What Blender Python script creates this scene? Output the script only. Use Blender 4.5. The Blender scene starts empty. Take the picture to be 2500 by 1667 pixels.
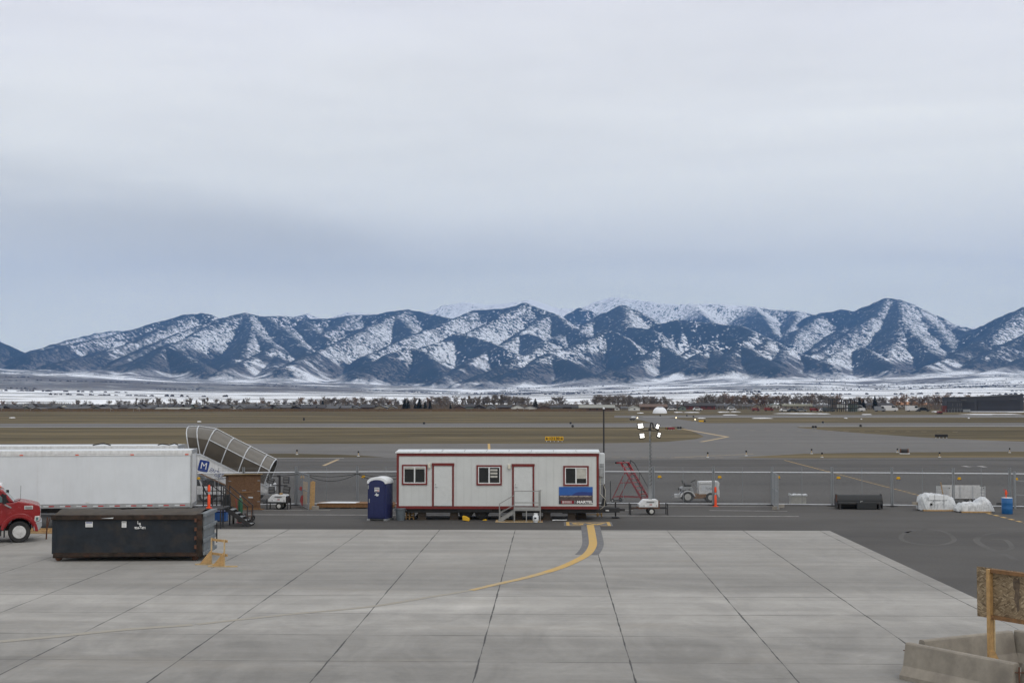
import bpy, bmesh, math, random
import numpy as np
from mathutils import Vector, Matrix
R = math.radians
C = bpy.context.scene.collection
random.seed(7)

# ------------------------------------------------------------------ camera
IW, IH, FPX, CAMZ = 2500.0, 1667.0, 3340.0, 6.45
PITCH = math.atan(136.5 / FPX)
YAW = math.atan(97.0 / FPX)
cam_d = bpy.data.cameras.new('camera')
cam_d.sensor_width = 36.0
cam_d.lens = 36.0 * FPX / IW
cam_d.clip_start = 0.5
cam_d.clip_end = 60000
cam = bpy.data.objects.new('camera', cam_d)
C.objects.link(cam)
CAMROT = Matrix.Rotation(YAW, 3, 'Z') @ Matrix.Rotation(R(90) + PITCH, 3, 'X')
cam.matrix_world = Matrix.Translation((0, 0, CAMZ)) @ CAMROT.to_4x4()
bpy.context.scene.camera = cam

def ray(px, py):
    return CAMROT @ Vector(((px - IW / 2) / FPX, -(py - IH / 2) / FPX, -1.0))
def G(px, py, z=0.0):
    d = ray(px, py); t = (z - CAMZ) / d.z
    return Vector((d.x * t, d.y * t, z))
def PY(px, py, Y):
    d = ray(px, py); t = Y / d.y
    return Vector((d.x * t, Y, CAMZ + d.z * t))

# ------------------------------------------------------------------ node helpers
def nd(nt, typ, ins=None, **attrs):
    n = nt.nodes.new('ShaderNode' + typ)
    for k, v in attrs.items(): setattr(n, k, v)
    for k, v in (ins or {}).items():
        s = n.inputs[k]
        if isinstance(v, bpy.types.NodeSocket): nt.links.new(v, s)
        else: s.default_value = v
    return n
def math_(nt, op, a, b=None, c=None, clamp=False):
    ins = {0: a}
    if b is not None: ins[1] = b
    if c is not None: ins[2] = c
    n = nd(nt, 'Math', ins, operation=op); n.use_clamp = clamp
    return n.outputs[0]
def mix(nt, f, a, b, blend='MIX'):
    n = nt.nodes.new('ShaderNodeMix'); n.data_type = 'RGBA'; n.blend_type = blend
    for s, v in ((n.inputs[0], f), (n.inputs[6], a), (n.inputs[7], b)):
        if isinstance(v, bpy.types.NodeSocket): nt.links.new(v, s)
        elif isinstance(v, (tuple, list)): s.default_value = (*v[:3], 1)
        else: s.default_value = v
    return n.outputs[2]
def ramp(nt, f, stops):
    n = nt.nodes.new('ShaderNodeValToRGB')
    nt.links.new(f, n.inputs[0])
    e = n.color_ramp.elements
    while len(e) < len(stops): e.new(0.5)
    for i, (p, c) in enumerate(stops):
        e[i].position = p
        e[i].color = (c, c, c, 1) if isinstance(c, (int, float)) else (*c[:3], 1)
    return n.outputs[0]
def noise(nt, vec, scale, detail=4, rough=0.55, dist=0.0):
    return nd(nt, 'TexNoise', {'Vector': vec, 'Scale': scale, 'Detail': detail, 'Roughness': rough, 'Distortion': dist}).outputs[0]
def mapr(nt, v, a, b, c=0.0, d=1.0):
    n = nd(nt, 'MapRange', {0: v, 1: a, 2: b, 3: c, 4: d}); n.clamp = True
    return n.outputs[0]
def scalev(nt, vec, s):
    return nd(nt, 'Mapping', {'Vector': vec, 'Scale': s}).outputs[0]

# ------------------------------------------------------------------ world and sun
scene = bpy.context.scene
SUN_EL, SUN_AZ = 52.0, 140.0      # azimuth measured from +Y clockwise: behind the camera on the right
w = bpy.data.worlds.new('World'); scene.world = w; w.use_nodes = True
nt = w.node_tree; nt.nodes.clear()
sky = nd(nt, 'TexSky'); sky.sky_type = 'NISHITA'; sky.sun_disc = False
sky.sun_elevation = R(SUN_EL); sky.sun_rotation = R(SUN_AZ); sky.air_density = 1.0; sky.dust_density = 2.0
tc = nd(nt, 'TexCoord').outputs['Generated']
sep = nd(nt, 'Separate' + 'XYZ', {0: tc})
zz = sep.outputs[2]
wv = scalev(nt, tc, (1.0, 1.0, 4.0))
n1 = noise(nt, wv, 2.6, 5, 0.55, 0.3)
n2 = noise(nt, scalev(nt, tc, (1.0, 1.0, 9.0)), 2.2, 6, 0.6, 0.5)
zw = math_(nt, 'ADD', zz, math_(nt, 'MULTIPLY', math_(nt, 'SUBTRACT', n1, 0.5), 0.10))
K = 10.7
def c8(r, g, b):
    f = lambda u: (u / 255 / 12.92 if u / 255 < .04045 else ((u / 255 + .055) / 1.055) ** 2.4)
    return (f(r), f(g), f(b))
cl = ramp(nt, mapr(nt, zw, -0.02, 0.50), [
    (0.0, c8(280, 280, 264)), (0.13, c8(273, 274, 261)), (0.24, c8(260, 259, 251)), (0.34, c8(262, 261, 253)),
    (0.46, c8(255, 254, 250)), (0.62, c8(243, 242, 246)), (1.0, c8(247, 247, 247))])
mott = mapr(nt, n2, 0.32, 0.70, 0.93, 1.06)
xd = sep.outputs[0]
lin = math_(nt, 'MULTIPLY_ADD', math_(nt, 'ADD', xd, 0.15), -0.11, 0.106)       # a heavier bank of cloud rising to the west
bd = math_(nt, 'DIVIDE', math_(nt, 'SUBTRACT', math_(nt, 'ADD', zz, math_(nt, 'MULTIPLY', math_(nt, 'SUBTRACT', n2, 0.5), 0.05)), lin), 0.030)
bank = math_(nt, 'EXPONENT', math_(nt, 'MULTIPLY', math_(nt, 'MULTIPLY', bd, bd), -1.0))
sx = math_(nt, 'SUBTRACT', 1.0, math_(nt, 'MULTIPLY', bank, mapr(nt, xd, -0.25, 0.16, 0.20, 0.03)))
cl2 = nd(nt, 'VectorMath', {0: cl, 3: math_(nt, 'MULTIPLY', math_(nt, 'MULTIPLY', mott, sx), K)}, operation='SCALE').outputs[0]
skyc = mix(nt, 0.965, sky.outputs[0], cl2)
bg = nd(nt, 'Background', {'Color': skyc, 'Strength': 0.1})
out = nd(nt, 'OutputWorld'); nt.links.new(bg.outputs[0], out.inputs[0])

sd = bpy.data.lights.new('sun', 'SUN'); sd.energy = 0.7; sd.angle = R(28); sd.color = (1, 0.965, 0.92)
so = bpy.data.objects.new('sun', sd); C.objects.link(so)
a = R(SUN_AZ); e = R(SUN_EL)
sdir = Vector((math.sin(a) * math.cos(e), math.cos(a) * math.cos(e), math.sin(e)))
so.rotation_euler = sdir.to_track_quat('Z', 'Y').to_euler(); so.location = (0, -20, 60)

vs = scene.view_settings
scene.display_settings.display_device = 'sRGB'
vs.view_transform = 'Standard'; vs.look = 'None'; vs.exposure = 0.0; vs.gamma = 1.0; vs.use_curve_mapping = False
scene.render.engine = 'CYCLES'
scene.cycles.max_bounces = 6; scene.cycles.diffuse_bounces = 3; scene.cycles.glossy_bounces = 3
scene.cycles.transparent_max_bounces = 12; scene.cycles.volume_bounces = 0

# ------------------------------------------------------------------ materials
MATS = {}
def newmat(name):
    m = bpy.data.materials.new(name); m.use_nodes = True
    nt = m.node_tree; nt.nodes.clear()
    b = nd(nt, 'BsdfPrincipled'); o = nd(nt, 'OutputMaterial'); nt.links.new(b.outputs[0], o.inputs[0])
    MATS[name] = m
    return m, nt, b
def setin(nt, b, k, v):
    if isinstance(v, bpy.types.NodeSocket): nt.links.new(v, b.inputs[k])
    elif isinstance(v, (tuple, list)): b.inputs[k].default_value = (*v[:3], 1)
    else: b.inputs[k].default_value = v
def mat(name, col, rough=0.6, metal=0.0, var=0.14, scale=5.0, dirt=None, dirt_amt=0.5, streak=False, spec=0.4, bump=0.0):
    m, nt, b = newmat(name)
    co = nd(nt, 'TexCoord').outputs['Object']
    n = noise(nt, co, scale, 5, 0.6)
    f = mapr(nt, n, 0.3, 0.7, 1 - var, 1 + var)
    c = nd(nt, 'VectorMath', {0: (*col[:3],), 3: f}, operation='SCALE').outputs[0]
    if dirt:
        cc = scalev(nt, co, (6, 6, 0.7)) if streak else co
        d = mapr(nt, noise(nt, cc, scale * 0.6 if not streak else 1.6, 6, 0.65), 0.48, 0.72, 0, dirt_amt)
        c = mix(nt, d, c, dirt)
    setin(nt, b, 'Base Color', c); setin(nt, b, 'Metallic', metal)
    setin(nt, b, 'Roughness', mapr(nt, n, 0.3, 0.7, max(0.03, rough - 0.1), min(1, rough + 0.1)))
    b.inputs['Specular IOR Level'].default_value = spec
    if bump:
        bp = nd(nt, 'Bump', {'Strength': bump, 'Distance': 0.02, 'Height': noise(nt, co, scale * 4, 4)})
        nt.links.new(bp.outputs[0], b.inputs['Normal'])
    return m
def emis(name, col, s):
    m, nt, b = newmat(name)
    b.inputs['Base Color'].default_value = (*col, 1); b.inputs['Emission Color'].default_value = (*col, 1)
    b.inputs['Emission Strength'].default_value = s
    return m

mat('white_paint', (.66, .67, .68), .45, dirt=(.42, .41, .38), dirt_amt=.35, streak=True)
mat('white_panel', (.63, .66, .695), .4, var=.05, scale=.8, dirt=(.45, .46, .46), dirt_amt=.12, streak=True)
mat('siding', (.555, .572, .568), .5, var=.05, scale=1.0, dirt=(.42, .42, .40), dirt_amt=.12, streak=True)
mat('seam_grey', (.50, .515, .51), .6, var=.05)
mat('door_paint', (.565, .582, .582), .4, var=.05)
mat('cream', (.62, .58, .48), .5)
mat('red_trim', (.155, .017, .016), .5, dirt=(.08, .02, .015), dirt_amt=.3)
mat('red_truck', (.235, .006, .009), .22, var=.06, dirt=(.14, .02, .015), dirt_amt=.3, spec=.6)
mat('red_rack', (.33, .03, .04), .5, dirt=(.12, .03, .03), dirt_amt=.4)
mat('roof_metal', (.60, .63, .65), .45, var=.06)
mat('black_steel', (.022, .022, .024), .6, dirt=(.06, .05, .045), dirt_amt=.5)
mat('black_matt', (.015, .015, .016), .8)
mat('rubber', (.022, .022, .022), .85, dirt=(.07, .065, .055), dirt_amt=.4)
mat('chrome', (.62, .62, .62), .35, metal=.55)
mat('rim_paint', (.55, .55, .53), .45, dirt=(.25, .23, .2))
mat('grey_metal', (.33, .34, .35), .5, metal=.3)
mat('galv', (.25, .265, .28), .5, metal=.35, var=.1)
mat('galv_dark', (.26, .27, .28), .6, metal=.35)
mat('rail_light', (.55, .57, .60), .45, metal=.2)
mat('alu', (.29, .29, .285), .45, metal=.4)
mat('glass_dark', (.012, .014, .015), .06, spec=.6)
mat('glass_teal', (.10, .17, .17), .08, spec=.6)
mat('blind', (.45, .44, .40), .6)
mat('blue_plastic', (.012, .018, .085), .42, var=.12, spec=.45)
mat('blue_barrel', (.015, .11, .30), .4)
mat('blue_tote', (.03, .10, .30), .5)
mat('white_plastic', (.72, .74, .76), .4, var=.05)
mat('bin_grey', (.105, .125, .14), .6)
mat('yellow', (.62, .36, .015), .5)
mat('yellow_sign', (.62, .35, .01), .5, var=.05)
mat('orange', (.75, .07, .012), .5, var=.08)
mat('timber', (.42, .26, .11), .7, var=.25, scale=9)
mat('timber_pale', (.48, .35, .19), .7, var=.22, scale=9)
mat('timber_dark', (.20, .105, .045), .75, var=.3, scale=9)
mat('rust', (.11, .05, .03), .85, var=.4, scale=6)
mat('door_steel', (.155, .175, .19), .6, dirt=(.10, .08, .06), dirt_amt=.5, streak=True)
mat('dump_paint', (.017, .0215, .028), .6, var=.35, scale=2.2, dirt=(.045, .038, .033), dirt_amt=.8, spec=.25)
mat('dump_rust', (.034, .026, .021), .85, var=.5, scale=4, dirt=(.10, .045, .028), dirt_amt=.55, spec=.2)
mat('tarp_brown', (.06, .05, .04), .85, var=.4, scale=3, bump=.4)
mat('canopy_smoke', (.072, .060, .046), .35, var=.3, scale=1.0, spec=.35)
mat('canopy_roof', (.150, .140, .124), .4, var=.12, scale=1.2, spec=.35)
mat('logo_blue', (.012, .04, .21), .45, var=.05)
mat('sign_blue', (.02, .10, .36), .45, var=.1, scale=2)
mat('sign_navy', (.022, .045, .20), .5)
mat('sign_dark', (.02, .02, .03), .5, var=.2)
mat('sign_ground', (.075, .055, .055), .5, var=.4, scale=8)
mat('sign_pale', (.38, .33, .30), .5, var=.5, scale=18)
mat('sign_red', (.20, .01, .02), .5)
mat('letter_white', (.75, .75, .75), .5, var=.03)
mat('letter_dark', (.02, .02, .03), .5, var=.03)
mat('letter_red', (.45, .03, .03), .5)
mat('green_gas', (.015, .09, .045), .4)
mat('blk_tarp', (.018, .02, .022), .6, var=.2, bump=.5)
mat('concrete_wall', (.265, .238, .198), .85, var=.22, scale=2.0, dirt=(.15, .13, .11), dirt_amt=.6, bump=.25)
mat('pier_shaded', (.055, .042, .033), .85, var=.3, scale=6)  # timber colour darkened to stand in for shade beneath the trailer
mat('cinder', (.27, .25, .22), .9, var=.2)
mat('lamp_glass_off', (.10, .10, .10), .2)
emis('lamp_lit', (1, .97, .88), 2.2)
emis('light_small', (1, .85, .55), 2.2)
mat('hangar_wall', (.035, .037, .045), .6, var=.08, scale=.05)
mat('hangar_door', (.018, .019, .026), .5, var=.15, scale=.3)
mat('far_snow', (.78, .80, .84), .7, var=.06)
mat('sign_black', (.012, .011, .012), .6)

def plastic_wrap():
    m, nt, b = newmat('plastic_wrap')
    co = nd(nt, 'TexCoord').outputs['Object']
    n = noise(nt, co, 3.0, 6, .65, 1.2)
    setin(nt, b, 'Base Color', ramp(nt, n, [(.3, (.40, .42, .44)), (.5, (.60, .62, .64)), (.7, (.74, .76, .78))]))
    b.inputs['Roughness'].default_value = .3
    bp = nd(nt, 'Bump', {'Strength': .7, 'Distance': .05, 'Height': noise(nt, co, 7, 5, .6, 1.5)})
    nt.links.new(bp.outputs[0], b.inputs['Normal'])
plastic_wrap()
def osb(name, cols, sc):
    """pressed strands lying at all angles: two layers of stretched cells"""
    m, nt, b = newmat(name)
    co = nd(nt, 'TexCoord').outputs['Object']
    def layer(ang, st, sc_):
        r1 = nd(nt, 'Mapping', {'Vector': co, 'Rotation': (0.0, R(ang), 0.0)}).outputs[0]
        wv = nd(nt, 'VectorMath', {0: r1, 1: nd(nt, 'VectorMath', {0: nd(nt, 'TexNoise', {'Vector': co, 'Scale': 5.0}).outputs[1], 3: .10}, operation='SCALE').outputs[0]}, operation='ADD').outputs[0]
        v = nd(nt, 'TexVoronoi', {'Vector': scalev(nt, wv, (1, 1, st)), 'Scale': sc_})
        return nd(nt, 'SeparateColor', {0: v.outputs['Color']}).outputs[0]
    h = mix(nt, mapr(nt, noise(nt, co, 6.0, 3), .45, .55), layer(32, 3.6, sc), layer(-24, 4.2, sc * 1.15))
    c = ramp(nt, h, [(0, cols[0]), (.3, cols[1]), (.7, cols[2]), (1, cols[3])])
    c = mix(nt, mapr(nt, noise(nt, co, 1.5, 5, .6), .5, .8, 0, .6), c, cols[0])
    setin(nt, b, 'Base Color', c); b.inputs['Roughness'].default_value = .8
osb('osb', ((.105, .07, .038), (.20, .145, .085), (.27, .20, .12), (.40, .32, .21)), 9)
osb('shed_board', ((.085, .042, .020), (.125, .064, .030), (.145, .076, .036), (.175, .096, .048)), 11)

# ------------------------------------------------------------------ mesh builder
class MB:
    def __init__(s): s.v = []; s.f = []; s.cuts = []
    def add(s, vs, fs):
        s.cuts.append((len(s.v), len(s.f))); o = len(s.v); s.v += [tuple(p) for p in vs]; s.f += [tuple(i + o for i in q) for q in fs]; return s
    def bx(s, x0, x1, y0, y1, z0, z1):
        return s.add([(x0, y0, z0), (x1, y0, z0), (x1, y1, z0), (x0, y1, z0), (x0, y0, z1), (x1, y0, z1), (x1, y1, z1), (x0, y1, z1)],
                     [(0, 3, 2, 1), (4, 5, 6, 7), (0, 1, 5, 4), (1, 2, 6, 5), (2, 3, 7, 6), (3, 0, 4, 7)])
    def bar(s, a, b, wx, wz, up=(0, 0, 1)):
        a = Vector(a); b = Vector(b); d = (b - a).normalized(); u = Vector(up)
        if abs(d.dot(u)) > .98: u = Vector((0, 1, 0))
        x = d.cross(u).normalized() * wx / 2; z = x.cross(d).normalized() * wz / 2
        vs = [p + i * x + j * z for p in (a, b) for i, j in ((-1, -1), (1, -1), (1, 1), (-1, 1))]
        return s.add(vs, [(0, 1, 2, 3), (7, 6, 5, 4), (0, 4, 5, 1), (1, 5, 6, 2), (2, 6, 7, 3), (3, 7, 4, 0)])
    def cyl(s, a, b, r, r2=None, n=12, caps=True):
        a = Vector(a); b = Vector(b); r2 = r if r2 is None else r2; d = (b - a).normalized()
        u = Vector((1, 0, 0)) if abs(d.x) < .9 else Vector((0, 1, 0))
        x = d.cross(u).normalized(); y = d.cross(x)
        vs = []
        for p, rr in ((a, r), (b, r2)):
            for i in range(n):
                t = 2 * math.pi * i / n; vs.append(p + (x * math.cos(t) + y * math.sin(t)) * rr)
        fs = [(i, (i + 1) % n, n + (i + 1) % n, n + i) for i in range(n)]
        if caps: fs += [tuple(range(n))[::-1], tuple(range(n, 2 * n))]
        return s.add(vs, fs)
    def tube(s, pts, r, n=6):
        for p, q in zip(pts[:-1], pts[1:]): s.cyl(p, q, r, n=n)
        return s
    def prism(s, poly, a0, a1, axis='y'):
        n = len(poly)
        def P(p, a): return {'y': (p[0], a, p[1]), 'x': (a, p[0], p[1]), 'z': (p[0], p[1], a)}[axis]
        vs = [P(p, a0) for p in poly] + [P(p, a1) for p in poly]
        return s.add(vs, [tuple(range(n)), tuple(range(n, 2 * n))[::-1]] + [(i, n + i, n + (i + 1) % n, (i + 1) % n) for i in range(n)])
    def loft(s, rings, cap=True):
        n = len(rings[0]); vs = [p for r_ in rings for p in r_]; fs = []
        for k in range(len(rings) - 1):
            for i in range(n):
                j = (i + 1) % n; fs.append((k * n + i, k * n + j, (k + 1) * n + j, (k + 1) * n + i))
        if cap: fs += [tuple(range(n))[::-1], tuple(range((len(rings) - 1) * n, len(rings) * n))]
        return s.add(vs, fs)
    def lathe(s, prof, c=(0, 0, 0), n=20, axis='z', cap=True):
        def P(r, t, h):
            x, y = r * math.cos(t), r * math.sin(t)
            p = {'z': (x, y, h), 'y': (x, h, y), 'x': (h, x, y)}[axis]
            return (p[0] + c[0], p[1] + c[1], p[2] + c[2])
        return s.loft([[P(max(r_, 1e-4), 2 * math.pi * i / n, h) for i in range(n)] for r_, h in prof], cap)
    def each(s, name, m, parent=None, n=1, **k):
        """every n primitives become one mesh object of their own"""
        res = []; c = s.cuts + [(len(s.v), len(s.f))]
        for i in range(0, len(s.cuts), n):
            (v0, f0), (v1, f1) = c[i], c[min(i + n, len(s.cuts))]
            q = MB(); q.v = s.v[v0:v1]; q.f = [tuple(x - v0 for x in f) for f in s.f[f0:f1]]
            res.append(q.build(name, m, parent, **k))
        return res
    def build(s, name, m, parent=None, smooth=False, bevel=0.0, loc=None, rz=0.0, recalc=True):
        me = bpy.data.meshes.new(name); me.from_pydata(s.v, [], s.f)
        if recalc:
            bm = bmesh.new(); bm.from_mesh(me); bmesh.ops.recalc_face_normals(bm, faces=bm.faces); bm.to_mesh(me); bm.free()
        me.materials.append(MATS[m] if isinstance(m, str) else m)
        if smooth:
            me.polygons.foreach_set('use_smooth', [True] * len(me.polygons)); me.set_sharp_from_angle(angle=R(38))
        o = bpy.data.objects.new(name, me); C.objects.link(o)
        if parent: o.parent = parent
        if loc: o.location = loc
        o.rotation_euler.z = rz
        if bevel:
            b = o.modifiers.new('bevel', 'BEVEL'); b.width = bevel; b.segments = 2; b.limit_method = 'ANGLE'
        return o
def tag(o, label, cat, group=None, kind=None):
    o['label'] = label; o['category'] = cat
    if group: o['group'] = group
    if kind: o['kind'] = kind
    return o
def thing(name, label, cat, loc, rz=0.0, group=None):
    o = bpy.data.objects.new(name, None); o.empty_display_size = .3; C.objects.link(o)
    o.location = loc; o.rotation_euler.z = rz
    return tag(o, label, cat, group)
def structure(o):
    o['kind'] = 'structure'; return o
def dup(o, loc, rz=None, label=None, sc=None):
    kids = {}
    for x in bpy.data.objects:
        if x.parent: kids.setdefault(x.parent, []).append(x)
    def rec(q, par):
        c = q.copy(); C.objects.link(c)
        if par: c.parent = par
        for k in kids.get(q, []): rec(k, c)
        return c
    c = rec(o, None); c.location = loc
    if rz is not None: c.rotation_euler.z = rz
    if label: c['label'] = label
    if sc: c.scale = (sc, sc, sc) if isinstance(sc, (int, float)) else sc
    return c
def text(name, s, size, m, parent, loc, rot=(R(90), 0, 0), ext=.004, align='CENTER', shear=0.0, sx=1.0, bold=0.0):
    cu = bpy.data.curves.new(name, 'FONT'); cu.body = s; cu.size = size; cu.extrude = ext; cu.align_x = align; cu.align_y = 'CENTER'
    cu.shear = shear; cu.offset = bold
    t = bpy.data.objects.new(name + '_tmp', cu); C.objects.link(t)
    bpy.context.view_layer.update()
    me = bpy.data.meshes.new_from_object(t.evaluated_get(bpy.context.evaluated_depsgraph_get()))
    bpy.data.objects.remove(t); bpy.data.curves.remove(cu)
    me.materials.clear(); me.materials.append(MATS[m])
    o = bpy.data.objects.new(name, me); C.objects.link(o); o.parent = parent; o.location = loc; o.rotation_euler = rot; o.scale = (sx, 1, 1)
    return o
def wheel(parent, loc, r, wd, rimr, axis='y', rimmat='rim_paint', holes=True):
    """A tyre with its rim as a sub-part; near face at -axis."""
    h = wd / 2
    t = MB().lathe([(rimr, -h * .8), (r * .9, -h), (r * .985, -h * .7), (r, -h * .4), (r, h * .4), (r * .985, h * .7), (r * .9, h), (rimr, h * .8), (rimr, -h * .8)], n=28, axis=axis, cap=False)
    w = t.build('wheel', 'rubber', parent, smooth=True, loc=loc)
    q = MB().lathe([(rimr * 1.03, -h * .78), (rimr * .93, -h * .8), (rimr * .84, -h * .60), (rimr * .48, -h * .52), (rimr * .40, -h * .82), (rimr * .1, -h * .86)], n=24, axis=axis)
    if holes:
        for k in range(8):
            a_ = k * math.pi / 4; x, z = rimr * .26 * math.cos(a_), rimr * .26 * math.sin(a_)
            if axis == 'y': q.cyl((x, -h * .95, z), (x, -h * .8, z), rimr * .05, n=6)
    q.build('rim', rimmat, w, smooth=True)
    return w

# ------------------------------------------------------------------ ground materials
def geo_pos(nt): return nd(nt, 'NewGeometry').outputs['Position']
def grass_mat():
    m, nt, b = newmat('dry_grass')
    p = geo_pos(nt)
    big = noise(nt, scalev(nt, p, (.010, .035, 1)), 1.0, 6, .6)
    streak = noise(nt, scalev(nt, p, (.014, .055, 1)), 1.0, 6, .65, .8)
    fine = noise(nt, scalev(nt, p, (.35, .7, 1)), 1.0, 6, .7)
    c = ramp(nt, big, [(.30, (.098, .085, .060)), (.5, (.130, .112, .079)), (.68, (.175, .145, .095))])
    c = mix(nt, mapr(nt, streak, .50, .64, 0, .8), c, (.215, .175, .11))
    c = mix(nt, mapr(nt, streak, .47, .36, 0, .75), c, (.088, .079, .058))
    c = mix(nt, mapr(nt, fine, .35, .7, 0, .35), c, (.085, .072, .052))
    setin(nt, b, 'Base Color', c); b.inputs['Roughness'].default_value = 1.0; b.inputs['Specular IOR Level'].default_value = 0.0
grass_mat()
def asphalt_mat(name, base, lo, hi, sx, sy):
    m, nt, b = newmat(name)
    p = geo_pos(nt)
    a1 = noise(nt, scalev(nt, p, (sx, sy, 1)), 1.0, 6, .6, .4)
    a2 = noise(nt, p, .25, 6, .6)
    fine = noise(nt, p, 9.0, 4, .7)
    f = math_(nt, 'MULTIPLY', mapr(nt, a1, .3, .7, lo, hi), mapr(nt, a2, .3, .7, .90, 1.10))
    f = math_(nt, 'MULTIPLY', f, mapr(nt, fine, .25, .75, .86, 1.14))
    c = nd(nt, 'VectorMath', {0: base, 3: f}, operation='SCALE').outputs[0]
    setin(nt, b, 'Base Color', c); b.inputs['Roughness'].default_value = .92; b.inputs['Specular IOR Level'].default_value = .2
asphalt_mat('asphalt', (.084, .080, .076), .72, 1.25, .018, .085)
asphalt_mat('asphalt_runway', (.138, .133, .127), .85, 1.15, .004, .12)
asphalt_mat('asphalt_fresh', (.07, .068, .068), .8, 1.2, .3, .3)
asphalt_mat('tyre_dust', (.096, .092, .088), .8, 1.2, .3, .3)
def concrete_mat():
    m, nt, b = newmat('apron_concrete')
    p = geo_pos(nt)
    s = nd(nt, 'SeparateXYZ', {0: p})
    x, y = s.outputs[0], s.outputs[1]
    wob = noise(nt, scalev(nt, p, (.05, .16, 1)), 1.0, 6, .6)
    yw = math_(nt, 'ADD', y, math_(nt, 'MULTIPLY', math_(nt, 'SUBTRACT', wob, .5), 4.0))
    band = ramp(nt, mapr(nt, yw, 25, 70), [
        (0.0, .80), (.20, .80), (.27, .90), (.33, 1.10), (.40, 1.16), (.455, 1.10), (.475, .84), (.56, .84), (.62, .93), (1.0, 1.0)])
    st = noise(nt, scalev(nt, p, (.10, .75, 1)), 1.0, 6, .62, .5)       # wind-blown dust lying in streaks
    sw = noise(nt, scalev(nt, p, (.5, .22, 1)), 1.0, 5, .6, 1.4)        # sweeps of old tyre and scraper marks
    fine = noise(nt, p, 5.0, 6, .7)
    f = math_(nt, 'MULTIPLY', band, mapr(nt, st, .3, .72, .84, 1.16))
    f = math_(nt, 'MULTIPLY', f, math_(nt, 'MULTIPLY_ADD', math_(nt, 'SUBTRACT', mapr(nt, sw, .36, .66), .5), mapr(nt, y, 36, 50, .26, .12), 1.0))
    f = math_(nt, 'MULTIPLY', f, mapr(nt, fine, .3, .7, .94, 1.06))
    # pale arcs swept by turning tyres and brooms
    dv = nd(nt, 'VectorMath', {0: nd(nt, 'VectorMath', {0: p, 1: (-3.0, 24.0, 0.0)}, operation='SUBTRACT').outputs[0]}, operation='LENGTH').outputs['Value']
    ph = math_(nt, 'MULTIPLY_ADD', noise(nt, p, .12, 3), 16.0, math_(nt, 'MULTIPLY', dv, 2.4))
    arcs = mapr(nt, math_(nt, 'SINE', ph), .2, 1.0, 0, 1)
    am = mapr(nt, noise(nt, scalev(nt, p, (.11, .16, 1)), 1.0, 4, .6), .50, .68, 0, 1)
    f = math_(nt, 'MULTIPLY', f, math_(nt, 'MULTIPLY_ADD', math_(nt, 'MULTIPLY', arcs, am), .16, 1.0))
    # each slab cured a little differently
    fx = math_(nt, 'FLOOR', math_(nt, 'DIVIDE', math_(nt, 'SUBTRACT', x, 1.90), 3.69))
    fy = math_(nt, 'FLOOR', math_(nt, 'DIVIDE', math_(nt, 'SUBTRACT', y, 0.46), 3.69))
    cell = nd(nt, 'TexWhiteNoise', {'Vector': nd(nt, 'CombineXYZ', {0: fx, 1: fy}).outputs[0]}).outputs[0]
    f = math_(nt, 'MULTIPLY', f, mapr(nt, cell, 0, 1, .98, 1.02))
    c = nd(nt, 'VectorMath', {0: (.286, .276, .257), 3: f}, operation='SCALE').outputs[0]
    brown = mapr(nt, noise(nt, scalev(nt, p, (.12, .4, 1)), 1.0, 5, .6, .8), .55, .75, 0, .35)
    c = mix(nt, brown, c, (.28, .25, .21))
    # joints: sealed lengthwise, sawn crosswise
    def joint(v, off, half, wn):
        u = math_(nt, 'FRACT', math_(nt, 'ADD', math_(nt, 'DIVIDE', math_(nt, 'SUBTRACT', v, off), 3.69), .5))
        d = math_(nt, 'MULTIPLY', math_(nt, 'ABSOLUTE', math_(nt, 'SUBTRACT', u, .5)), 3.69)
        hw = math_(nt, 'MULTIPLY', wn, half)
        return mapr(nt, math_(nt, 'SUBTRACT', d, hw), -.004, .006, 1, 0)
    wn = mapr(nt, noise(nt, p, .5, 4, .7), .4, .68, .4, 1.9)
    xw = math_(nt, 'ADD', x, math_(nt, 'MULTIPLY', math_(nt, 'SUBTRACT', noise(nt, p, .6, 3), .5), .05))
    jl = joint(xw, 1.90, .017, wn)
    jt = joint(y, 0.46, .034, wn)
    c = mix(nt, math_(nt, 'MULTIPLY', jl, .85), c, (.03, .03, .032))
    c = mix(nt, math_(nt, 'MULTIPLY', jt, mapr(nt, y, 44, 52, .62, .10)), c, (.10, .095, .09))
    setin(nt, b, 'Base Color', c); b.inputs['Roughness'].default_value = .85; b.inputs['Specular IOR Level'].default_value = .3
concrete_mat()
def paint_mat(name, col, wear, under):
    m, nt, b = newmat(name)
    p = geo_pos(nt)
    n = noise(nt, p, 3.0, 6, .7)
    setin(nt, b, 'Base Color', mix(nt, mapr(nt, n, .42, .72, 0, wear), col, under)); b.inputs['Roughness'].default_value = .8
paint_mat('paint_white', (.42, .41, .39), .7, (.12, .115, .11))
paint_mat('paint_white_far', (.55, .53, .50), .3, (.2, .19, .18))
paint_mat('paint_yellow', (.50, .31, .075), .55, (.32, .28, .20))
paint_mat('paint_yellow_old', (.30, .275, .225), 1.0, (.285, .273, .25))
paint_mat('paint_yellow_worn', (.45, .31, .12), .8, (.31, .30, .27))
paint_mat('paint_tan', (.42, .31, .17), .6, (.14, .13, .12))
paint_mat('paint_black', (.10, .10, .105), .6, (.22, .215, .21))

# ------------------------------------------------------------------ ground sheets
def sheet(name, pts, z, m, kind=True, uv=None):
    mb = MB(); mb.add([(p[0], p[1], z) for p in pts], [tuple(range(len(pts)))])
    o = mb.build(name, m, recalc=False)
    if o.data.polygons[0].normal.z < 0: o.data.flip_normals()
    if kind: structure(o)
    return o
def pix(pts): return [G(x, y) for x, y in pts]
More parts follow.
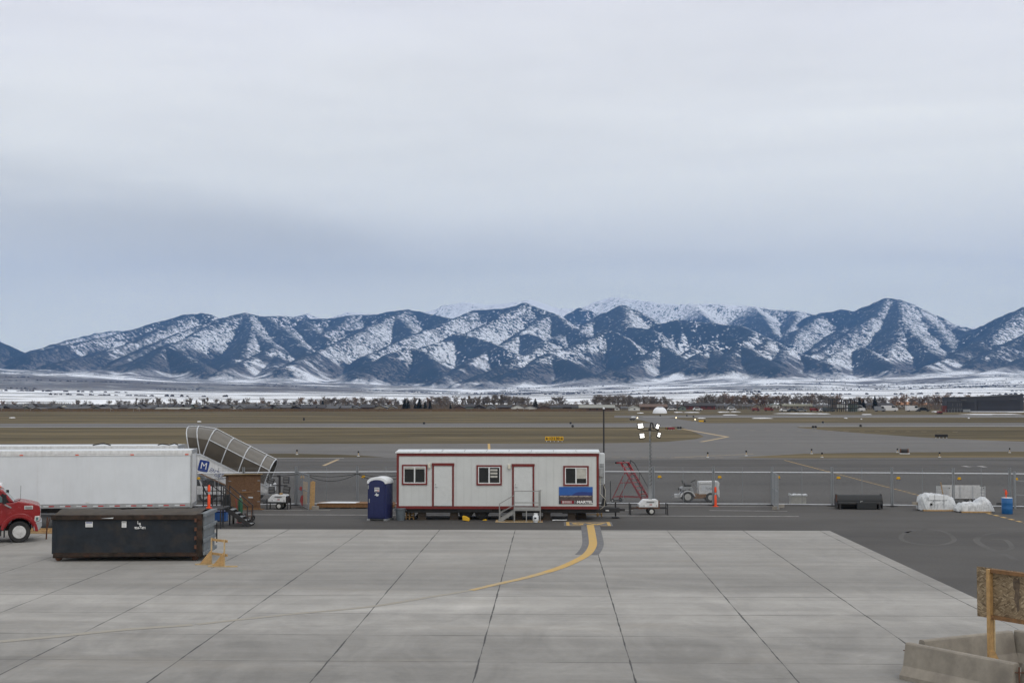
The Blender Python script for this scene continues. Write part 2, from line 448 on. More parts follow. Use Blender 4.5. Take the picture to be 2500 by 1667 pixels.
# open field reaching to the horizon
gm = MB(); rr = [5, 60, 250, 700, 1500, 4000, 12000, 30000]; NS = 72
for r_ in rr:
    for i in range(NS):
        t = 2 * math.pi * i / NS; gm.v.append((r_ * math.cos(t), r_ * math.sin(t), -.06))
for k in range(len(rr) - 1):
    for i in range(NS):
        j = (i + 1) % NS; gm.f.append((k * NS + i, k * NS + j, (k + 1) * NS + j, (k + 1) * NS + i))
gm.f.append(tuple(range(NS)))
structure(gm.build('ground', 'dry_grass', recalc=False))
# runway, farther strip and connecting taxiways
sheet('runway', pix([(-1500, 1034.5), (4000, 1030.5), (4000, 1040.0), (2300, 1041), (-1500, 1043.2)]), -.035, 'asphalt_runway')
sheet('far_taxiway', pix([(1500, 1014), (1640, 1013.2), (4000, 1010), (4000, 1018.2), (1500, 1019)]), -.035, 'asphalt_runway')
sheet('connector_taxiway', pix([(1527, 1018.2), (1626, 1018.2), (1665, 1024), (1733, 1034), (1745, 1037.5), (1560, 1037.5), (1600, 1033.5), (1565, 1025)]), -.028, 'asphalt_runway')
top = [(-1500, 1083.5), (700, 1083), (1300, 1082.2), (1478, 1081), (1560, 1080), (1632, 1077.5), (1700, 1071), (1719, 1065), (1700, 1056), (1668, 1044), (1640, 1038),
       (1940, 1038), (1950, 1044), (2078, 1055), (2257, 1067.5), (2400, 1074), (2500, 1077.5), (2700, 1083), (4000, 1100)]
sheet('taxiway', pix(top + [(4000, 1135), (-1500, 1135)]), -.020, 'asphalt_runway')
sheet('ramp_road', pix([(-1500, 1119), (950, 1117), (1900, 1119), (4000, 1113)]) + [Vector((75, -30, 0)), Vector((-75, -30, 0))], 0.0, 'asphalt')
sheet('grass_verge', pix([(-1500, 1106.5), (300, 1107), (700, 1106.5), (830, 1109), (880, 1111), (940, 1115.5), (760, 1116.5), (-1500, 1117.5)]), -.012, 'dry_grass')
sheet('grass_verge', pix([(1800, 1116.5), (1870, 1112), (1960, 1107), (2100, 1104.5), (2500, 1101.5), (4000, 1098), (4000, 1113), (2500, 1115.5), (1960, 1118)]), -.012, 'dry_grass')
EDGE_X, EDGE_Y = 13.45, 67.0
sheet('apron', [Vector(p) for p in ((-60, -20, 0), (14.0, -20, 0), (13.75, 28, 0), (EDGE_X, EDGE_Y, 0), (-60, EDGE_Y, 0))], .005, 'apron_concrete')

# painted markings
def line_px(name, a, b, wd, m, z=.010):
    A = G(*a); B = G(*b); d = (B - A); n = Vector((-d.y, d.x, 0)).normalized() * wd / 2
    return sheet(name, [A - n, B - n, B + n, A + n], z, m)
LZ = .010
line_px('marking_line', (590, 1256), (1950, 1260.3), .20, 'paint_white')
line_px('marking_line', (-900, 1252.5), (590, 1256), .20, 'paint_white')
line_px('marking_line', (640, 1245), (806, 1245), .17, 'paint_white')
line_px('marking_line', (1508, 1245.5), (1545, 1245.7), .17, 'paint_white')
line_px('marking_line', (1732, 1245.7), (1922, 1247.7), .17, 'paint_white')
line_px('marking_line', (1470, 1233.8), (1895, 1236), .17, 'paint_white')
line_px('marking_line', (2352, 1137.5), (2367, 1139.5), .5, 'paint_white', .010)
line_px('marking_line', (2391, 1137.5), (2405, 1140), .5, 'paint_white', .010)
line_px('marking_line', (2367, 1138.5), (2391, 1138.5), .16, 'paint_white', .010)
line_px('runway_edge_line', (-1500, 1043.6), (1640, 1041.2), 2.1, 'paint_white_far', -.022)
line_px('runway_edge_line', (1950, 1040.6), (4000, 1039.4), 2.1, 'paint_white_far', -.022)
line_px('runway_edge_line', (1570, 1017.2), (4000, 1015.6), 3.2, 'paint_white_far', -.020)
line_px('marking_line', (-1500, 1119.5), (840, 1118.2), .55, 'paint_white', .006)
line_px('marking_line', (-1500, 1125), (968, 1124), .24, 'paint_white', .006)
line_px('marking_line', (1478, 1121.0), (4000, 1118.2), .26, 'paint_white', .006)
for i in range(9):
    line_px('marking_dash', (1478 + i * 36 - 20, 1116.5), (1478 + i * 36, 1116.5), .35, 'paint_tan', .006 if i > 9 else -.006)
line_px('taxi_line', (1648, 1116), (1840, 1107.5), .34, 'paint_tan', -.008)
line_px('taxi_line', (1665, 1046.5), (1776, 1066), .9, 'paint_tan', -.012)
line_px('taxi_line', (1776, 1066), (1712, 1078), .7, 'paint_tan', -.012)
line_px('taxi_line', (1193.5, 1082.5), (1194.5, 1100), .32, 'paint_yellow', -.012)
line_px('taxi_line', (790, 1136.5), (826, 1121), .36, 'paint_tan')
for i in range(16):
    t = i / 15.0
    line_px('pale_dash', (1755 + 38 * i, 1049.5 + .28 * i), (1768 + 38 * i, 1049.6 + .28 * i), .8, 'paint_tan', -.012)
# dashed yellow lead line crossing the ramp to the right
A = G(1905, 1120.5); B = G(2520, 1281)
nds = 62
for i in range(nds):
    if 0.02 < i / nds < 2:
        p = A.lerp(B, (i + .12) / nds); q = A.lerp(B, (i + .68) / nds); d = (q - p); n = Vector((-d.y, d.x, 0)).normalized() * .11
        sheet('yellow_dash', [p - n, q - n, q + n, p + n], LZ, 'paint_yellow')
# curved lead-in line on the concrete, sealed black along its far stretch
def ribbon(name, pts, wds, z, m):
    P = [Vector(p) for p in pts]; L = []; Rr = []
    for i, p in enumerate(P):
        d = (P[min(i + 1, len(P) - 1)] - P[max(i - 1, 0)]).normalized(); n = Vector((-d.y, d.x, 0)) * (wds[i] if isinstance(wds, list) else wds) / 2
        L.append(p + n); Rr.append(p - n)
    mb = MB(); k = len(P); mb.add([(v.x, v.y, z) for v in L + Rr], [(i, i + 1, k + i + 1, k + i) for i in range(k - 1)])
    o = mb.build(name, m, recalc=False)
    if o.data.polygons[0].normal.z < 0: o.data.flip_normals()
    return structure(o)
def smooth_curve(px_pts, n=60):
    P = [G(*p) for p in px_pts]; res = []
    for i in range(len(P) - 1):
        p0, p1, p2, p3 = P[max(i - 1, 0)], P[i], P[i + 1], P[min(i + 2, len(P) - 1)]
        for k in range(n // (len(P) - 1) + 1):
            t = k / (n // (len(P) - 1) + 1)
            res.append(.5 * ((2 * p1) + (p2 - p0) * t + (2 * p0 - 5 * p1 + 4 * p2 - p3) * t * t + (3 * p1 - p0 - 3 * p2 + p3) * t ** 3))
    return res + [P[-1]]
curve = smooth_curve([(1441, 1281), (1446, 1310), (1447, 1331), (1434, 1352), (1404, 1370), (1355, 1390), (1288, 1409), (1222, 1424), (1150, 1441)])
ribbon('lead_line_border', curve[:26], .95, .011, 'paint_black')
ribbon('lead_line', curve[:44], .36, .015, 'paint_yellow'); ribbon('lead_line', curve[43:], [.34 - .004 * i for i in range(len(curve[43:]))], .0145, 'paint_yellow_worn')
ribbon('old_lead_line', smooth_curve([(1150, 1441), (1050, 1457), (900, 1481), (700, 1500), (480, 1524)]), .26, .011, 'paint_yellow_old')
ribbon('old_lead_line', smooth_curve([(470, 1525), (300, 1537), (140, 1553), (-60, 1572), (-300, 1600)]), .36, .012, 'paint_yellow_old')
# gate number box painted on the asphalt, read from the far side
bx0 = G(1383, 1283.2); bx1 = G(1492, 1283.2); yb0, yb1 = bx0.y, G(1437, 1274.0).y
sheet('gate_box_ground', [Vector((bx0.x - .12, yb0 - .06, 0)), Vector((bx1.x + .1, yb0 - .06, 0)), Vector((bx1.x + .1, yb1 + .1, 0)), Vector((bx0.x - .12, yb1 + .1, 0))], .006, 'paint_black')
bt = .14
for q in (((bx0.x, yb0), (bx1.x, yb0 + bt)), ((bx0.x, yb1 - bt), (bx1.x, yb1)), ((bx0.x, yb0 + bt + .002), (bx0.x + .16, yb1 - bt - .002)), ((bx1.x - .16, yb0 + bt + .002), (bx1.x, yb1 - bt - .002))):
    (x0, y0), (x1, y1) = q
    sheet('gate_box_border', [Vector((x0, y0, 0)), Vector((x1, y0, 0)), Vector((x1, y1, 0)), Vector((x0, y1, 0))], .011, 'paint_yellow')
gt = text('gate_number', 'A5', 1.55, 'paint_yellow', None, ((bx0.x + bx1.x) / 2, (yb0 + yb1) / 2, .0125), rot=(0, 0, R(180)), ext=0, bold=.03)
structure(gt)
# dusty tyre loops on the asphalt at the right
for c0, pts, wd in ((0, [(2210, 1300), (2240, 1292), (2300, 1296), (2330, 1318), (2290, 1330), (2225, 1325), (2200, 1314), (2212, 1300), (2260, 1292)], .22),
                    (0, [(2500, 1296), (2420, 1302), (2385, 1315), (2400, 1332), (2450, 1352), (2520, 1385)], .3),
                    (0, [(2440, 1345), (2470, 1338), (2455, 1318), (2420, 1316)], .22)):
    ribbon('tyre_mark', smooth_curve(pts, 70), wd, .0045, 'tyre_dust')
# snow left lying on the field
def snow_patch(px, py, wpx, hpx, seed, z=.02):
    """a ragged drift: overlapping lobes melted into one low outline"""
    rnd = random.Random(seed); n = 46; ph = [rnd.uniform(0, 6.28) for _ in range(4)]; pts = []
    for i in range(n):
        t = 2 * math.pi * i / n; k = .62 + .16 * math.sin(3 * t + ph[0]) + .13 * math.sin(5 * t + ph[1]) + .10 * math.sin(9 * t + ph[2]) + .10 * rnd.random()
        pts.append(G(px + math.cos(t) * wpx * k, py + math.sin(t) * hpx * k * (.5 + .5 * abs(math.sin(2 * t + ph[3])))))
    c = sum(pts, Vector()) / len(pts)
    mb = MB(); mb.add([(p.x, p.y, -.05) for p in pts] + [((p.x * .7 + c.x * .3), (p.y * .7 + c.y * .3), .06 + .10 * rnd.random()) for p in pts] + [(c.x, c.y, .15)], [(i, (i + 1) % n, n + (i + 1) % n, n + i) for i in range(n)] + [(n + i, n + (i + 1) % n, 2 * n) for i in range(n)])
    return structure(mb.build('snow_patch', 'old_snow', smooth=True))
paint_mat('old_snow', (.72, .73, .75), .5, (.40, .38, .34))
for i, q in enumerate([(1564, 1008, 10, .7), (1655, 1006.2, 14, .8), (1690, 1006.4, 22, .9), (1765, 1005.5, 18, 1.0), (1795, 1005.0, 16, .8), (1950, 1009.3, 62, 1.3), (2005, 1009.8, 30, .9), (2115, 1011.5, 16, .7), (2410, 1011, 92, 1.1),
                       (2065, 1020.6, 6, .7), (2103, 1022.8, 2.5, .5), (2365, 1020.3, 3, .9), (30, 1019.5, 9, .8), (486, 1029, 7, .6), (1782, 1012.7, 24, .5), (1860, 1020.8, 30, .8),
                       (1712, 1020.6, 12, .5), (2285, 1004.5, 14, 1.2), (1546, 1017.6, 8, .9), (1386, 1003.4, 8, .6), (2480, 1005.5, 26, .7)]):
    snow_patch(*q, seed=i)

# ------------------------------------------------------------------ mountains and the snowy valley floor
def vnoise(x, y, seed):
    rg = np.random.RandomState(seed); T = rg.rand(256, 256)
    xi = np.floor(x).astype(int); yi = np.floor(y).astype(int); fx = x - xi; fy = y - yi
    fx = fx * fx * (3 - 2 * fx); fy = fy * fy * (3 - 2 * fy)
    a_ = T[xi & 255, yi & 255]; b_ = T[(xi + 1) & 255, yi & 255]; c_ = T[xi & 255, (yi + 1) & 255]; d_ = T[(xi + 1) & 255, (yi + 1) & 255]
    return (a_ * (1 - fx) + b_ * fx) * (1 - fy) + (c_ * (1 - fx) + d_ * fx) * fy
def fbm(x, y, s, oc, seed, ridged=False):
    v = 0; amp = 1; tot = 0
    for k in range(oc):
        n = vnoise(x / s, y / s, seed + k)
        if ridged: n = 1 - np.abs(2 * n - 1)
        v = v + n * amp; tot += amp; amp *= .5; s *= .5
    return v / tot
NA, ND = 1500, 520
azs = np.radians(np.linspace(-30, 30, NA)) - YAW
t = np.linspace(0, 1, ND)
Ds = 1150 * (19500 / 1150) ** (t ** .62)
AZ, DD = np.meshgrid(azs, Ds)
X = np.sin(AZ) * DD; Y = np.cos(AZ) * DD
# crests and spurs: (pixel x, pixel y, distance in km) along each
RID = [
 [(-260, 800, 11.5), (-120, 790, 12), (-40, 818, 12), (0, 837, 12), (60, 863, 11.5)],
 [(60, 863, 11), (155, 835, 12.5), (240, 815, 14), (290, 808, 14.5), (326, 809, 14.5)],
 [(60, 866, 10.6), (160, 842, 11.5), (260, 822, 12.2), (326, 806, 12.6), (370, 792, 12.8), (400, 782, 13), (450, 769, 13), (490, 765.5, 13), (512, 768, 13), (538, 778, 13)],
 [(538, 777, 12.6), (575, 769, 12.6), (600, 764.5, 12.6), (640, 772, 12.6), (670, 772.5, 12.7), (700, 771, 12.8), (735, 779, 12.9), (800, 779.5, 13), (860, 770, 13), (920, 766, 13), (960, 758, 13), (995, 754, 13), (1010, 758, 13), (1050, 768, 12.8), (1105, 779, 12.5)],
 [(715, 775, 15.5), (745, 766.5, 15.5), (775, 777, 15.5)],
 [(790, 782, 17.5), (850, 763, 17.5), (900, 765, 17.5), (980, 775, 17.5), (1055, 758, 17.5), (1085, 745.5, 17.5), (1110, 742, 17.5), (1135, 737, 17.5), (1190, 744, 17.5), (1240, 741, 17.5), (1295, 731.5, 17.5), (1330, 742, 17.5), (1365, 754, 17.5), (1420, 752, 17.5), (1460, 734, 17.5), (1490, 726, 17.5), (1540, 729, 17.2), (1580, 737, 17), (1650, 744, 16.5), (1700, 742, 16.2), (1740, 742, 16), (1800, 745, 16), (1842, 748, 15.8), (1880, 756, 15.6), (1950, 760, 15.4), (1990, 769, 15.2), (2050, 790, 15)],
 [(1105, 779, 12.4), (1160, 757, 12.5), (1220, 754, 12.5), (1258, 748, 12.4), (1280, 739, 12.4), (1300, 746, 12.4), (1340, 762, 12.3), (1380, 784, 12), (1405, 797, 11.8)],
 [(1375, 783, 14.5), (1395, 765, 14.5), (1417, 752, 14.5), (1440, 760, 14.5), (1470, 778, 14.5)],
 [(1420, 797, 12.4), (1450, 780, 12.5), (1480, 764, 12.5), (1520, 745, 12.5), (1545, 756, 12.4), (1580, 775, 12.2), (1612, 794, 12)],
 [(1612, 793, 11.4), (1650, 782, 11.4), (1700, 786, 11.3), (1780, 796, 11.2), (1806, 796, 11.2), (1840, 811, 11), (1880, 829, 10.8), (1960, 866, 10.3), (2030, 893, 9.6)],
 [(1980, 772, 14), (2008, 764, 14), (2050, 757, 14), (2070, 757, 14), (2085, 759, 14), (2110, 750, 14), (2140, 738, 14), (2165, 727, 14), (2190, 729, 14), (2215, 739, 14), (2240, 752, 14), (2270, 776, 13.8), (2310, 790, 13.6), (2335, 802, 13.4), (2350, 806, 13)],
 [(2330, 798, 17.5), (2370, 800, 17.5), (2410, 799, 17.5)],
 [(2350, 808, 13), (2376, 806, 12.8), (2400, 796, 12.7), (2440, 775, 12.6), (2500, 752, 12.5), (2590, 715, 12.5), (2720, 700, 12.5), (2900, 690, 12.5)],
 # spurs
 [(470, 767, 13), (400, 800, 12.2), (330, 836, 11.2), (230, 862, 10.3), (110, 892, 9.4)],
 [(560, 773, 12.6), (460, 806, 11.8), (340, 855, 10.4), (245, 906, 9.2)],
 [(600, 764.5, 12.6), (520, 792, 12), (445, 832, 11.1), (385, 856, 10.3), (270, 908, 9.1)],
 [(400, 846, 10.0), (435, 860, 9.8), (480, 884, 9.4), (500, 905, 9)], [(400, 846, 10.0), (360, 878, 9.5), (318, 918, 8.8)],
 [(600, 764.5, 12.6), (618, 806, 11.8), (600, 850, 10.6), (560, 900, 9.4)],
 [(640, 772, 12.6), (690, 800, 12), (740, 850, 10.8), (765, 885, 9.8)],
 [(618, 806, 11.8), (665, 845, 10.8), (680, 880, 9.9), (660, 905, 9.3)],
 [(735, 779, 12.9), (775, 812, 11.9), (805, 832, 11.2)], [(670, 850, 10.4), (590, 885, 9.6), (540, 905, 9)],
 [(995, 754, 13), (940, 780, 12.2), (880, 812, 11.3), (800, 846, 10.3), (700, 893, 9.1)],
 [(860, 770, 13), (820, 800, 12.2), (790, 815, 11.8)],
 [(960, 768, 12.6), (985, 790, 12), (1015, 818, 11.3)],
 [(1280, 739, 12.4), (1190, 790, 11.6), (1105, 830, 10.9), (1010, 853, 10.2), (900, 896, 9.3), (878, 918, 8.8)],
 [(1160, 757, 12.5), (1060, 800, 11.7), (1010, 818, 11.2), (940, 850, 10.4), (890, 870, 9.9)],
 [(1000, 847, 9.9), (955, 862, 9.6), (895, 893, 9.1)], [(1000, 847, 9.9), (1040, 860, 9.7), (1060, 895, 9.2)],
 [(1110, 815, 11), (1180, 828, 10.6), (1230, 850, 10)],
 [(1345, 764, 12.2), (1290, 800, 11.4), (1245, 830, 10.8), (1150, 880, 9.7), (1065, 932, 8.7)],
 [(1345, 764, 12.2), (1400, 800, 11.4), (1440, 822, 10.9)],
 [(1290, 815, 11), (1330, 832, 10.5), (1310, 856, 10)],
 [(1480, 805, 10.9), (1440, 830, 10.5), (1385, 850, 10), (1300, 862, 9.6), (1200, 905, 9), (1110, 941, 8.4)],
 [(1480, 805, 10.9), (1520, 820, 10.6), (1560, 856, 10)],
 [(1340, 862, 9.3), (1300, 890, 8.95), (1180, 939, 8.25)], [(1340, 862, 9.3), (1400, 888, 9), (1450, 916, 8.5)],
 [(1270, 868, 9.3), (1230, 893, 8.9), (1140, 938, 8.3)],
 [(1520, 745, 12.5), (1535, 800, 11.3), (1580, 803, 11)], [(1450, 780, 12.5), (1400, 812, 11.6), (1350, 830, 10.9)],
 [(1610, 842, 10.2), (1565, 884, 9.4), (1500, 910, 8.8), (1400, 939, 8.2)], [(1610, 842, 10.2), (1655, 868, 9.6), (1690, 895, 9)],
 [(1490, 901, 8.6), (1415, 936, 8.1)], [(1490, 901, 8.6), (1530, 915, 8.4)],
 [(1810, 843, 9.8), (1772, 870, 9.3), (1775, 898, 8.8)], [(1810, 843, 9.8), (1850, 868, 9.3), (1900, 897, 8.7)],
 [(1740, 851, 9.9), (1705, 865, 9.5), (1680, 890, 9)], [(1740, 851, 9.9), (1762, 880, 9.2)],
 [(1795, 829, 10.3), (1745, 830, 10.3), (1690, 852, 10), (1660, 875, 9.6)],
 [(2165, 727, 14), (2140, 768, 13.2), (2075, 812, 12.2), (2000, 858, 11), (1955, 885, 10)],
 [(2195, 730, 14), (2200, 790, 12.4), (2180, 840, 11.2), (2165, 882, 10)],
 [(2200, 790, 12.4), (2245, 832, 11.4), (2290, 872, 10.4)], [(2235, 750, 14), (2290, 810, 12.6), (2320, 850, 11.6), (2350, 880, 10.6)],
 [(2080, 842, 10.9), (2040, 864, 10.3), (1995, 888, 9.7)], [(2105, 848, 10.6), (2150, 872, 10), (2190, 900, 9.4)],
 [(2065, 803, 12.5), (2015, 838, 11.6), (1975, 856, 11)], [(2010, 766, 14), (1960, 800, 13), (1930, 840, 11.8)],
 [(2500, 752, 12.5), (2420, 822, 11.3), (2330, 866, 10.2), (2250, 903, 9.4)], [(2540, 800, 11.6), (2440, 850, 10.4), (2370, 890, 9.6)],
 [(2560, 850, 10.4), (2470, 890, 9.5), (2420, 912, 9)],
 [(1700, 742, 16.2), (1730, 790, 14.4), (1760, 800, 13)], [(1842, 748, 15.8), (1880, 800, 13.6), (1900, 825, 12.6)], [(1950, 760, 15.4), (1930, 800, 13.6), (1915, 830, 12.4)],
 [(1840, 811, 11), (1805, 840, 10.4)], [(1880, 829, 10.8), (1850, 852, 10)], [(1920, 850, 10.4), (1900, 880, 9.6)],
 # right of the frame and left of it, for other views
 [(2900, 690, 12.5), (2780, 800, 11), (2700, 900, 9.5)], [(2720, 700, 12.5), (2640, 800, 11), (2580, 890, 9.5)], [(-120, 790, 12), (-180, 850, 10.5), (-240, 900, 9.2)], [(-40, 818, 12), (-80, 870, 10.4), (-120, 900, 9.4)],
]
fp = np.array([-600, 0, 250, 450, 700, 900, 1100, 1300, 1500, 1700, 1900, 2100, 2300, 2500, 3100.])
fy_ = np.array([905, 905, 912, 922, 925, 938, 947, 945, 938, 930, 922, 926, 920, 918, 915.])
pxcol = IW / 2 + FPX * np.tan(AZ + YAW)
foot = np.interp(pxcol, fp, fy_)
zb = np.where(DD < 9000, (970.5 - foot) / FPX * 9000 * np.clip((DD - 1250) / 7750, 0, 1) ** 1.75, (970.5 - foot) / FPX * 9000 + (DD - 9000) * .012)
zb += (fbm(X, Y, 900, 4, 40) - .5) * 60 * np.clip((DD - 3600) / 3500, 0, 1) - 1.2 * np.clip((1300 - DD) / 100, 0, 1)
zb += (fbm(X * .35, Y, 260, 3, 60) - .5) * 22 * np.clip((DD - 6500) / 2000, 0, 1)
warp = fbm(X, Y, 520, 4, 3) - .5
warp2 = fbm(X, Y, 210, 3, 13) - .5
Hm = np.full(X.shape, -1e4)
Xr, Yr = X[0] / DD[0], Y[0] / DD[0]                     # unit directions of the columns
def raise_ridge(p, q, slope, reach, rnd_=45.0):
    """lift the land along one crest segment; flanks fall away at the given slope"""
    (x0, y0, z0), (x1, y1, z1) = p, q
    dx, dy = x1 - x0, y1 - y0; L2 = dx * dx + dy * dy + 1e-6
    r0, r1 = math.hypot(x0, y0), math.hypot(x1, y1)
    i0, i1 = np.searchsorted(Ds, min(r0, r1) - reach), np.searchsorted(Ds, max(r0, r1) + reach)
    a0, a1 = math.atan2(x0, y0), math.atan2(x1, y1); da = reach / min(r0, r1)
    j0, j1 = np.searchsorted(azs, min(a0, a1) - da), np.searchsorted(azs, max(a0, a1) + da)
    if i1 <= i0 or j1 <= j0: return
    sl = (slice(i0, i1), slice(j0, j1)); xx, yy = X[sl], Y[sl]
    s_ = np.clip(((xx - x0) * dx + (yy - y0) * dy) / L2, 0, 1)
    ds = np.hypot(xx - x0 - s_ * dx, yy - y0 - s_ * dy)
    de = ds * np.clip(1 + .8 * warp[sl] + .5 * warp2[sl], .4, 1.8)
    drop = slope * (np.sqrt(de * de + rnd_ ** 2) - rnd_); drop = drop / (1 + drop / 2600)
    Hm[sl] = np.maximum(Hm[sl], z0 + s_ * (z1 - z0) - drop)
rs_ = random.Random(77)
for pl in RID:
    W3 = []
    for (px_, py_, dk) in pl:
        d = ray(px_, py_); hd = math.hypot(d.x, d.y); W3.append((d.x / hd * dk * 1000, d.y / hd * dk * 1000, CAMZ + d.z / hd * dk * 1000))
    for p_, q_ in zip(W3[:-1], W3[1:]):
        raise_ridge(p_, q_, .70, 2400)
        L_ = math.hypot(q_[0] - p_[0], q_[1] - p_[1]); n_ = max(1, int(L_ / 420))
        ux, uy = (q_[0] - p_[0]) / (L_ + 1e-6), (q_[1] - p_[1]) / (L_ + 1e-6)
        for k in range(n_):
            f_ = (k + rs_.uniform(.2, .8)) / n_; bx_, by_, bz_ = (p_[0] + f_ * (q_[0] - p_[0]), p_[1] + f_ * (q_[1] - p_[1]), p_[2] + f_ * (q_[2] - p_[2]))
            for sg in (-1, 1):
                # side spurs run off the crest and lean down its fall
                fall = 1 if q_[2] < p_[2] else -1
                vx, vy = sg * -uy + .45 * fall * ux + rs_.uniform(-.3, .3), sg * ux + .45 * fall * uy + rs_.uniform(-.3, .3)
                if vy > .45: continue                     # away from the viewer: never seen
                vl = math.hypot(vx, vy); vx, vy = vx / vl, vy / vl; Ls = rs_.uniform(350, 1000); z_ = bz_ - 8; x_, y_ = bx_, by_
                for m_ in range(2):
                    x2, y2, z2 = x_ + vx * Ls / 2, y_ + vy * Ls / 2, z_ - Ls / 2 * rs_.uniform(.38, .60)
                    raise_ridge((x_, y_, z_), (x2, y2, z2), .92, 700, 18.0)
                    if m_ == 0 and rs_.random() < .7:
                        t_a = rs_.choice((-1, 1)) * rs_.uniform(.6, 1.1); wx, wy = vx * math.cos(t_a) - vy * math.sin(t_a), vx * math.sin(t_a) + vy * math.cos(t_a); l2 = rs_.uniform(160, 420)
                        raise_ridge((x2, y2, z2), (x2 + wx * l2, y2 + wy * l2, z2 - l2 * rs_.uniform(.5, .7)), 1.0, 380, 12.0)
                    t_b = rs_.uniform(-.4, .4); vx, vy = vx * math.cos(t_b) - vy * math.sin(t_b), vx * math.sin(t_b) + vy * math.cos(t_b); x_, y_, z_ = x2, y2, z2
gul = (fbm(X, Y, 330, 4, 23, True) - .55)
rise = np.clip((Hm - zb) / 350, 0, 1)
Hm = Hm + gul * 30 * rise * np.clip(1.2 - rise * .5, .4, 1) + (fbm(X, Y, 90, 3, 33) - .5) * 16 * rise
k_ = 26.0
Z = np.where(np.abs(Hm - zb) > 4 * k_, np.maximum(Hm, zb), k_ * np.log(np.exp(np.clip((Hm - zb) / k_, -30, 30)) + 1) + zb)
RISE = (Z - zb).astype(np.float32)
def blur(a_, n_):
    for ax in (0, 1):
        c_ = np.cumsum(np.pad(a_, [(n_ + 1, n_) if k == ax else (0, 0) for k in (0, 1)], mode='edge'), axis=ax)
        a_ = (np.take(c_, range(2 * n_ + 1, c_.shape[ax]), ax) - np.take(c_, range(0, c_.shape[ax] - 2 * n_ - 1), ax)) / (2 * n_ + 1)
    return a_
RELIEF = np.clip((Z - blur(blur(Z, 7), 7)) / 45.0, -1, 1).astype(np.float32)      # crests above, gullies below the smoothed land
verts = np.stack([X, Y, Z], -1).reshape(-1, 3)
idx = np.arange(NA * ND).reshape(ND, NA)
quads = np.stack([idx[:-1, :-1], idx[:-1, 1:], idx[1:, 1:], idx[1:, :-1]], -1).reshape(-1, 4)
me = bpy.data.meshes.new('mountains')
me.vertices.add(len(verts)); me.vertices.foreach_set('co', verts.astype(np.float32).ravel())
me.loops.add(quads.size); me.loops.foreach_set('vertex_index', quads.astype(np.int32).ravel())
me.polygons.add(len(quads)); me.polygons.foreach_set('loop_start', np.arange(0, quads.size, 4, dtype=np.int32)); me.polygons.foreach_set('loop_total', np.full(len(quads), 4, np.int32))
me.polygons.foreach_set('use_smooth', np.ones(len(quads), bool))
me.update(); me.validate()
if me.polygons[0].normal.z < 0: me.flip_normals()
at_ = me.attributes.new('rise', 'FLOAT', 'POINT'); at_.data.foreach_set('value', RISE.ravel()); at2 = me.attributes.new('relief', 'FLOAT', 'POINT'); at2.data.foreach_set('value', RELIEF.ravel())      # height above the piedmont
mo = bpy.data.objects.new('mountains', me); C.objects.link(mo); structure(mo)
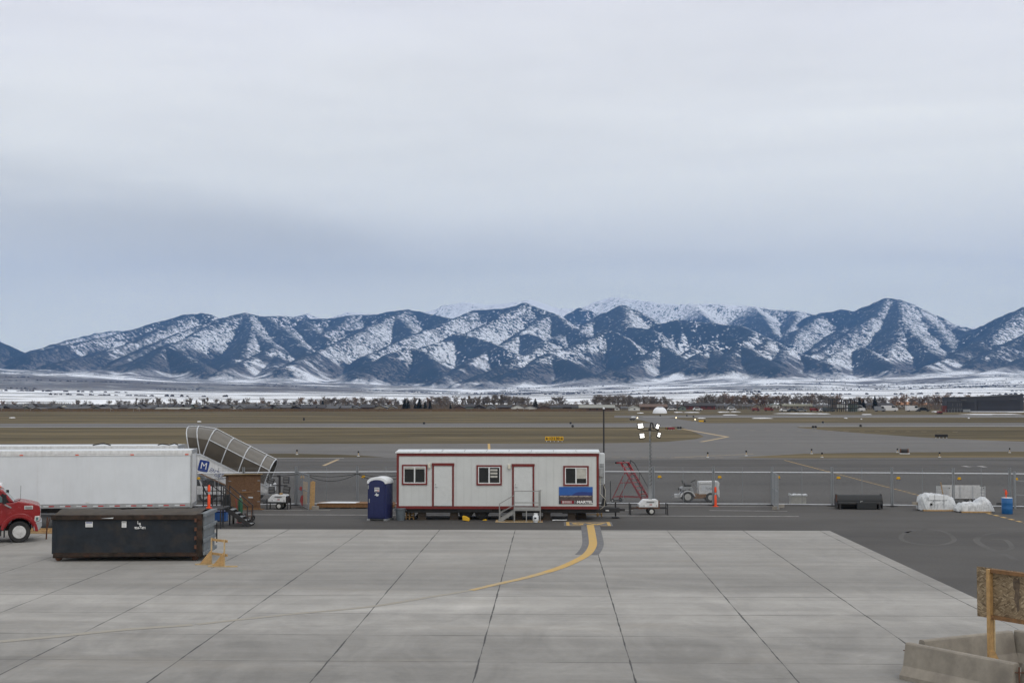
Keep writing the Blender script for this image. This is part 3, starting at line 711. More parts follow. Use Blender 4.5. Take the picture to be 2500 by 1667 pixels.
def mountain_mat():
    m, nt, b = newmat('mountain_cover')
    g = nd(nt, 'NewGeometry'); p = g.outputs['Position']; nn = g.outputs['Normal']
    s = nd(nt, 'SeparateXYZ', {0: p}); z = s.outputs[2]; y = s.outputs[1]; x = s.outputs[0]
    ns = nd(nt, 'SeparateXYZ', {0: nn}); nx = ns.outputs[0]
    rise_ = nd(nt, 'Attribute', None, attribute_name='rise').outputs['Fac']
    relief = nd(nt, 'Attribute', None, attribute_name='relief').outputs['Fac']
    big = noise(nt, p, 1 / 1300, 3, .5)
    mid = noise(nt, p, 1 / 380, 4, .6, .6)
    fin = noise(nt, scalev(nt, p, (1, 1, .6)), 1 / 95, 2, .6)
    tre = noise(nt, scalev(nt, p, (1, 1, .6)), 1 / 26, 2, .7)
    M_ = lambda a_, k, c_=0.0: math_(nt, 'MULTIPLY_ADD', a_, k, c_)
    add = lambda *q: q[0] if len(q) == 1 else math_(nt, 'ADD', q[0], add(*q[1:]))
    sub = lambda a_, b_: math_(nt, 'SUBTRACT', a_, b_)
    # open snow high on the back crest and on the plain, timber between
    hi = mapr(nt, add(z, M_(sub(big, .5), 500)), 950, 1250, 0, 1)
    back = mapr(nt, y, 14600, 15800, 0, 1)
    lowb = mapr(nt, add(rise_, M_(sub(mid, .5), 120)), 20, 90, 1, 0)
    wst = mapr(nt, x, -4500, 0, .35, 0)
    base = add(M_(nx, -1.9), M_(sub(mid, .5), 2.1), M_(sub(big, .5), 2.2), M_(relief, .30), wst, .46)
    base = mapr(nt, base, -.9, 1.1, -.50, 1.20)                 # stands stay stands, open slopes keep scattered trees
    f = add(base, M_(sub(fin, .5), 1.8), M_(sub(tre, .5), 7.0), M_(hi, -.3), M_(back, -1.55), M_(lowb, -.8))
    forest = mapr(nt, f, -.26, .24, 0, 1)
    # grass-covered foothills, brown under thin snow
    tf = add(M_(mapr(nt, rise_, 60, 420, 1, -1), .9), M_(sub(mid, .5), 3.4), M_(nx, -.3), M_(sub(big, .5), 1.8), M_(lowb, -.35), M_(sub(fin, .5), .9), wst)
    tan_ = mapr(nt, tf, .02, .5, 0, .9)
    # fields on the plain: brown strips and hedges through the snow
    fl1 = noise(nt, scalev(nt, p, (1 / 900, 1 / 520, 0)), 1.0, 4, .6, .8)
    fl2 = noise(nt, scalev(nt, p, (1 / 300, 1 / 170, 0)), 1.0, 4, .65, .6)
    bump = math_(nt, 'MULTIPLY', mapr(nt, y, 3300, 4300, 0, 1), mapr(nt, y, 6200, 7400, 1, 0))
    west = math_(nt, 'MULTIPLY', mapr(nt, x, -1900, 300, .085, 0), math_(nt, 'MULTIPLY_ADD', bump, 1.3, .15))
    near_ = mapr(nt, y, 2600, 4600, -.06, 0)
    fld = mapr(nt, add(M_(fl1, .62), M_(fl2, .38), west, near_), .500, .552, 0, .92)
    plain = mapr(nt, add(rise_, M_(sub(mid, .5), 210), M_(sub(fin, .5), 40)), 0, 42, 1, 0)
    snow = mix(nt, mapr(nt, mid, .3, .7, 0, 1), (.86, .88, .90), (.95, .96, .97))
    brown = mix(nt, mapr(nt, fl2, .3, .7, 0, 1), (.060, .052, .046), (.105, .090, .078))
    c = mix(nt, tan_, snow, brown)
    c = mix(nt, math_(nt, 'MULTIPLY', plain, fld), mix(nt, plain, c, snow), brown)
    c = mix(nt, math_(nt, 'MULTIPLY', forest, mapr(nt, plain, 0, 1, 1, 0)), c, mix(nt, tre, (.012, .018, .020), (.030, .040, .038)))
    setin(nt, b, 'Base Color', c); b.inputs['Roughness'].default_value = .95; b.inputs['Specular IOR Level'].default_value = .1
    return m
me.materials.append(mountain_mat())

# ------------------------------------------------------------------ the air between
hb = MB().bx(-16000, 16000, -300, 21500, -4, 2100)
hz = hb.build('haze', 'black_matt')
hm = bpy.data.materials.new('haze_air'); hm.use_nodes = True; hm.node_tree.nodes.clear()
pv = nd(hm.node_tree, 'VolumePrincipled', {'Density': 4.5e-5, 'Color': (.20, .46, 1.0, 1), 'Anisotropy': 0.0})
ho = nd(hm.node_tree, 'OutputMaterial'); hm.node_tree.links.new(pv.outputs[0], ho.inputs['Volume'])
hz.data.materials.clear(); hz.data.materials.append(hm)
hz['kind'] = 'stuff'

# ------------------------------------------------------------------ office trailer
def office_trailer():
    Yt = 72.0; K_ = Yt / FPX
    o = PY(968, 1241, Yt)
    t = thing('office_trailer', 'long white construction office trailer with red trim, two doors and three windows', 'office trailer', (o.x, Yt, 0), R(.35))
    lx = lambda px: (px - 968) * K_
    lz = lambda py: CAMZ - (py - 970) * K_
    x1 = lx(1461); zb_, zt = lz(1241), lz(1106); D = 3.2
    MB().bx(.06, x1 - .06, .02, D, zb_ + .05, zt - .02).build('wall', 'siding', t)
    # shallow grooves between the siding sheets
    g = MB()
    for k in range(1, 27):
        x = k * x1 / 27; g.bx(x - .006, x + .006, .012, .019, zb_ + .16, zt - .16)
    g.build('siding_seam', 'seam_grey', t)
    tr = MB()
    tr.bx(0, x1, -.012, .02, zb_, zb_ + .15); tr.bx(0, x1, -.012, .02, zt - .15, zt)
    tr.bx(0, .12, -.010, .02, zb_ + .15, zt - .15); tr.bx(x1 - .12, x1, -.010, .02, zb_ + .15, zt - .15)
    tr.bx(-.012, .05, .022, D, zb_, zb_ + .15); tr.bx(x1 - .05, x1 + .012, .022, D, zb_, zb_ + .15); tr.bx(x1 - .05, x1 + .012, .022, D, zt - .15, zt)
    tr.build('trim', 'red_trim', t)
    rf = MB().bx(-.06, x1 + .05, -.05, D + .05, zt + .002, zt + .06).prism([(-.05, zt + .06), (D / 2, zt + .15), (D + .05, zt + .06)], -.06, x1 + .05, 'x')
    r_ = rf.build('roof', 'roof_metal', t)
    sm = MB()
    for k in range(1, 9):
        x = k * (x1) / 9; sm.prism([(-.05, zt + .062), (D / 2, zt + .152), (D / 2, zt + .17), (-.05, zt + .08)], x - .012, x + .012, 'x')
    sm.each('roof_seam', 'grey_metal', r_)
    MB().bx(-.06, x1 + .05, -.075, -.052, zt + .01, zt + .085).build('gutter', 'white_paint', r_)
    for (a_, b_, c_, d_, open_) in ((981, 1043, 1133.5, 1183, 0), (1163, 1225, 1134.5, 1183.5, 1), (1374.5, 1436.5, 1136, 1185, 2)):
        X0, X1, Z1, Z0 = lx(a_), lx(b_), lz(c_), lz(d_)
        fr = MB(); k = .085
        fr.bx(X0, X1, -.03, .018, Z0, Z0 + k); fr.bx(X0, X1, -.03, .018, Z1 - k, Z1); fr.bx(X0, X0 + k, -.028, .018, Z0 + k, Z1 - k); fr.bx(X1 - k, X1, -.028, .018, Z0 + k, Z1 - k)
        w = fr.build('window', 'red_trim', t)
        s = MB(); a0, a1, b0, b1 = X0 + k, X1 - k, Z0 + k, Z1 - k; q = .05; mx = (a0 + a1) / 2
        s.bx(a0, a1, -.02, .017, b0, b0 + q); s.bx(a0, a1, -.02, .017, b1 - q, b1); s.bx(a0, a0 + q, -.018, .017, b0 + q, b1 - q); s.bx(a1 - q, a1, -.018, .017, b0 + q, b1 - q)
        s.bx(mx - .035, mx + .035, -.022, .017, b0 + q, b1 - q); s.build('sash', 'white_paint', w)
        MB().bx(a0 + q, a1 - q, .004, .012, b0 + q, b1 - q).build('glass', 'glass_dark', w)
        if open_ == 2: MB().bx(mx + .04, a1 - q - .005, -.002, .003, b0 + .30, b1 - q).build('blind', 'blind', w)
        if open_ == 1:
            bl = MB()
            for kk in range(3): bl.bx(mx + .06, a1 - q - .10, .0, .003, b0 + .32 + kk * .17, b0 + .42 + kk * .17)
            bl.build('blind', 'blind', w)
        if open_ == 0: MB().bx(a0 + q, a1 - q, .0, .003, b1 - q - .10, b1 - q).build('blind', 'blind', w)
    for (a_, b_, c_) in ((1055, 1108, 1129.8), (1250, 1304, 1131.5)):
        X0, X1, Z1 = lx(a_), lx(b_), lz(c_); Z0 = zb_ + .15; k = .085
        f = MB().bx(X0 - .02, X1 + .02, -.05, .018, Z1 - .14, Z1); f.bx(X0, X0 + k, -.03, .018, Z0, Z1 - .14); f.bx(X1 - k, X1, -.03, .018, Z0, Z1 - .14)
        f.build('door_frame', 'red_trim', t)
        d = MB().bx(X0 + k + .015, X1 - k - .015, -.014, .016, Z0 + .03, Z1 - .16).build('door', 'door_paint', t)
        MB().bx(X0 + k, X1 - k, -.03, .012, Z0, Z0 + .026).build('threshold', 'grey_metal', d)
        hx = X0 + k + .10; h = MB().cyl((hx, -.014, Z0 + 1.0), (hx, -.06, Z0 + 1.0), .028); h.bar((hx, -.06, Z0 + 1.0), (hx + .11, -.06, Z0 + .99), .02, .025)
        h.build('handle', 'grey_metal', d, smooth=True); MB().cyl((hx, -.014, Z0 + 1.13), (hx, -.035, Z0 + 1.13), .028).build('deadbolt', 'grey_metal', d, smooth=True)
        hg = MB()
        for zz_ in (.25, .95, 1.6): hg.cyl((X1 - k - .008, -.022, Z0 + zz_), (X1 - k - .008, -.022, Z0 + zz_ + .10), .012, n=6)
        hg.each('hinge', 'grey_metal', d)
        lt = MB().bx(X0 - .22, X0 - .08, -.10, .016, Z1 - .26, Z1 - .03); lt.build('wall_lamp', 'cream', t, bevel=.015)
    # company sign board
    X0, X1, Z1, Z0 = lx(1364), lx(1446), lz(1187), lz(1228.3); H_ = Z1 - Z0; W_ = X1 - X0
    sg = MB().bx(X0, X1, -.012, .016, Z0, Z1).build('sign_board', 'sign_blue', t)
    L = lambda u: X0 + u * W_; V = lambda v: Z0 + v * H_
    MB().prism([(L(.38), V(.50)), (L(.46), V(.62)), (L(.55), V(.69)), (L(.70), V(.71)), (L(.84), V(.695)), (L(1), V(.69)), (L(1), V(.50))], -.015, -.0125).build('hill_picture', 'sign_navy', sg)
    MB().bx(X0, X1, -.0165, -.0125, V(.18), V(.505)).build('ground_picture', 'sign_ground', sg)
    cz = MB(); rn = random.Random(5)
    for k in range(34):
        u = .03 + .93 * k / 34; cz.bx(L(u), L(u) + .05 + .03 * rn.random(), -.0185, -.017, V(.41 + .02 * rn.random()), V(.45 + .04 * rn.random()))
    cz.build('building_picture', 'sign_pale', sg)
    MB().bx(X0, X1, -.0195, -.0125, Z0, V(.18)).build('dark_band', 'sign_dark', sg)
    MB().bx(L(.06), L(.44), -.021, -.0198, Z0 + .005, V(.20)).build('red_band', 'sign_red', sg)
    tl = MB()
    for zz_ in (.055, .12):
        u = .095
        for wd in (.07, .035, .03, .05, .045, .025):
            tl.bx(L(u), L(u + wd) - .012, -.0225, -.0212, V(zz_), V(zz_ + .035)); u += wd + .006
    tl.build('small_lettering', 'letter_white', sg)
    text('lettering', 'MARTEL', .185, 'letter_white', sg, (L(.765), -.0215, V(.105)), ext=.002, sx=1.22, bold=.008)
    em = MB(); ex = L(.508); 
    em.bx(ex - .075, ex - .062, -.023, -.0198, V(.03), V(.19)); em.bx(ex + .062, ex + .075, -.023, -.0198, V(.03), V(.19))
    em.bar((ex - .062, -.0215, V(.185)), (ex, -.0215, V(.11)), .003, .016, (0, 1, 0)); em.bar((ex + .062, -.0215, V(.185)), (ex, -.0215, V(.11)), .003, .016, (0, 1, 0)); em.bx(ex - .008, ex + .008, -.023, -.0198, V(.03), V(.11))
    em.build('emblem', 'letter_white', sg)
    # running gear and hitch
    ch = MB().bx(.3, x1 - .2, .25, .40, zb_ - .22, zb_ - .002); ch.bx(.3, x1 - .2, D - .4, D - .25, zb_ - .22, zb_ - .002)
    for k in range(8): ch.bx(.5 + k * 1.3, .58 + k * 1.3, .40, D - .4, zb_ - .16, zb_ - .004)
    ch.bx(3.2, 5.0, .1, .25, zb_ - .14, zb_ - .004)
    ch.build('chassis', 'black_steel', t)
    zh = zb_ - .16
    hi = MB().bar((x1 - 1.9, .6, zh), (x1 + 1.15, 1.45, zh), .12, .24).bar((x1 - 1.9, 2.6, zh), (x1 + 1.15, 1.75, zh), .12, .24)
    hi.bx(x1 + .95, x1 + 1.45, 1.5, 1.7, zh - .06, zh + .07); hi.cyl((x1 + .95, 1.6, .1), (x1 + .95, 1.6, zh + .42), .045, n=10); hi.bx(x1 + .75, x1 + 1.15, 1.4, 1.8, .03, .08)
    hi.bx(x1 + .3, x1 + .5, 1.12, 1.2, zh - .0, zh + .05)
    hi.build('hitch', 'black_steel', t, bevel=.008)
    MB().bx(x1 + .40, x1 + .58, 1.05, 1.07, zh - .02, zh + .03).build('hitch_plate', 'letter_white', t)
    for x in (lx(1136), lx(1175)):
        wheel(t, (x, .62, .36), .36, .24, .20, rimmat='black_steel'); wheel(t, (x, D - .62, .36), .36, .24, .20, rimmat='black_steel')
    pr = MB()
    for x in (1.3, 3.0, 6.4, 7.9, 9.2):
        for k in range(3): pr.bx(x - .2, x + .2, .35 + .02 * k, .75 - .02 * k, .06 + .13 * k, .06 + .13 * k + .12)
        pr.bx(x - .25, x + .25, .28, .8, 0, .058)
    pr.each('support_pier', 'pier_shaded', t, n=4)
    ac = MB().bx(x1 + .02, x1 + .34, .55, 1.55, lz(1182), zt - .03).build('air_conditioner', 'roof_metal', t, bevel=.02)
    gr = MB()
    for k in range(14): gr.bx(x1 + .06, x1 + .30, .535, .549, lz(1180) + k * .075, lz(1180) + k * .075 + .045)
    gr.build('air_grille', 'galv_dark', ac)
    mb_ = MB().bx(x1 + .02, x1 + .22, .15, .5, lz(1162), lz(1143)); mb_.build('meter_box', 'grey_metal', t, bevel=.01)
    MB().tube([(x1 + .10, .3, lz(1162)), (x1 + .08, .3, 1.4), (x1 + .35, .5, 1.1), (x1 + .3, .6, .7), (x1 + .1, .7, .55)], .015).build('power_cable', 'cream', t)
office_trailer()

# ------------------------------------------------------------------ landing and steps at the right door
def landing():
    o = G(1254, 1274)
    t = thing('door_steps', 'grey metal landing with handrails and steps at the right trailer door', 'steps', (o.x, o.y, 0))
    k = o.y / FPX; Wd = (1320 - 1254) * k; z = .72; rt = 1.62
    MB().bx(0, Wd, 0, 1.1, z - .14, z).build('platform', 'alu', t, bevel=.01)
    lg = MB()
    for x, y in ((.03, .03), (Wd - .03, .03), (.03, 1.05), (Wd - .03, 1.05), (Wd * .47, .03)): MB.bar(lg, (x, y, 0), (x, y, z - .142), .055, .055)
    lg.each('leg', 'alu', t)
    r_ = MB(); 
    for x, y in ((.03, .03), (Wd - .03, .03), (Wd - .03, 1.05)): r_.bar((x, y, z + .002), (x, y, rt), .05, .05)
    r_.bx(Wd - .12, Wd, .0, .03, z, rt + .02)
    for zz_ in (rt - .02, rt - .62):
        r_.bar((.06, .03, zz_), (Wd - .06, .03, zz_), .04, .04); r_.bar((Wd - .03, .06, zz_), (Wd - .03, 1.05, zz_), .04, .04)
    r_.build('railing', 'alu', t)
    sr = MB()
    for y in (.03, 1.05):
        sr.bar((.0, y, rt - .25), (-.72, y, .95), .04, .04); sr.bar((.0, y, rt - .75), (-.72, y, .45), .04, .04); sr.bar((-.74, y, 0), (-.74, y, .97), .045, .045)
    sr.build('stair_rail', 'alu', t)
    st = MB()
    for i in range(3): st.bx(-.24 * (i + 1), -.24 * i - .01, .08, 1.0, z - .16 - .18 * (i + 1), z - .12 - .18 * (i + 1))
    for y in (.06, 1.02): st.bar((0, y, z - .2), (-.78, y, .02), .03, .16)
    st.each('step', 'alu', t)
    MB().bx(-.95, Wd + .1, -.12, 1.2, 0.0, .018).build('ground_board', 'timber_pale', t)
landing()

# propane tank beside the steps
o = G(1308, 1274)
t = thing('propane_tank', 'small white propane cylinder standing under the landing of the trailer', 'gas cylinder', (o.x, o.y - .25, .02))
MB().lathe([(.0, .03), (.09, .03), (.14, .07), (.155, .12), (.155, .27), (.14, .33), (.08, .37), (.0, .375)], n=24).build('tank', 'white_plastic', t, smooth=True)
MB().lathe([(.10, 0), (.115, 0), (.115, .045), (.10, .045)], n=20).build('foot_ring', 'white_plastic', t, smooth=True)
MB().lathe([(.085, .355), (.10, .355), (.10, .46), (.085, .46)], n=20).cyl((0, 0, .375), (0, 0, .44), .025).build('collar', 'white_plastic', t, smooth=True)
MB().bx(-.08, .04, -.162, -.15, .18, .26).build('label_mark', 'letter_dark', t)

# ------------------------------------------------------------------ portable toilet
def toilet():
    o = G(925, 1271)
    t = thing('portable_toilet', 'dark blue portable toilet with arched white roof left of the trailer', 'portable toilet', (o.x, o.y + .55, 0), R(-11))
    w_, d_ = .52, .55
    MB().bx(-w_, w_, -d_, d_, .10, 1.98).build('body', 'blue_plastic', t, bevel=.03)
    arch = [(-w_ - .03, 1.93)] + [(-(w_ + .03) * math.cos(math.pi * i / 12), 2.02 + .26 * math.sin(math.pi * i / 12)) for i in range(13)] + [(w_ + .03, 1.93)]
    inn = [(-w_ + .05, 1.90)] + [(-(w_ - .06) * math.cos(math.pi * i / 12), 1.96 + .20 * math.sin(math.pi * i / 12)) for i in range(13)] + [(w_ - .05, 1.90)]
    MB().prism(arch, -d_ - .03, d_ + .03).build('roof', 'white_plastic', t, bevel=.02)
    dm = [(-w_ + .09, .18), (w_ - .09, .18), (w_ - .09, 1.93)] + [((w_ - .09) * math.cos(math.pi * i / 12), 1.95 + .19 * math.sin(math.pi * i / 12)) for i in range(13)] + [(-w_ + .09, 1.93)]
    d = MB().prism(dm, -d_ - .05, -d_ - .002).build('door', 'blue_plastic', t, bevel=.012)
    pr = MB()
    for x in (-.28, .0, .28): pr.bx(x - .10, x + .10, -d_ - .058, -d_ - .051, .30, 1.05)
    pr.each('door_panel', 'blue_plastic', d, bevel=.006)
    MB().bx(-.12, .14, -d_ - .058, -d_ - .051, 1.52, 1.74).build('door_sign', 'letter_white', d)
    ds = MB()
    for i in range(4): ds.bx(-.10 + i * .058, -.06 + i * .058, -d_ - .062, -d_ - .059, 1.64, 1.71)
    ds.bx(-.09, .02, -d_ - .062, -d_ - .059, 1.545, 1.575); ds.each('sign_mark', 'letter_dark', d)
    MB().bx(.03, .12, -d_ - .062, -d_ - .059, 1.545, 1.60).build('sign_mark', 'letter_red', d)
    MB().prism([(-.13, 1.34), (-.06, 1.40), (-.02, 1.46), (.04, 1.40), (.12, 1.39), (.08, 1.30), (.0, 1.28), (-.04, 1.33)], -d_ - .058, -d_ - .051).build('animal_emblem', 'roof_metal', d)
    MB().bx(-w_ + .10, -w_ + .14, -d_ - .075, -d_ - .052, .95, 1.15).build('latch', 'grey_metal', d)
    MB().bx(-w_ + .02, -w_ + .07, -d_ - .01, -d_ - .002, 1.66, 1.86).build('vent_slot', 'grey_metal', t)
    v = MB()
    for z in (1.55, 1.62, 1.69, 1.76): v.bx(w_ + .002, w_ + .012, -.3, .3, z, z + .04)
    for y in (-.3, .05): v.bx(w_ + .002, w_ + .014, y, y + .25, .3, 1.4)
    v.each('side_vent', 'blue_plastic', t)
    sk = MB().bx(-w_ - .02, -w_ + .14, -d_ - .06, d_ + .06, 0, .098); sk.bx(w_ - .14, w_ + .02, -d_ - .06, d_ + .06, 0, .098); sk.bx(-w_ + .14, w_ - .14, -.4, .4, .03, .097)
    sk.each('skid', 'galv_dark', t, bevel=.01)
toilet()

# grey bin
o = G(976, 1271)
t = thing('trash_bin', 'slate grey plastic dustbin at the left end of the office trailer', 'dustbin', (o.x, o.y + .3, 0))
MB().lathe([(.0, .0), (.20, .0), (.205, .02), (.26, .56), (.275, .57), (.285, .62), (.27, .66), (.255, .655), (.24, .6), (.19, .05), (.0, .05)], n=28).build('barrel', 'bin_grey', t, smooth=True)
hd = MB()
for s_ in (-1, 1): hd.bx(s_ * .30 - .02, s_ * .30 + .02, -.07, .07, .50, .56)
hd.each('handle', 'bin_grey', t)

# stacked timber pallets and clutter under the trailer
def pallet(px, py, label, n, mt, dy=.7, sc=1.0):
    o = G(px, py)
    t = thing('pallet', label, 'pallet', (o.x, o.y + dy, 0), R(3), 'pallets under the trailer')
    for k in range(n):
        b = MB(); z = k * .135
        for i in range(5): b.bx(-.48 * sc, .48 * sc, -.5 + i * .21, -.5 + i * .21 + .13, z + .105, z + .13)
        b.each('deck_board', mt, t); b = MB()
        for x in (-.48 * sc, -.03, .42 * sc): b.bx(x, x + .06, -.5, .47, z, z + .103)
        b.each('stringer', mt, t)
pallet(998, 1268, 'stack of four wooden pallets right of the grey dustbin', 4, 'timber', .6, .42)
o = G(1029, 1267)
t = thing('hand_truck', 'rusty red hand truck lying under the left part of the trailer', 'hand truck', (o.x, o.y + .6, 0))
f = MB()
for y in (0, .4): f.tube([(-.25, y, .12), (.15, y, .5), (.32, y, .52)], .022)
for k in range(3): f.cyl((-.15 + k * .13, 0, .2 + k * .125), (-.15 + k * .13, .4, .2 + k * .125), .016, n=6)
f.bx(-.42, -.24, -.02, .42, .07, .09); f.build('frame', 'red_rack', t)
for y in (-.08, .48): wheel(t, (-.2, y, .13), .13, .06, .06, holes=False)

# things on the ground in front of the trailer
def small(name, label, cat, px, py, mb, m, group=None, dz=0.0, **k):
    o = G(px, py); b = mb.build(name, m, None, loc=(o.x, o.y, dz), **k); return tag(b, label, cat, group)
q = MB(); prof = [(-.19, .05), (.16, .0), (.19, .05), (.17, .16), (-.02, .24), (-.19, .26)]
q.loft([[(x, -.10, z) for x, z in prof], [(x * .92, .0, z * 1.06 + .01) for x, z in prof], [(x, .10, z) for x, z in prof]])
small('wheel_chock', 'large yellow chock leaning at the front trailer wheel', 'wheel chock', 1138, 1271.5, q, 'yellow', bevel=.015, dz=.002)
small('wheel_chock', 'thin yellow chock lying flat behind the trailer wheels', 'wheel chock', 1184, 1270, MB().prism([(-.12, 0), (.12, 0), (.10, .05), (.02, .07), (-.12, .03)], -.05, .05), 'yellow', bevel=.006)
q = MB().tube([(-.38, .0, .03), (-.1, .05, .03), (.15, .02, .03), (.36, .12, .03)], .022); q.bx(-.40, -.30, -.04, .04, .004, .05)
small('white_hose', 'white hose end lying on the asphalt by the gate number', 'hose', 1367, 1270.5, q, 'white_plastic')
q = MB().cyl((-.45, 0, .14), (.1, 0, .14), .025).lathe([(.0, .1), (.09, .1), (.09, .2), (.04, .24), (.04, .34), (.13, .34), (.13, .40), (.0, .40)], (0, 0, .14), 18, 'x')
small('pipe_valve', 'yellow pipe valve resting under the trailer hitch', 'valve', 1452, 1262, q, 'timber', smooth=True, dz=.0)
q = MB()
for k in range(3): q.bx(-.3 + .02 * k, .3 - .03 * k, -.2, .25, k * .145, k * .145 + .14)
small('timber_cribbing', 'dark stacked timber blocks under the hitch end of the trailer', 'timber blocks', 1418, 1264, q, 'pier_shaded', bevel=.008)
q = MB().bx(-.10, .10, -.06, .06, 0, .05)
small('brick', 'red brick on the board beside the propane cylinder', 'brick', 1321, 1272.5, q, 'rust', dz=.02)

# ------------------------------------------------------------------ tall black mast behind the trailer end
b_ = G(1474.5, 1233.5)
t = thing('flag_mast', 'slim black mast on a cone foot at the right end of the trailer', 'mast', (b_.x, b_.y, 0))
mz = CAMZ - (998 - 970) * b_.y / FPX
MB().cyl((0, 0, .3), (0, 0, mz), .050, .045, n=12).build('pole', 'black_steel', t, smooth=True)
MB().lathe([(0, 0), (.20, 0), (.19, .03), (.07, .45), (.05, .55), (0, .55)], n=20).build('foot', 'black_matt', t, smooth=True)
MB().lathe([(0, 0), (.06, 0), (.06, .06), (.03, .10), (0, .10)], (0, 0, mz), 12).build('tip', 'white_plastic', t, smooth=True)
MB().tube([(.06, -.05, .5), (.10, -.06, .9), (-.05, -.06, 1.3), (-.35, -.2, 1.8)], .014).build('cord', 'cream', t)

# ------------------------------------------------------------------ temporary chain-link fence
def fence_panel_proto():
    t = thing('fence_panel', 'chain-link fence panel', 'fence panel', (0, 0, 0))
    L_ = 3.58; H_ = 1.98
    f = MB()
    for x in (.0, L_): f.cyl((x, 0, .05), (x, 0, H_ + .33), .042, n=8)
    f.each('post', 'galv', t, smooth=True)
    MB().cyl((L_ / 2, 0, .06), (L_ / 2, 0, H_ + .31), .021, n=6).build('middle_post', 'galv', t, smooth=True)
    a = MB().cyl((.03, 0, H_), (L_ - .03, 0, H_), .034, n=8).cyl((.03, 0, .09), (L_ - .03, 0, .09), .030, n=8)
    a.each('rail', 'rail_light', t, smooth=True)
    m = MB(); st = .075; r_ = .0042; n = int(L_ / st); h0, h1 = .11, H_ - .03; hh = h1 - h0
    def seg(x0, z0, x1, z1, y):
        dx, dz = x1 - x0, z1 - z0; l = math.hypot(dx, dz); px_, pz_ = -dz / l * r_, dx / l * r_
        m.add([(x0 + px_, y, z0 + pz_), (x1 + px_, y, z1 + pz_), (x1 - px_, y, z1 - pz_), (x0 - px_, y, z0 - pz_), (x0, y - r_, z0), (x1, y - r_, z1), (x1, y + r_, z1), (x0, y + r_, z0)], [(0, 1, 2, 3), (4, 5, 6, 7)])
    for k in range(-int(hh / st) - 1, n + 1):
        x0 = .03 + k * st; a0 = max(0, .03 - x0); a1 = min(hh, L_ - .03 - x0)
        if a1 > a0:
            seg(x0 + a0, h0 + a0, x0 + a1, h0 + a1, .002); seg(x0 + a0, h1 - a0, x0 + a1, h1 - a1, -.003)
    m.build('mesh_wire', 'galv_dark', t, recalc=False)
    wv_ = MB()
    for k in range(3): wv_.cyl((0, 0, H_ + .10 + k * .09), (L_, 0, H_ + .10 + k * .09), .004, n=4)
    wv_.build('top_wire', 'galv_dark', t)
    ft = MB()
    for x in (.0, L_): ft.prism([(x - .30, -.03), (x + .30, -.03), (x + .30, .03), (x - .30, .03)], .0, .03, 'z'); ft.bx(x - .03, x + .03, -.42, .42, .031, .06)
    ft.each('foot', 'black_steel', t, n=2)
    yt = MB().prism([(.22, H_ - .36), (.47, H_ - .36), (.44, H_ - .22), (.25, H_ - .22)], -.035, -.012).build('yellow_tag', 'yellow_sign', t, bevel=.01)
    MB().bx(.24, .28, -.036, -.010, H_ - .40, H_ - .361).bx(.41, .45, -.036, -.010, H_ - .40, H_ - .361).each('tag_clip', 'black_matt', yt)
    return t
FP = fence_panel_proto()
ends = [(1595, 1232), (1742, 1233), (1885, 1233.5), (2032, 1235), (2178, 1236), (2328, 1237.5), (2466, 1239), (2614, 1241)]
def set_panel(o, a_, b_, label):
    A = G(*a_); B = G(*b_); d = B - A
    o.location = A + d.normalized() * .045; o.rotation_euler.z = math.atan2(d.y, d.x); o.scale = ((d.length - .09) / 3.58, 1, 1)
    o['label'] = label; o['group'] = 'panels of the temporary chain-link fence'
plabs = ['chain-link fence panel in front of the white tug tractor', 'chain-link fence panel between tug tractor and open gate leaf', 'chain-link fence panel with a pale covered crate behind it',
         'chain-link fence panel behind the black covered spreader', 'chain-link fence panel right of the black spreader, with a wrapped load at its foot',
         'chain-link fence panel in front of the white cargo cart', 'chain-link fence panel behind the blue barrel, at the right picture edge']
set_panel(FP, ends[0], ends[1], plabs[0])
for i in range(1, 7): set_panel(dup(FP, (0, 0, 0)), ends[i], ends[i + 1], plabs[i])
lend = [(325, 1241), (471, 1237.5), (594, 1235), (722, 1233), (872, 1232), (1012, 1231.5), (1158, 1231), (1304, 1231), (1450, 1231), (1595, 1232)]
llabs = ['chain-link fence panel hidden mostly behind the white box trailer', 'chain-link fence panel before the boarding stairs, left of the brown shed', 'chain-link fence panel behind the brown plywood shed', 'chain-link fence panel left of the portable toilet, with the black cable hanging on it',
         'chain-link fence panel right behind the portable toilet', 'chain-link fence panel behind the left window of the office trailer', 'chain-link fence panel behind the middle of the office trailer', 'chain-link fence panel behind the blue sign of the office trailer', 'chain-link fence panel in front of the red rolling ladder']
for i in range(9): set_panel(dup(FP, (0, 0, 0)), lend[i], lend[i + 1], llabs[i])
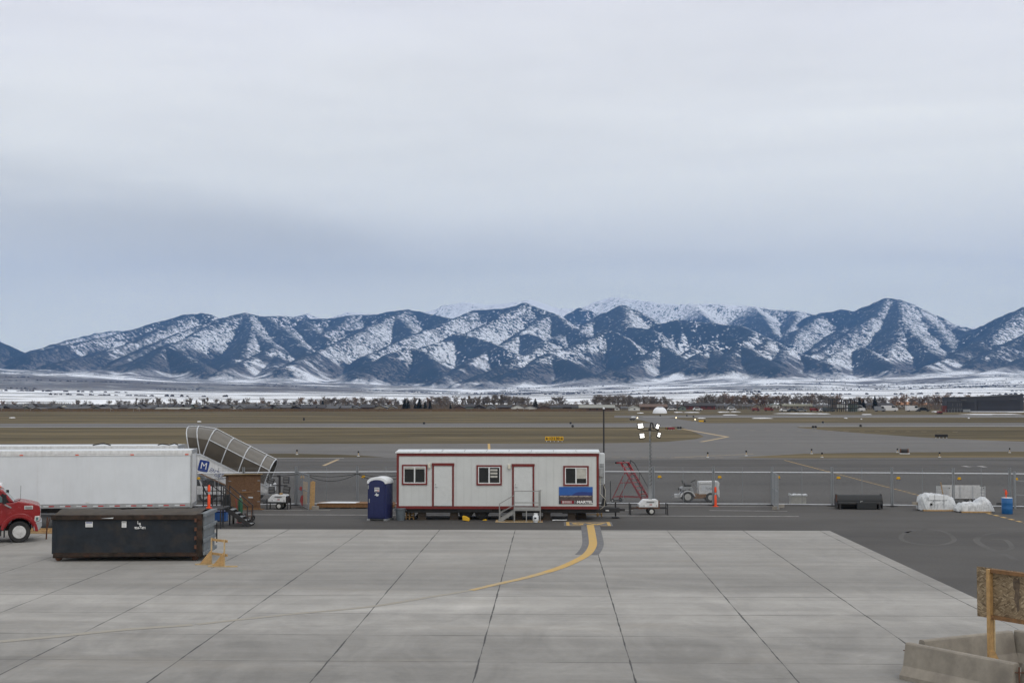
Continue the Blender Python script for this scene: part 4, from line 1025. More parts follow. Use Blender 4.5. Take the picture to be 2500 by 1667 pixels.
# swung-open gate leaves
def gate_leaf(a_, b_, hgt, label, ribbon_=False):
    A = G(*a_); B = G(*b_); d = B - A; L_ = d.length
    t = thing('gate_leaf', label, 'gate', A, math.atan2(d.y, d.x), 'gate leaves of the temporary fence')
    f = MB()
    for x in (.02, L_ * .45, L_ - .02): f.cyl((x, 0, .05), (x, 0, hgt), .028, n=8)
    for z in (.10, hgt * .52, hgt - .04): f.cyl((.02, 0, z), (L_ - .02, 0, z), .024, n=8)
    f.build('frame', 'galv', t, smooth=True)
    m = MB(); st = .07
    for k in range(int(L_ / st)): m.cyl((k * st, 0, .1), (k * st, 0, hgt - .05), .0035, n=3, caps=False)
    for k in range(int(hgt / st)): m.cyl((0, 0, .1 + k * st), (L_, 0, .1 + k * st), .0035, n=3, caps=False)
    m.build('mesh_wire', 'galv', t)
    if ribbon_:
        MB().prism([(L_ * .3, .35), (L_ * .5, .12), (L_ * .55, .75), (L_ * .42, .70)], -.05, -.03).prism([(L_ * .25, 1.0), (L_ * .42, .98), (L_ * .46, 1.22), (L_ * .3, 1.20)], -.05, -.03).each('red_ribbon', 'letter_red', t)
    return t
gate_leaf((726, 1233), (754, 1246), 2.05, 'open chain-link gate leaf with red ribbon beside the stacked lumber', True)
gate_leaf((1885, 1234), (1900, 1246), 2.05, 'open chain-link gate leaf with two concrete blocks on its foot')
blk = MB().bx(-.2, .2, -.1, .1, 0, .2)
for (px, py, lb) in ((1894, 1244, 'concrete block nearest on the foot of the right gate leaf'), (1906, 1239, 'concrete block behind the nearest one at the right gate leaf'), (747, 1238, 'concrete block at the foot of the gate leaf with red ribbon'), (770, 1243.5, 'concrete block right of the lumber bundles')):
    small('concrete_block', lb, 'concrete block', px, py, blk, 'cinder', 'blocks holding the gate leaves', bevel=.01)
# lumber leaning upright
def lumber(px, py, n, hgt, label, m):
    o = G(px, py); t = MB(); rn = random.Random(px)
    for i in range(n):
        x = i * .095 - n * .047; h = hgt - .06 * rn.random(); t.bar((x, rn.random() * .05, 0), (x + .02, .22 + rn.random() * .04, h), .085, .04)
    b = t.build('lumber_bundle', m, None, loc=(o.x, o.y, 0)); tag(b, label, 'lumber', 'lumber leaning at the left gate')
lumber(744.5, 1238, 3, 1.52, 'bundle of boards standing behind the left gate leaf', 'timber_pale')
lumber(763, 1243, 3, 1.62, 'bundle of upright two-by-fours right of the left gate leaf', 'timber')
# low deck with a white sheet on it
o = G(772, 1241); e2 = G(960, 1241)
t = thing('timber_platform', 'low timber deck covered with a white sheet left of the portable toilet', 'platform', (o.x, o.y + .1, 0))
Lp = e2.x - o.x
f = MB().bx(0, Lp, 0, .12, .06, .26); f.bx(0, Lp, 1.2, 1.32, .06, .26)
for k in range(9): f.bx(k * (Lp - .1) / 8, k * (Lp - .1) / 8 + .1, .12, 1.2, .06, .24)
f.build('frame', 'timber_dark', t); MB().bx(.05, Lp - .1, -.02, 1.34, .262, .30).build('deck', 'timber_dark', t)
MB().prism([(.05, .0), (2.25, .0), (2.4, .9), (.75, 1.0)], .302, .33, 'z').build('white_sheet', 'white_plastic', t)
f = MB()
for k in range(5): f.bx(.2 + k * Lp / 5, .45 + k * Lp / 5, .1, .5, 0, .058)
f.each('block', 'cinder', t)
# black cable sagging along the fence
cb = MB()
def sag(a_, b_, s):
    A = PY(*a_, 81.6); B = PY(*b_, 81.6); pts = [A.lerp(B, i / 14) - Vector((0, 0, s * 4 * (i / 14) * (1 - i / 14))) for i in range(15)]
    cb.tube(pts, .018, 5)
sag((470, 1164), (594, 1157), .2); sag((594, 1157), (726, 1157.5), .12); sag((726, 1157.5), (745, 1158), .05); sag((745, 1158), (872, 1156), .42); sag((745, 1158), (872, 1156), .16); sag((872, 1156), (968, 1168), .25); sag((872, 1156), (968, 1161), .10)
tag(cb.build('cable', 'black_matt'), 'black cable hanging in loops along the left fence', 'cable')

# ------------------------------------------------------------------ orange delineator posts
def delineator(px, py, label, z=0.0, hgt=1.17):
    o = G(px, py, z); t = thing('delineator_post', label, 'delineator post', (o.x, o.y, z), 0, 'orange delineator posts')
    MB().lathe([(0, .05), (.075, .05), (.072, hgt * .52), (.055, hgt * .54), (.05, hgt * .72), (.07, hgt * .74), (.068, hgt * .93), (.035, hgt), (0, hgt)], n=16).build('tube', 'orange', t, smooth=True)
    MB().lathe([(0, 0), (.17, 0), (.17, .03), (.10, .05), (0, .05)], n=8).build('foot', 'orange', t)
    MB().lathe([(.056, hgt * .60), (.058, hgt * .60), (.054, hgt * .70), (.052, hgt * .70)], n=16).build('reflective_band', 'grey_metal', t, smooth=True)
delineator(1747, 1236, 'orange delineator post at the fence beside the tug tractor')

# ------------------------------------------------------------------ light towers
def light_tower(px, py, label, lit):
    o = G(px, py); t = thing('light_tower', label, 'light tower', (o.x, o.y, 0), R(4) if lit else R(-6), 'trailer light towers')
    hood = [(-.56, .42), (.50, .42), (.50, .78), (.44, .84), (-.30, .84), (-.50, .62), (-.56, .60)]
    MB().prism(hood, -.36, .36).build('hood', 'white_paint', t, bevel=.03)
    v = MB()
    for z in (.72, .68): v.bx(-.15, .28, -.372, -.362, z, z + .02)
    v.bx(-.32, -.26, -.372, -.362, .5, .53); v.bx(.38, .44, -.372, -.362, .5, .53); v.build('vent', 'black_matt', t)
    MB().bx(.02, .16, -.370, -.362, .55, .59).build('lettering_mark', 'letter_red', t)
    ch = MB().bx(-.62, .58, -.33, .33, .33, .418); ch.bx(.50, .58, -.30, .30, .42, .76); ch.bar((-.6, 0, .37), (-.95, 0, .33), .08, .08)
    ch.build('chassis', 'rust' if lit else 'black_steel', t, bevel=.01)
    for y in (-.36, .36): wheel(t, (.12, y, .20), .20, .14, .11)
    og = MB()
    ext_ = 1.02 if lit else .45
    for y in (-.30, .30):
        if lit: og.bar((-ext_, y, .36), (ext_, y, .36), .05, .05)
        for x in (-ext_, ext_) if lit else (-.62, .60): og.cyl((x, y, .02), (x, y, .62), .03, n=8); og.cyl((x, y, 0), (x, y, .02), .07, n=10)
    og.each('outrigger', 'black_steel', t, n=1)
    if lit:
        H0 = 4.6
        mt = MB(); secs = [(.09, .42, 1.55), (.07, 1.5, 2.6), (.05, 2.55, 3.6), (.035, 3.55, H0)]
        for w_, z0, z1 in secs: mt.bx(.10 - w_, .10 + w_, -w_, w_, z0, z1)
        mt.build('mast', 'galv_dark', t)
        co_ = MB(); pts = []
        for i in range(150): a = i * .6; pts.append((.12 + .05 * math.cos(a), -.10 + .05 * math.sin(a), 1.5 + i * (H0 - 1.7) / 150))
        co_.tube(pts, .011, 4).build('coiled_cord', 'black_matt', t)
        cr = MB().bx(.02, .18, -.05, .05, H0, H0 + .14); cr.bar((-.45, 0, H0 + .02), (.62, 0, H0 + .02), .05, .05); cr.tube([(.10, 0, H0 + .10), (.16, 0, H0 + .45), (.26, 0, H0 + .42), (.30, 0, H0 + .1)], .04, 8)
        cr.build('crossbar', 'black_steel', t)
        heads = [(-.42, H0 + .28, .37, .33, 6), (-.34, H0 - .27, .33, .32, 4), (.52, H0 + .24, .25, .32, -22), (.60, H0 - .22, .23, .31, -14)]
        for x, z, w_, h_, roll in heads:
            M4 = Matrix.Rotation(R(-roll * 1.0), 4, 'Y') @ Matrix.Rotation(R(-14), 4, 'X')
            hb_ = MB().bx(-w_ / 2, w_ / 2, -.02, .10, -h_ / 2, h_ / 2); hb_.bx(-.03, .03, .10, .2, -.03, .03)
            hb_.v = [tuple(M4 @ Vector(p)) for p in hb_.v]
            h = hb_.build('lamp_head', 'black_steel', t, loc=(x, -.02, z), bevel=.012)
            g = MB().bx(-w_ / 2 + .05, w_ / 2 - .05, -.032, -.022, -h_ / 2 + .05, -.02); g.bx(-w_ / 2 + .05, w_ / 2 - .05, -.032, -.022, .02, h_ / 2 - .05)
            g.v = [tuple(M4 @ Vector(p)) for p in g.v]; g.build('lens', 'lamp_lit', h)
    else:
        MB().bx(-.02, .08, -.06, .06, .84, 1.95).cyl((-.12, 0, 1.9), (.06, 0, 1.9), .06, n=8).bar((-.45, 0, 1.36), (.5, 0, 1.36), .05, .05).build('mast', 'black_steel', t)
        MB().bx(.06, .20, -.08, .08, .84, .93).build('mast_foot', 'timber', t)
        for x, z, w_, h_, roll in ((-.46, 1.62, .36, .34, 18), (-.42, 1.10, .36, .38, -4), (.45, 1.68, .36, .36, 0), (.48, 1.12, .38, .40, 8)):
            M4 = Matrix.Rotation(R(roll), 4, 'Y') @ Matrix.Rotation(R(-10), 4, 'X')
            hb_ = MB().bx(-w_ / 2, w_ / 2, -.02, .08, -h_ / 2, h_ / 2); hb_.v = [tuple(M4 @ Vector(p)) for p in hb_.v]
            h = hb_.build('lamp_head', 'black_steel', t, loc=(x, -.10, z), bevel=.012)
            g = MB()
            for k in range(2): g.bx(-w_ / 2 + .04, w_ / 2 - .04, -.032, -.022, -h_ / 2 + .05 + k * h_ * .45, -h_ / 2 + .05 + k * h_ * .45 + h_ * .30)
            g.v = [tuple(M4 @ Vector(p)) for p in g.v]; g.build('lens', 'lamp_glass_off', h)
light_tower(1583, 1255.5, 'white trailer light tower with four lit lamps on a raised mast', True)
light_tower(681, 1242, 'white trailer light tower with its dark lamps folded down, beside the shed', False)

# ------------------------------------------------------------------ white box trailers
def box_trailer(loc, rz, L_, label, near):
    """origin at the rear (right) near bottom corner on the ground; the body runs to local -x"""
    t = thing('box_trailer', label, 'semi-trailer', loc, rz, 'white box trailers')
    z0, z1, D = 1.06, 3.84, 2.55
    MB().bx(-L_, -.06, .03, D - .03, z0 + .20, z1 - .02).build('box', 'white_panel', t)
    s = MB()
    for k in range(1, int(L_ / 1.22)): s.bx(-k * 1.22 - .004, -k * 1.22 + .004, .024, .0295, z0 + .22, z1 - .28)
    s.build('panel_seam', 'white_paint', t)
    MB().bx(-L_, .0, -.0, .05, z1 - .24, z1 - .16).bx(-L_, .0, -.01, .06, z1 - .158, z1 + .01).build('top_rail', 'white_paint', t, bevel=.008)
    MB().bx(-L_, .0, .0, .06, z0, z0 + .20).build('bottom_rail', 'grey_metal', t)
    MB().bx(-L_, .0, .07, D, z1 - .015, z1 + .004).build('roof', 'roof_metal', t)
    f = MB().bx(-.058, .02, .0, .12, z0 - .02, z1 + .02); f.bx(-.058, .02, D - .12, D, z0 - .02, z1 + .02); f.bx(-.058, .02, .12, D - .12, z1 - .16, z1 + .02); f.bx(-.058, .02, .12, D - .12, z0 - .02, z0 + .15)
    f.build('rear_frame', 'grey_metal', t)
    dr = MB().bx(-.055, .0, .125, D / 2 - .01, z0 + .155, z1 - .165).bx(-.055, .0, D / 2 + .01, D - .125, z0 + .155, z1 - .165)
    dr.each('rear_door', 'white_paint', t)
    if near:
        m = MB()
        for k in range(4): m.bx(-.32 - k * 2.62, -.16 - k * 2.62, -.03, -.011, z1 - .215, z1 - .175)
        m.each('marker_lamp', 'orange', t)
        rs = MB(); ws = MB()
        for k in range(12): rs.bx(-.55 - k * .78, -.30 - k * .78, -.006, -.001, z0 + .07, z0 + .12); ws.bx(-.80 - k * .78, -.56 - k * .78, -.006, -.001, z0 + .07, z0 + .12)
        rs.each('reflector', 'letter_red', t); ws.each('reflector', 'roof_metal', t)
        MB().bx(-5.05, -4.9, .0, .029, z0 + .26, z0 + .28).build('latch', 'cream', t)
    ch = MB().bx(-L_ + .3, -.1, .75, .90, z0 - .28, z0 - .002); ch.bx(-L_ + .3, -.1, D - .9, D - .75, z0 - .28, z0 - .002)
    ch.bx(-.30, -.10, .05, D - .05, .45, .55); ch.bx(-.26, -.14, .5, .6, .55, z0 - .002); ch.bx(-.26, -.14, D - .6, D - .5, .55, z0 - .002)
    ch.build('chassis', 'black_steel', t)
    for x in (-1.6, -2.9):
        for y in (.30, D - .30): wheel(t, (x, y, .50), .50, .28, .28)
    lg = MB()
    for y in (.6, D - .6): lg.bx(-10.5, -10.35, y - .08, y + .08, .06, z0 - .002); lg.bx(-10.6, -10.25, y - .15, y + .15, 0, .058)
    lg.each('landing_leg', 'grey_metal', t, n=2)
    return t
A = PY(467, 1228, 67.2)
box_trailer((A.x, 67.2, 0), R(9.0), 14.6, 'long plain white box trailer behind the dark dumpster', True)
A = PY(446, 1092, 74.6)
t2 = box_trailer((A.x, 73.6, 0), R(6.5), 14.6, 'second white box trailer of which only the roof shows behind the first', False)
# hose left on the second trailer's roof
hs = MB().tube([(-1.15, .6, 3.87), (-.9, .4, 3.93), (-.5, .3, 3.88), (-.25, .5, 3.95), (-.1, .7, 3.87)], .03, 6).tube([(-4.6, .5, 3.87), (-4.0, .3, 3.98), (-3.6, .25, 3.87)], .03, 6)
hs_o = hs.build('roof_strap', 'black_matt', t2)

# ------------------------------------------------------------------ red truck
def red_truck():
    o = G(46.5, 1325)
    t = thing('red_truck', 'red medium-duty truck with chrome wheel entering from the left edge', 'truck', (o.x, o.y, 0), R(21))
    arch = [(.60 * math.cos(R(a_)), .47 + .60 * math.sin(R(a_))) for a_ in range(165, -1, -11)]
    body = [(-2.3, .74), (-.64, .74)] + arch + [(.70, .62), (.86, .80), (.87, 1.19), (.885, 1.336), (.862, 1.57), (.76, 1.66), (.50, 1.73), (.20, 1.79), (-.06, 1.83), (-.26, 1.77), (-2.3, 1.77)]
    b = MB().prism(body, .10, 2.20).build('body', 'red_truck', t, bevel=.07)
    # fender bulge over the wheel
    fl = [(.66 * math.cos(R(a_)), .47 + .64 * math.sin(R(a_))) for a_ in range(172, 1, -10)]
    fo = [(.80 * math.cos(R(a_)), .47 + .84 * math.sin(R(a_))) for a_ in range(1, 173, 10)]
    MB().prism(fl + fo, .03, .16).build('fender', 'red_truck', t, bevel=.03)
    MB().prism([(-.22, 1.772), (-.70, 2.33), (-.98, 2.44), (-2.2, 2.48), (-2.3, 1.772)], .20, 2.10).build('cab', 'red_truck', t, bevel=.06)
    MB().prism([(-.235, 1.80), (-.275, 1.80), (-.72, 2.315), (-.69, 2.32)], .27, 2.03).build('windscreen', 'glass_teal', t)
    w = MB().prism([(-1.9, 1.80), (-.72, 1.80), (-.74, 2.02), (-.84, 2.12), (-1.0, 2.20), (-1.9, 2.26)], .185, .196).build('side_window', 'glass_teal', t)
    MB().prism([(-.58, 1.76), (-.40, 1.76), (-.72, 2.20), (-.80, 2.12), (-.70, 2.0)], .180, .197).build('window_pillar', 'black_matt', t)
    d = MB().bx(-1.95, -.56, .080, .098, .80, 1.74).build('door', 'red_truck', t, bevel=.008)
    MB().bx(-1.85, -1.68, .055, .079, 1.55, 1.60).build('handle', 'black_matt', d)
    MB().bx(-1.02, -.90, .074, .0795, .97, 1.01).build('door_lettering', 'letter_white', d)
    vt = MB().bx(.20, .56, .080, .099, 1.47, 1.63).build('hood_vent', 'chrome', t, bevel=.01)
    v = MB()
    for k in range(3): v.bx(.235, .525, .074, .079, 1.495 + k * .042, 1.515 + k * .042)
    v.build('vent_slot', 'black_matt', vt)
    hl = MB().prism([(.62, .90), (.85, .97), (.855, 1.18), (.65, 1.16)], .06, .34).build('headlight', 'chrome', t, bevel=.015)
    MB().prism([(.68, .96), (.80, .99), (.80, 1.12), (.69, 1.11)], .05, .059).build('lens', 'glass_teal', hl)
    bp = MB().prism([(.60, .56), (.66, .50), (.86, .56), (.95, .74), (.95, .92), (.86, .95), (.60, .86)], .04, 2.26).build('bumper', 'grey_metal', t, bevel=.03)
    g = MB().bx(.875, .90, .5, 1.8, 1.02, 1.50).build('grille', 'chrome', t)
    ms = MB().bx(-.72, -.55, -.16, -.06, 1.75, 2.16).build('mirror', 'black_matt', t, bevel=.02)
    MB().bar((-.62, -.08, 1.72), (-.36, .12, 1.56), .05, .06).build('mirror_arm', 'grey_metal', ms)
    MB().bx(-.62, -.48, 2.20, 2.30, 1.95, 2.22).build('mirror', 'black_matt', t, bevel=.02)
    MB().prism([(-.74, 2.48), (-.78, 2.58), (-2.0, 2.58), (-2.0, 2.48)], .35, 1.95).build('roof_deflector', 'white_paint', t, bevel=.02)
    MB().bx(-1.2, -.78, .30, .40, 2.455, 2.50).build('clearance_lamp', 'orange', t)
    MB().tube([(.02, 2.0, 1.80), (.03, 2.0, 2.42)], .008, 5).build('aerial', 'black_matt', t)
    wp = MB().bar((-.20, .5, 1.80), (.02, .9, 1.85), .02, .02).build('wiper', 'black_matt', t)
    fr = MB().bx(-7.0, .5, .75, .90, .50, .735); fr.bx(-7.0, .5, 1.40, 1.55, .50, .735); fr.bx(-1.9, -.75, .10, .55, .32, .72); fr.bx(-.66, -.60, .12, .5, .25, .72)
    fr.bx(-.4, .4, .8, 1.5, .36, .56); fr.build('chassis', 'black_steel', t)
    MB().bx(-6.9, -2.45, .05, 2.25, .85, 1.0).bx(-2.6, -2.45, .05, 2.25, 1.001, 2.3).build('flat_bed', 'black_steel', t)
    wheel(t, (0, .22, .475), .475, .30, .285, rimmat='chrome'); wheel(t, (0, 2.08, .475), .475, .30, .285, rimmat='chrome')
    for y in (.25, 2.05): wheel(t, (-4.8, y, .475), .475, .34, .285, rimmat='chrome')
red_truck()
# planks on the ground behind the truck
q = MB()
for k in range(3): q.bx(-1.0, 1.2, k * .16, k * .16 + .14, k * .07, k * .07 + .065)
small('planks', 'orange brown planks on the concrete between truck and dumpster', 'planks', 112, 1302, q, 'timber', bevel=.005, dz=.006)
MBp = MB().bar((0, 0, 0), (.02, .05, 1.0), .05, .05).bar((.02, .02, .45), (.14, .02, .95), .03, .03)
small('jack_stand', 'rusty iron prop standing left of the dumpster', 'prop', 113, 1316, MBp, 'rust', dz=.006)

# ------------------------------------------------------------------ dumpster
def dumpster():
    A = G(127, 1371.5); B = G(484, 1374.5)
    t = thing('dumpster', 'dark blue-black roll-off dumpster with a grey ribbed rear door', 'dumpster', (A.x, A.y + .12, 0), R(3.2))
    L_ = (B - A).length; D = 2.45; H_ = 1.86
    MB().bx(.10, L_ - .25, .0, D, .30, H_ - .22).build('body', 'dump_paint', t)
    MB().prism([(-.02, .14), (.0, .30), (-.0, .35), (L_ * .98, .35), (L_ * .98, .22)], -.02, .10).build('lower_skirt', 'dump_rust', t)
    MB().bx(.05, L_ - .2, -.07, .0, .20, .29).build('bottom_rail', 'dump_rust', t, bevel=.01)
    MB().bx(-.08, L_ - .05, -.10, .06, H_ - .22, H_ - .03).build('top_rail', 'dump_rust', t, bevel=.02)
    MB().bx(-.08, L_ - .05, D - .06, D + .10, H_ - .22, H_ - .03).build('top_rail', 'dump_rust', t, bevel=.02)
    MB().bx(-.06, .095, .0, D, .30, H_ - .22).build('front_panel', 'dump_paint', t)
    f = MB().bx(L_ - .245, L_ - .02, -.06, .10, .18, H_); f.build('corner_post', 'dump_rust', t, bevel=.015)
    MB().bx(L_ - .245, L_ - .02, D - .10, D + .06, .18, H_).build('corner_post', 'dump_rust', t, bevel=.015)
    d = MB().bx(L_ - .10, L_ + .02, .10, D - .10, .24, H_ + .02).build('rear_door', 'door_steel', t)
    r_ = MB()
    for z in (.24, .74, 1.24, 1.74): r_.bx(L_ + .022, L_ + .10, -.04, D + .04, z, z + .14)
    r_.each('door_rib', 'door_steel', d, bevel=.012)
    h = MB()
    for z in (.5, .85, 1.2, 1.55): h.cyl((L_ - .27, -.09, z), (L_ - .27, -.09, z + .14), .05, n=8)
    h.each('hinge', 'rust', t)
    MB().bx(L_ + .10, L_ + .14, D - .2, D - .1, .5, 1.3).build('latch_bar', 'black_steel', d)
    # tarp drawn over the heap
    nx, ny = 40, 12; m = MB(); rn = np.random.RandomState(3).rand(nx + 1, ny + 1)
    vs = []
    for i in range(nx + 1):
        for j in range(ny + 1):
            u, v = i / nx, j / ny
            z = H_ - .06 + .20 * math.sin(math.pi * v) ** .7 * (.75 + .3 * math.sin(u * 9 + 1) * .4) + .05 * (rn[i, j] - .5)
            vs.append((.02 + u * (L_ - .15), -.02 + v * (D + .04), z))
    m.add(vs, [(i * (ny + 1) + j, (i + 1) * (ny + 1) + j, (i + 1) * (ny + 1) + j + 1, i * (ny + 1) + j + 1) for i in range(nx) for j in range(ny)])
    m.build('tarp', 'tarp_brown', t, smooth=True)
    MB().prism([(L_ * .32, 1.70), (L_ * .40, 1.69), (L_ * .405, 1.735), (L_ * .37, 1.72)], -.115, -.102).build('tape_strip', 'roof_metal', t)
    k = lambda X, Y: (L_ * ((X - 100) / 2050), 1.86 * (810 - Y) / 690 + .0)
    for X0, X1, Y0, Y1 in ((537, 636, 308, 230), (1035, 1098, 315, 226)):
        x0, z0 = k(X0, Y0); x1, z1 = k(X1, Y1)
        p = MB().bx(x0, x1, -.012, -.001, z0, z1).build('sticker', 'letter_white', t)
        q = MB(); hh = (z1 - z0)
        q.bx(x0 + .02, x1 - .02, -.016, -.0125, z1 - hh * .28, z1 - hh * .08)
        q.build('sticker_heading', 'logo_blue' if X0 < 600 else 'grey_metal', p)
        q = MB()
        for j in range(3): q.bx(x0 + .03, x1 - .03, -.016, -.0125, z0 + hh * (.12 + .17 * j), z0 + hh * (.17 + .17 * j))
        q.build('sticker_line', 'grey_metal', p)
    for s_, X, Y, sz in (('L', 1262, 245, .17), ('&', 1284, 262, .11), ('L', 1292, 283, .17), ('924-6471', 1288, 324, .115)):
        x, z = k(X, Y); text('lettering', s_, sz, 'letter_white', t, (x, -.004, z), ext=.002, bold=.004)
    for x in (.12, L_ - .35):
        for y in (.35, D - .35): MB().cyl((x, y - .12, .11), (x, y + .12, .11), .11, n=16).build('roller', 'rust', t, smooth=True)
    MB().bx(.2, L_ - .3, .5, .62, .12, .30).bx(.2, L_ - .3, D - .62, D - .5, .12, .30).each('skid_rail', 'black_steel', t)
dumpster()

# ------------------------------------------------------------------ wooden barricade beside it
def barricade():
    A = G(516, 1378.5); B = G(547.5, 1383.5)
    t = thing('timber_barricade', 'raw two-by-four barricade with plywood gussets at the dumpster door', 'barricade', (A.x, A.y, .006))
    d = B - A; hz_ = 1.04
    for i, (x, y) in enumerate(((0, 0), (d.x, d.y))):
        MB().bar((x, y, .045), (x, y, hz_), .09, .042, (1, 0, 0)).build('post', 'timber_pale', t)
        MB().bx(x - .62, x + .50 if i else x + .18, y - .05, y + .05, .0, .044).build('foot', 'timber_pale', t)
        MB().prism([(x - .44, .046), (x - .002, .046), (x - .002, .58)], y - .062, y - .048).build('gusset', 'timber', t)
    u = d.normalized(); e_ = Vector((d.x, d.y, 0)) + u * .14
    for z in (hz_ - .07, .44): MB().bar((-.02, .05, z), (e_.x + .02, e_.y + .05, z), .04, .09).build('rail', 'timber', t)
barricade()

# ------------------------------------------------------------------ brown plywood shed
def shed():
    o = G(556, 1245.5)
    t = thing('plywood_shed', 'brown weathered plywood tool shed with double doors and slanting roof', 'shed', (o.x, o.y, 0), R(19))
    k = 78.2 / FPX; W_ = 79 * k; D = 1.3; H0 = 2.02; H1 = 2.12
    MB().prism([(0, .10), (D, .10), (D, H0 - .18), (0, H0)], .0, W_, 'x').build('wall', 'shed_board', t)
    d = MB().bx(.06, W_ / 2 - .008, -.022, -.001, .22, H0 - .12).bx(W_ / 2 + .008, W_ - .06, -.022, -.001, .22, H0 - .12)
    ds = d.each('door', 'shed_board', t)
    h = MB()
    for z in (.45, 1.05, 1.65): h.bx(.03, .18, -.032, -.023, z, z + .04)
    h.each('hinge', 'galv', ds[0]); h = MB()
    for z in (.45, 1.05, 1.65): h.bx(W_ - .18, W_ - .03, -.032, -.023, z, z + .04)
    h.each('hinge', 'galv', ds[1])
    MB().bx(W_ / 2 - .12, W_ / 2 + .10, -.045, -.024, 1.10, 1.14).build('hasp', 'galv', ds[0])
    MB().bx(W_ / 2 - .3, W_ / 2 + .35, -.06, -.024, .98, 1.06).build('bar', 'timber_dark', ds[0])
    MB().prism([(-.14, H0 + .02), (D + .12, H0 - .17), (D + .12, H0 - .14), (-.14, H0 + .05)], -.22, W_ + .10, 'x').build('roof', 'timber_pale', t)
    MB().bx(.0, W_, .0, .08, .0, .098).bx(.0, W_, D - .08, D, .0, .098).each('skid', 'timber_dark', t)
    MB().bx(W_ - .1, W_ + .2, -.14, -.02, .0, .05).build('block', 'timber_dark', t)
shed()

# ------------------------------------------------------------------ black access stairs behind the first trailer
def dock_stairs():
    F = G(539.5, 1290)
    t = thing('access_stairs', 'black steel access stairs and landing at the rear of the white trailer', 'stairs', (F.x, F.y, 0))
    k = 68.5 / FPX; z = .97; Lp = (540 - 470) * k; D = 2.0
    MB().bx(-Lp, .0, .0, D, z - .07, z).build('landing', 'black_steel', t)
    lg = MB()
    for x, y in ((-.03, .03), (-.12, .9), (-.03, D - .05), (-Lp + .03, .03), (-Lp + .03, D - .05)): lg.bar((x, y, 0), (x, y, z - .072), .06, .06)
    lg.each('leg', 'black_steel', t)
    r_ = MB()
    n = 6
    for i in range(n): x = -.25 - i * (Lp - .3) / (n - 1); r_.bar((x, D - .03, z + .002), (x, D - .03, z + 1.02), .05, .05)
    for zz_ in (.25, .5, .75, 1.0): r_.bar((-.25, D - .03, z + zz_), (-Lp, D - .03, z + zz_), .04, .04)
    r_.bar((-.95, D - .08, z + .1), (-Lp, D - .08, z + 1.05), .05, .06); r_.bar((-.25, D - .08, z + .55), (-.95, D - .08, z + 1.02), .04, .04)
    r_.build('railing', 'black_steel', t)
    st = MB(); Ls = 1.2; y0, y1 = 1.1, 2.0
    for y in (y0, y1): st.bar((.0, y, z - .1), (Ls, y, .03), .05, .20)
    st.each('stringer', 'black_steel', t); st = MB()
    for i in range(5): x = .12 + i * .22; st.bx(x - .02, x + .2, y0 + .03, y1 - .03, z - .17 - i * .18, z - .13 - i * .18)
    st.each('tread', 'galv_dark', t)
    h = MB().bar((-.15, y0, z + 1.0), (Ls - .12, y0, .98), .045, .045).bar((-.15, y0, z), (-.15, y0, z + 1.02), .045, .045).bar((Ls - .14, y0, .1), (Ls - .14, y0, 1.0), .045, .045)
    h.bar((-.05, y1, z + 1.0), (Ls - .05, y1, .98), .045, .045).bar((-.05, y1, z), (-.05, y1, z + 1.02), .045, .045).bar((Ls - .07, y1, .1), (Ls - .07, y1, 1.0), .045, .045)
    h.each('handrail', 'black_steel', t, n=3)
    return F, z
F_, zl = dock_stairs()
o = PY(510.5, 1239, F_.y + .55)
t_ = G(510, 1240, zl); 
delineator(510, 1240, 'orange delineator post standing on the landing of the black stairs', zl + .002, 1.15)
# blue tote under the landing
o = G(535, 1273)
t = thing('blue_tote', 'blue plastic tote under the landing of the black stairs', 'tote', (o.x, o.y + .1, 0))
MB().bx(-.42, .33, 0, .5, 0, .48).build('box', 'blue_tote', t, bevel=.03); MB().bx(-.45, .36, -.03, .53, .482, .54).build('lid', 'blue_plastic', t, bevel=.015)
r_ = MB()
for x in (-.30, -.05, .20): r_.bx(x - .03, x + .03, -.02, -.002, .05, .44)
r_.each('rib', 'blue_tote', t)
# black wrapped board standing behind the stairs
q = MB().prism([(-.20, .0), (.25, .0), (.25, .75), (.20, 1.15), (-.05, 1.05), (-.20, .7)], 0, .3)
small('tarped_load', 'black tarped load standing between stairs and shed', 'tarped load', 550, 1256, q, 'blk_tarp', bevel=.05)

# gas cylinder on a cart, second hand truck
o = G(584, 1279)
t = thing('gas_cart', 'two-wheeled cart with black wheels carrying the green gas cylinder', 'gas cart', (o.x, o.y + .2, 0), R(10))
f = MB().tube([(-.14, .08, .08), (-.18, .14, .7), (-.24, .25, 1.25)], .018).tube([(.14, .08, .08), (.10, .14, .7), (.06, .25, 1.25)], .018)
f.bx(-.18, .18, -.16, .12, .06, .085); f.cyl((-.16, .1, .4), (.12, .1, .4), .014, n=6); f.cyl((-.20, .17, .85), (.10, .17, .85), .014, n=6)
f.build('frame', 'red_rack', t)
for x in (-.34, .25): wheel(t, (x, .12, .27), .27, .09, .12, axis='x', rimmat='black_steel', holes=False)
o2 = thing('gas_cylinder', 'tall green gas cylinder strapped upright on the two-wheeled cart', 'gas cylinder', (o.x + .02, o.y + .16, .09))
MB().lathe([(0, 0), (.115, .01), (.115, 1.05), (.09, 1.17), (.045, 1.22), (.045, 1.26), (0, 1.26)], n=20).build('body', 'green_gas', o2, smooth=True)
MB().cyl((0, 0, 1.26), (0, 0, 1.36), .03).cyl((-.05, 0, 1.32), (.05, 0, 1.32), .02).build('valve', 'chrome', o2)
o = G(607, 1271)
t = thing('hand_truck', 'rusty upright hand truck right of the green gas cylinder', 'hand truck', (o.x, o.y, 0), R(-20))
f = MB().tube([(-.14, .0, .05), (-.14, .10, .75), (-.10, .2, 1.22), (.10, .2, 1.22), (.14, .10, .75), (.14, .0, .05)], .02)
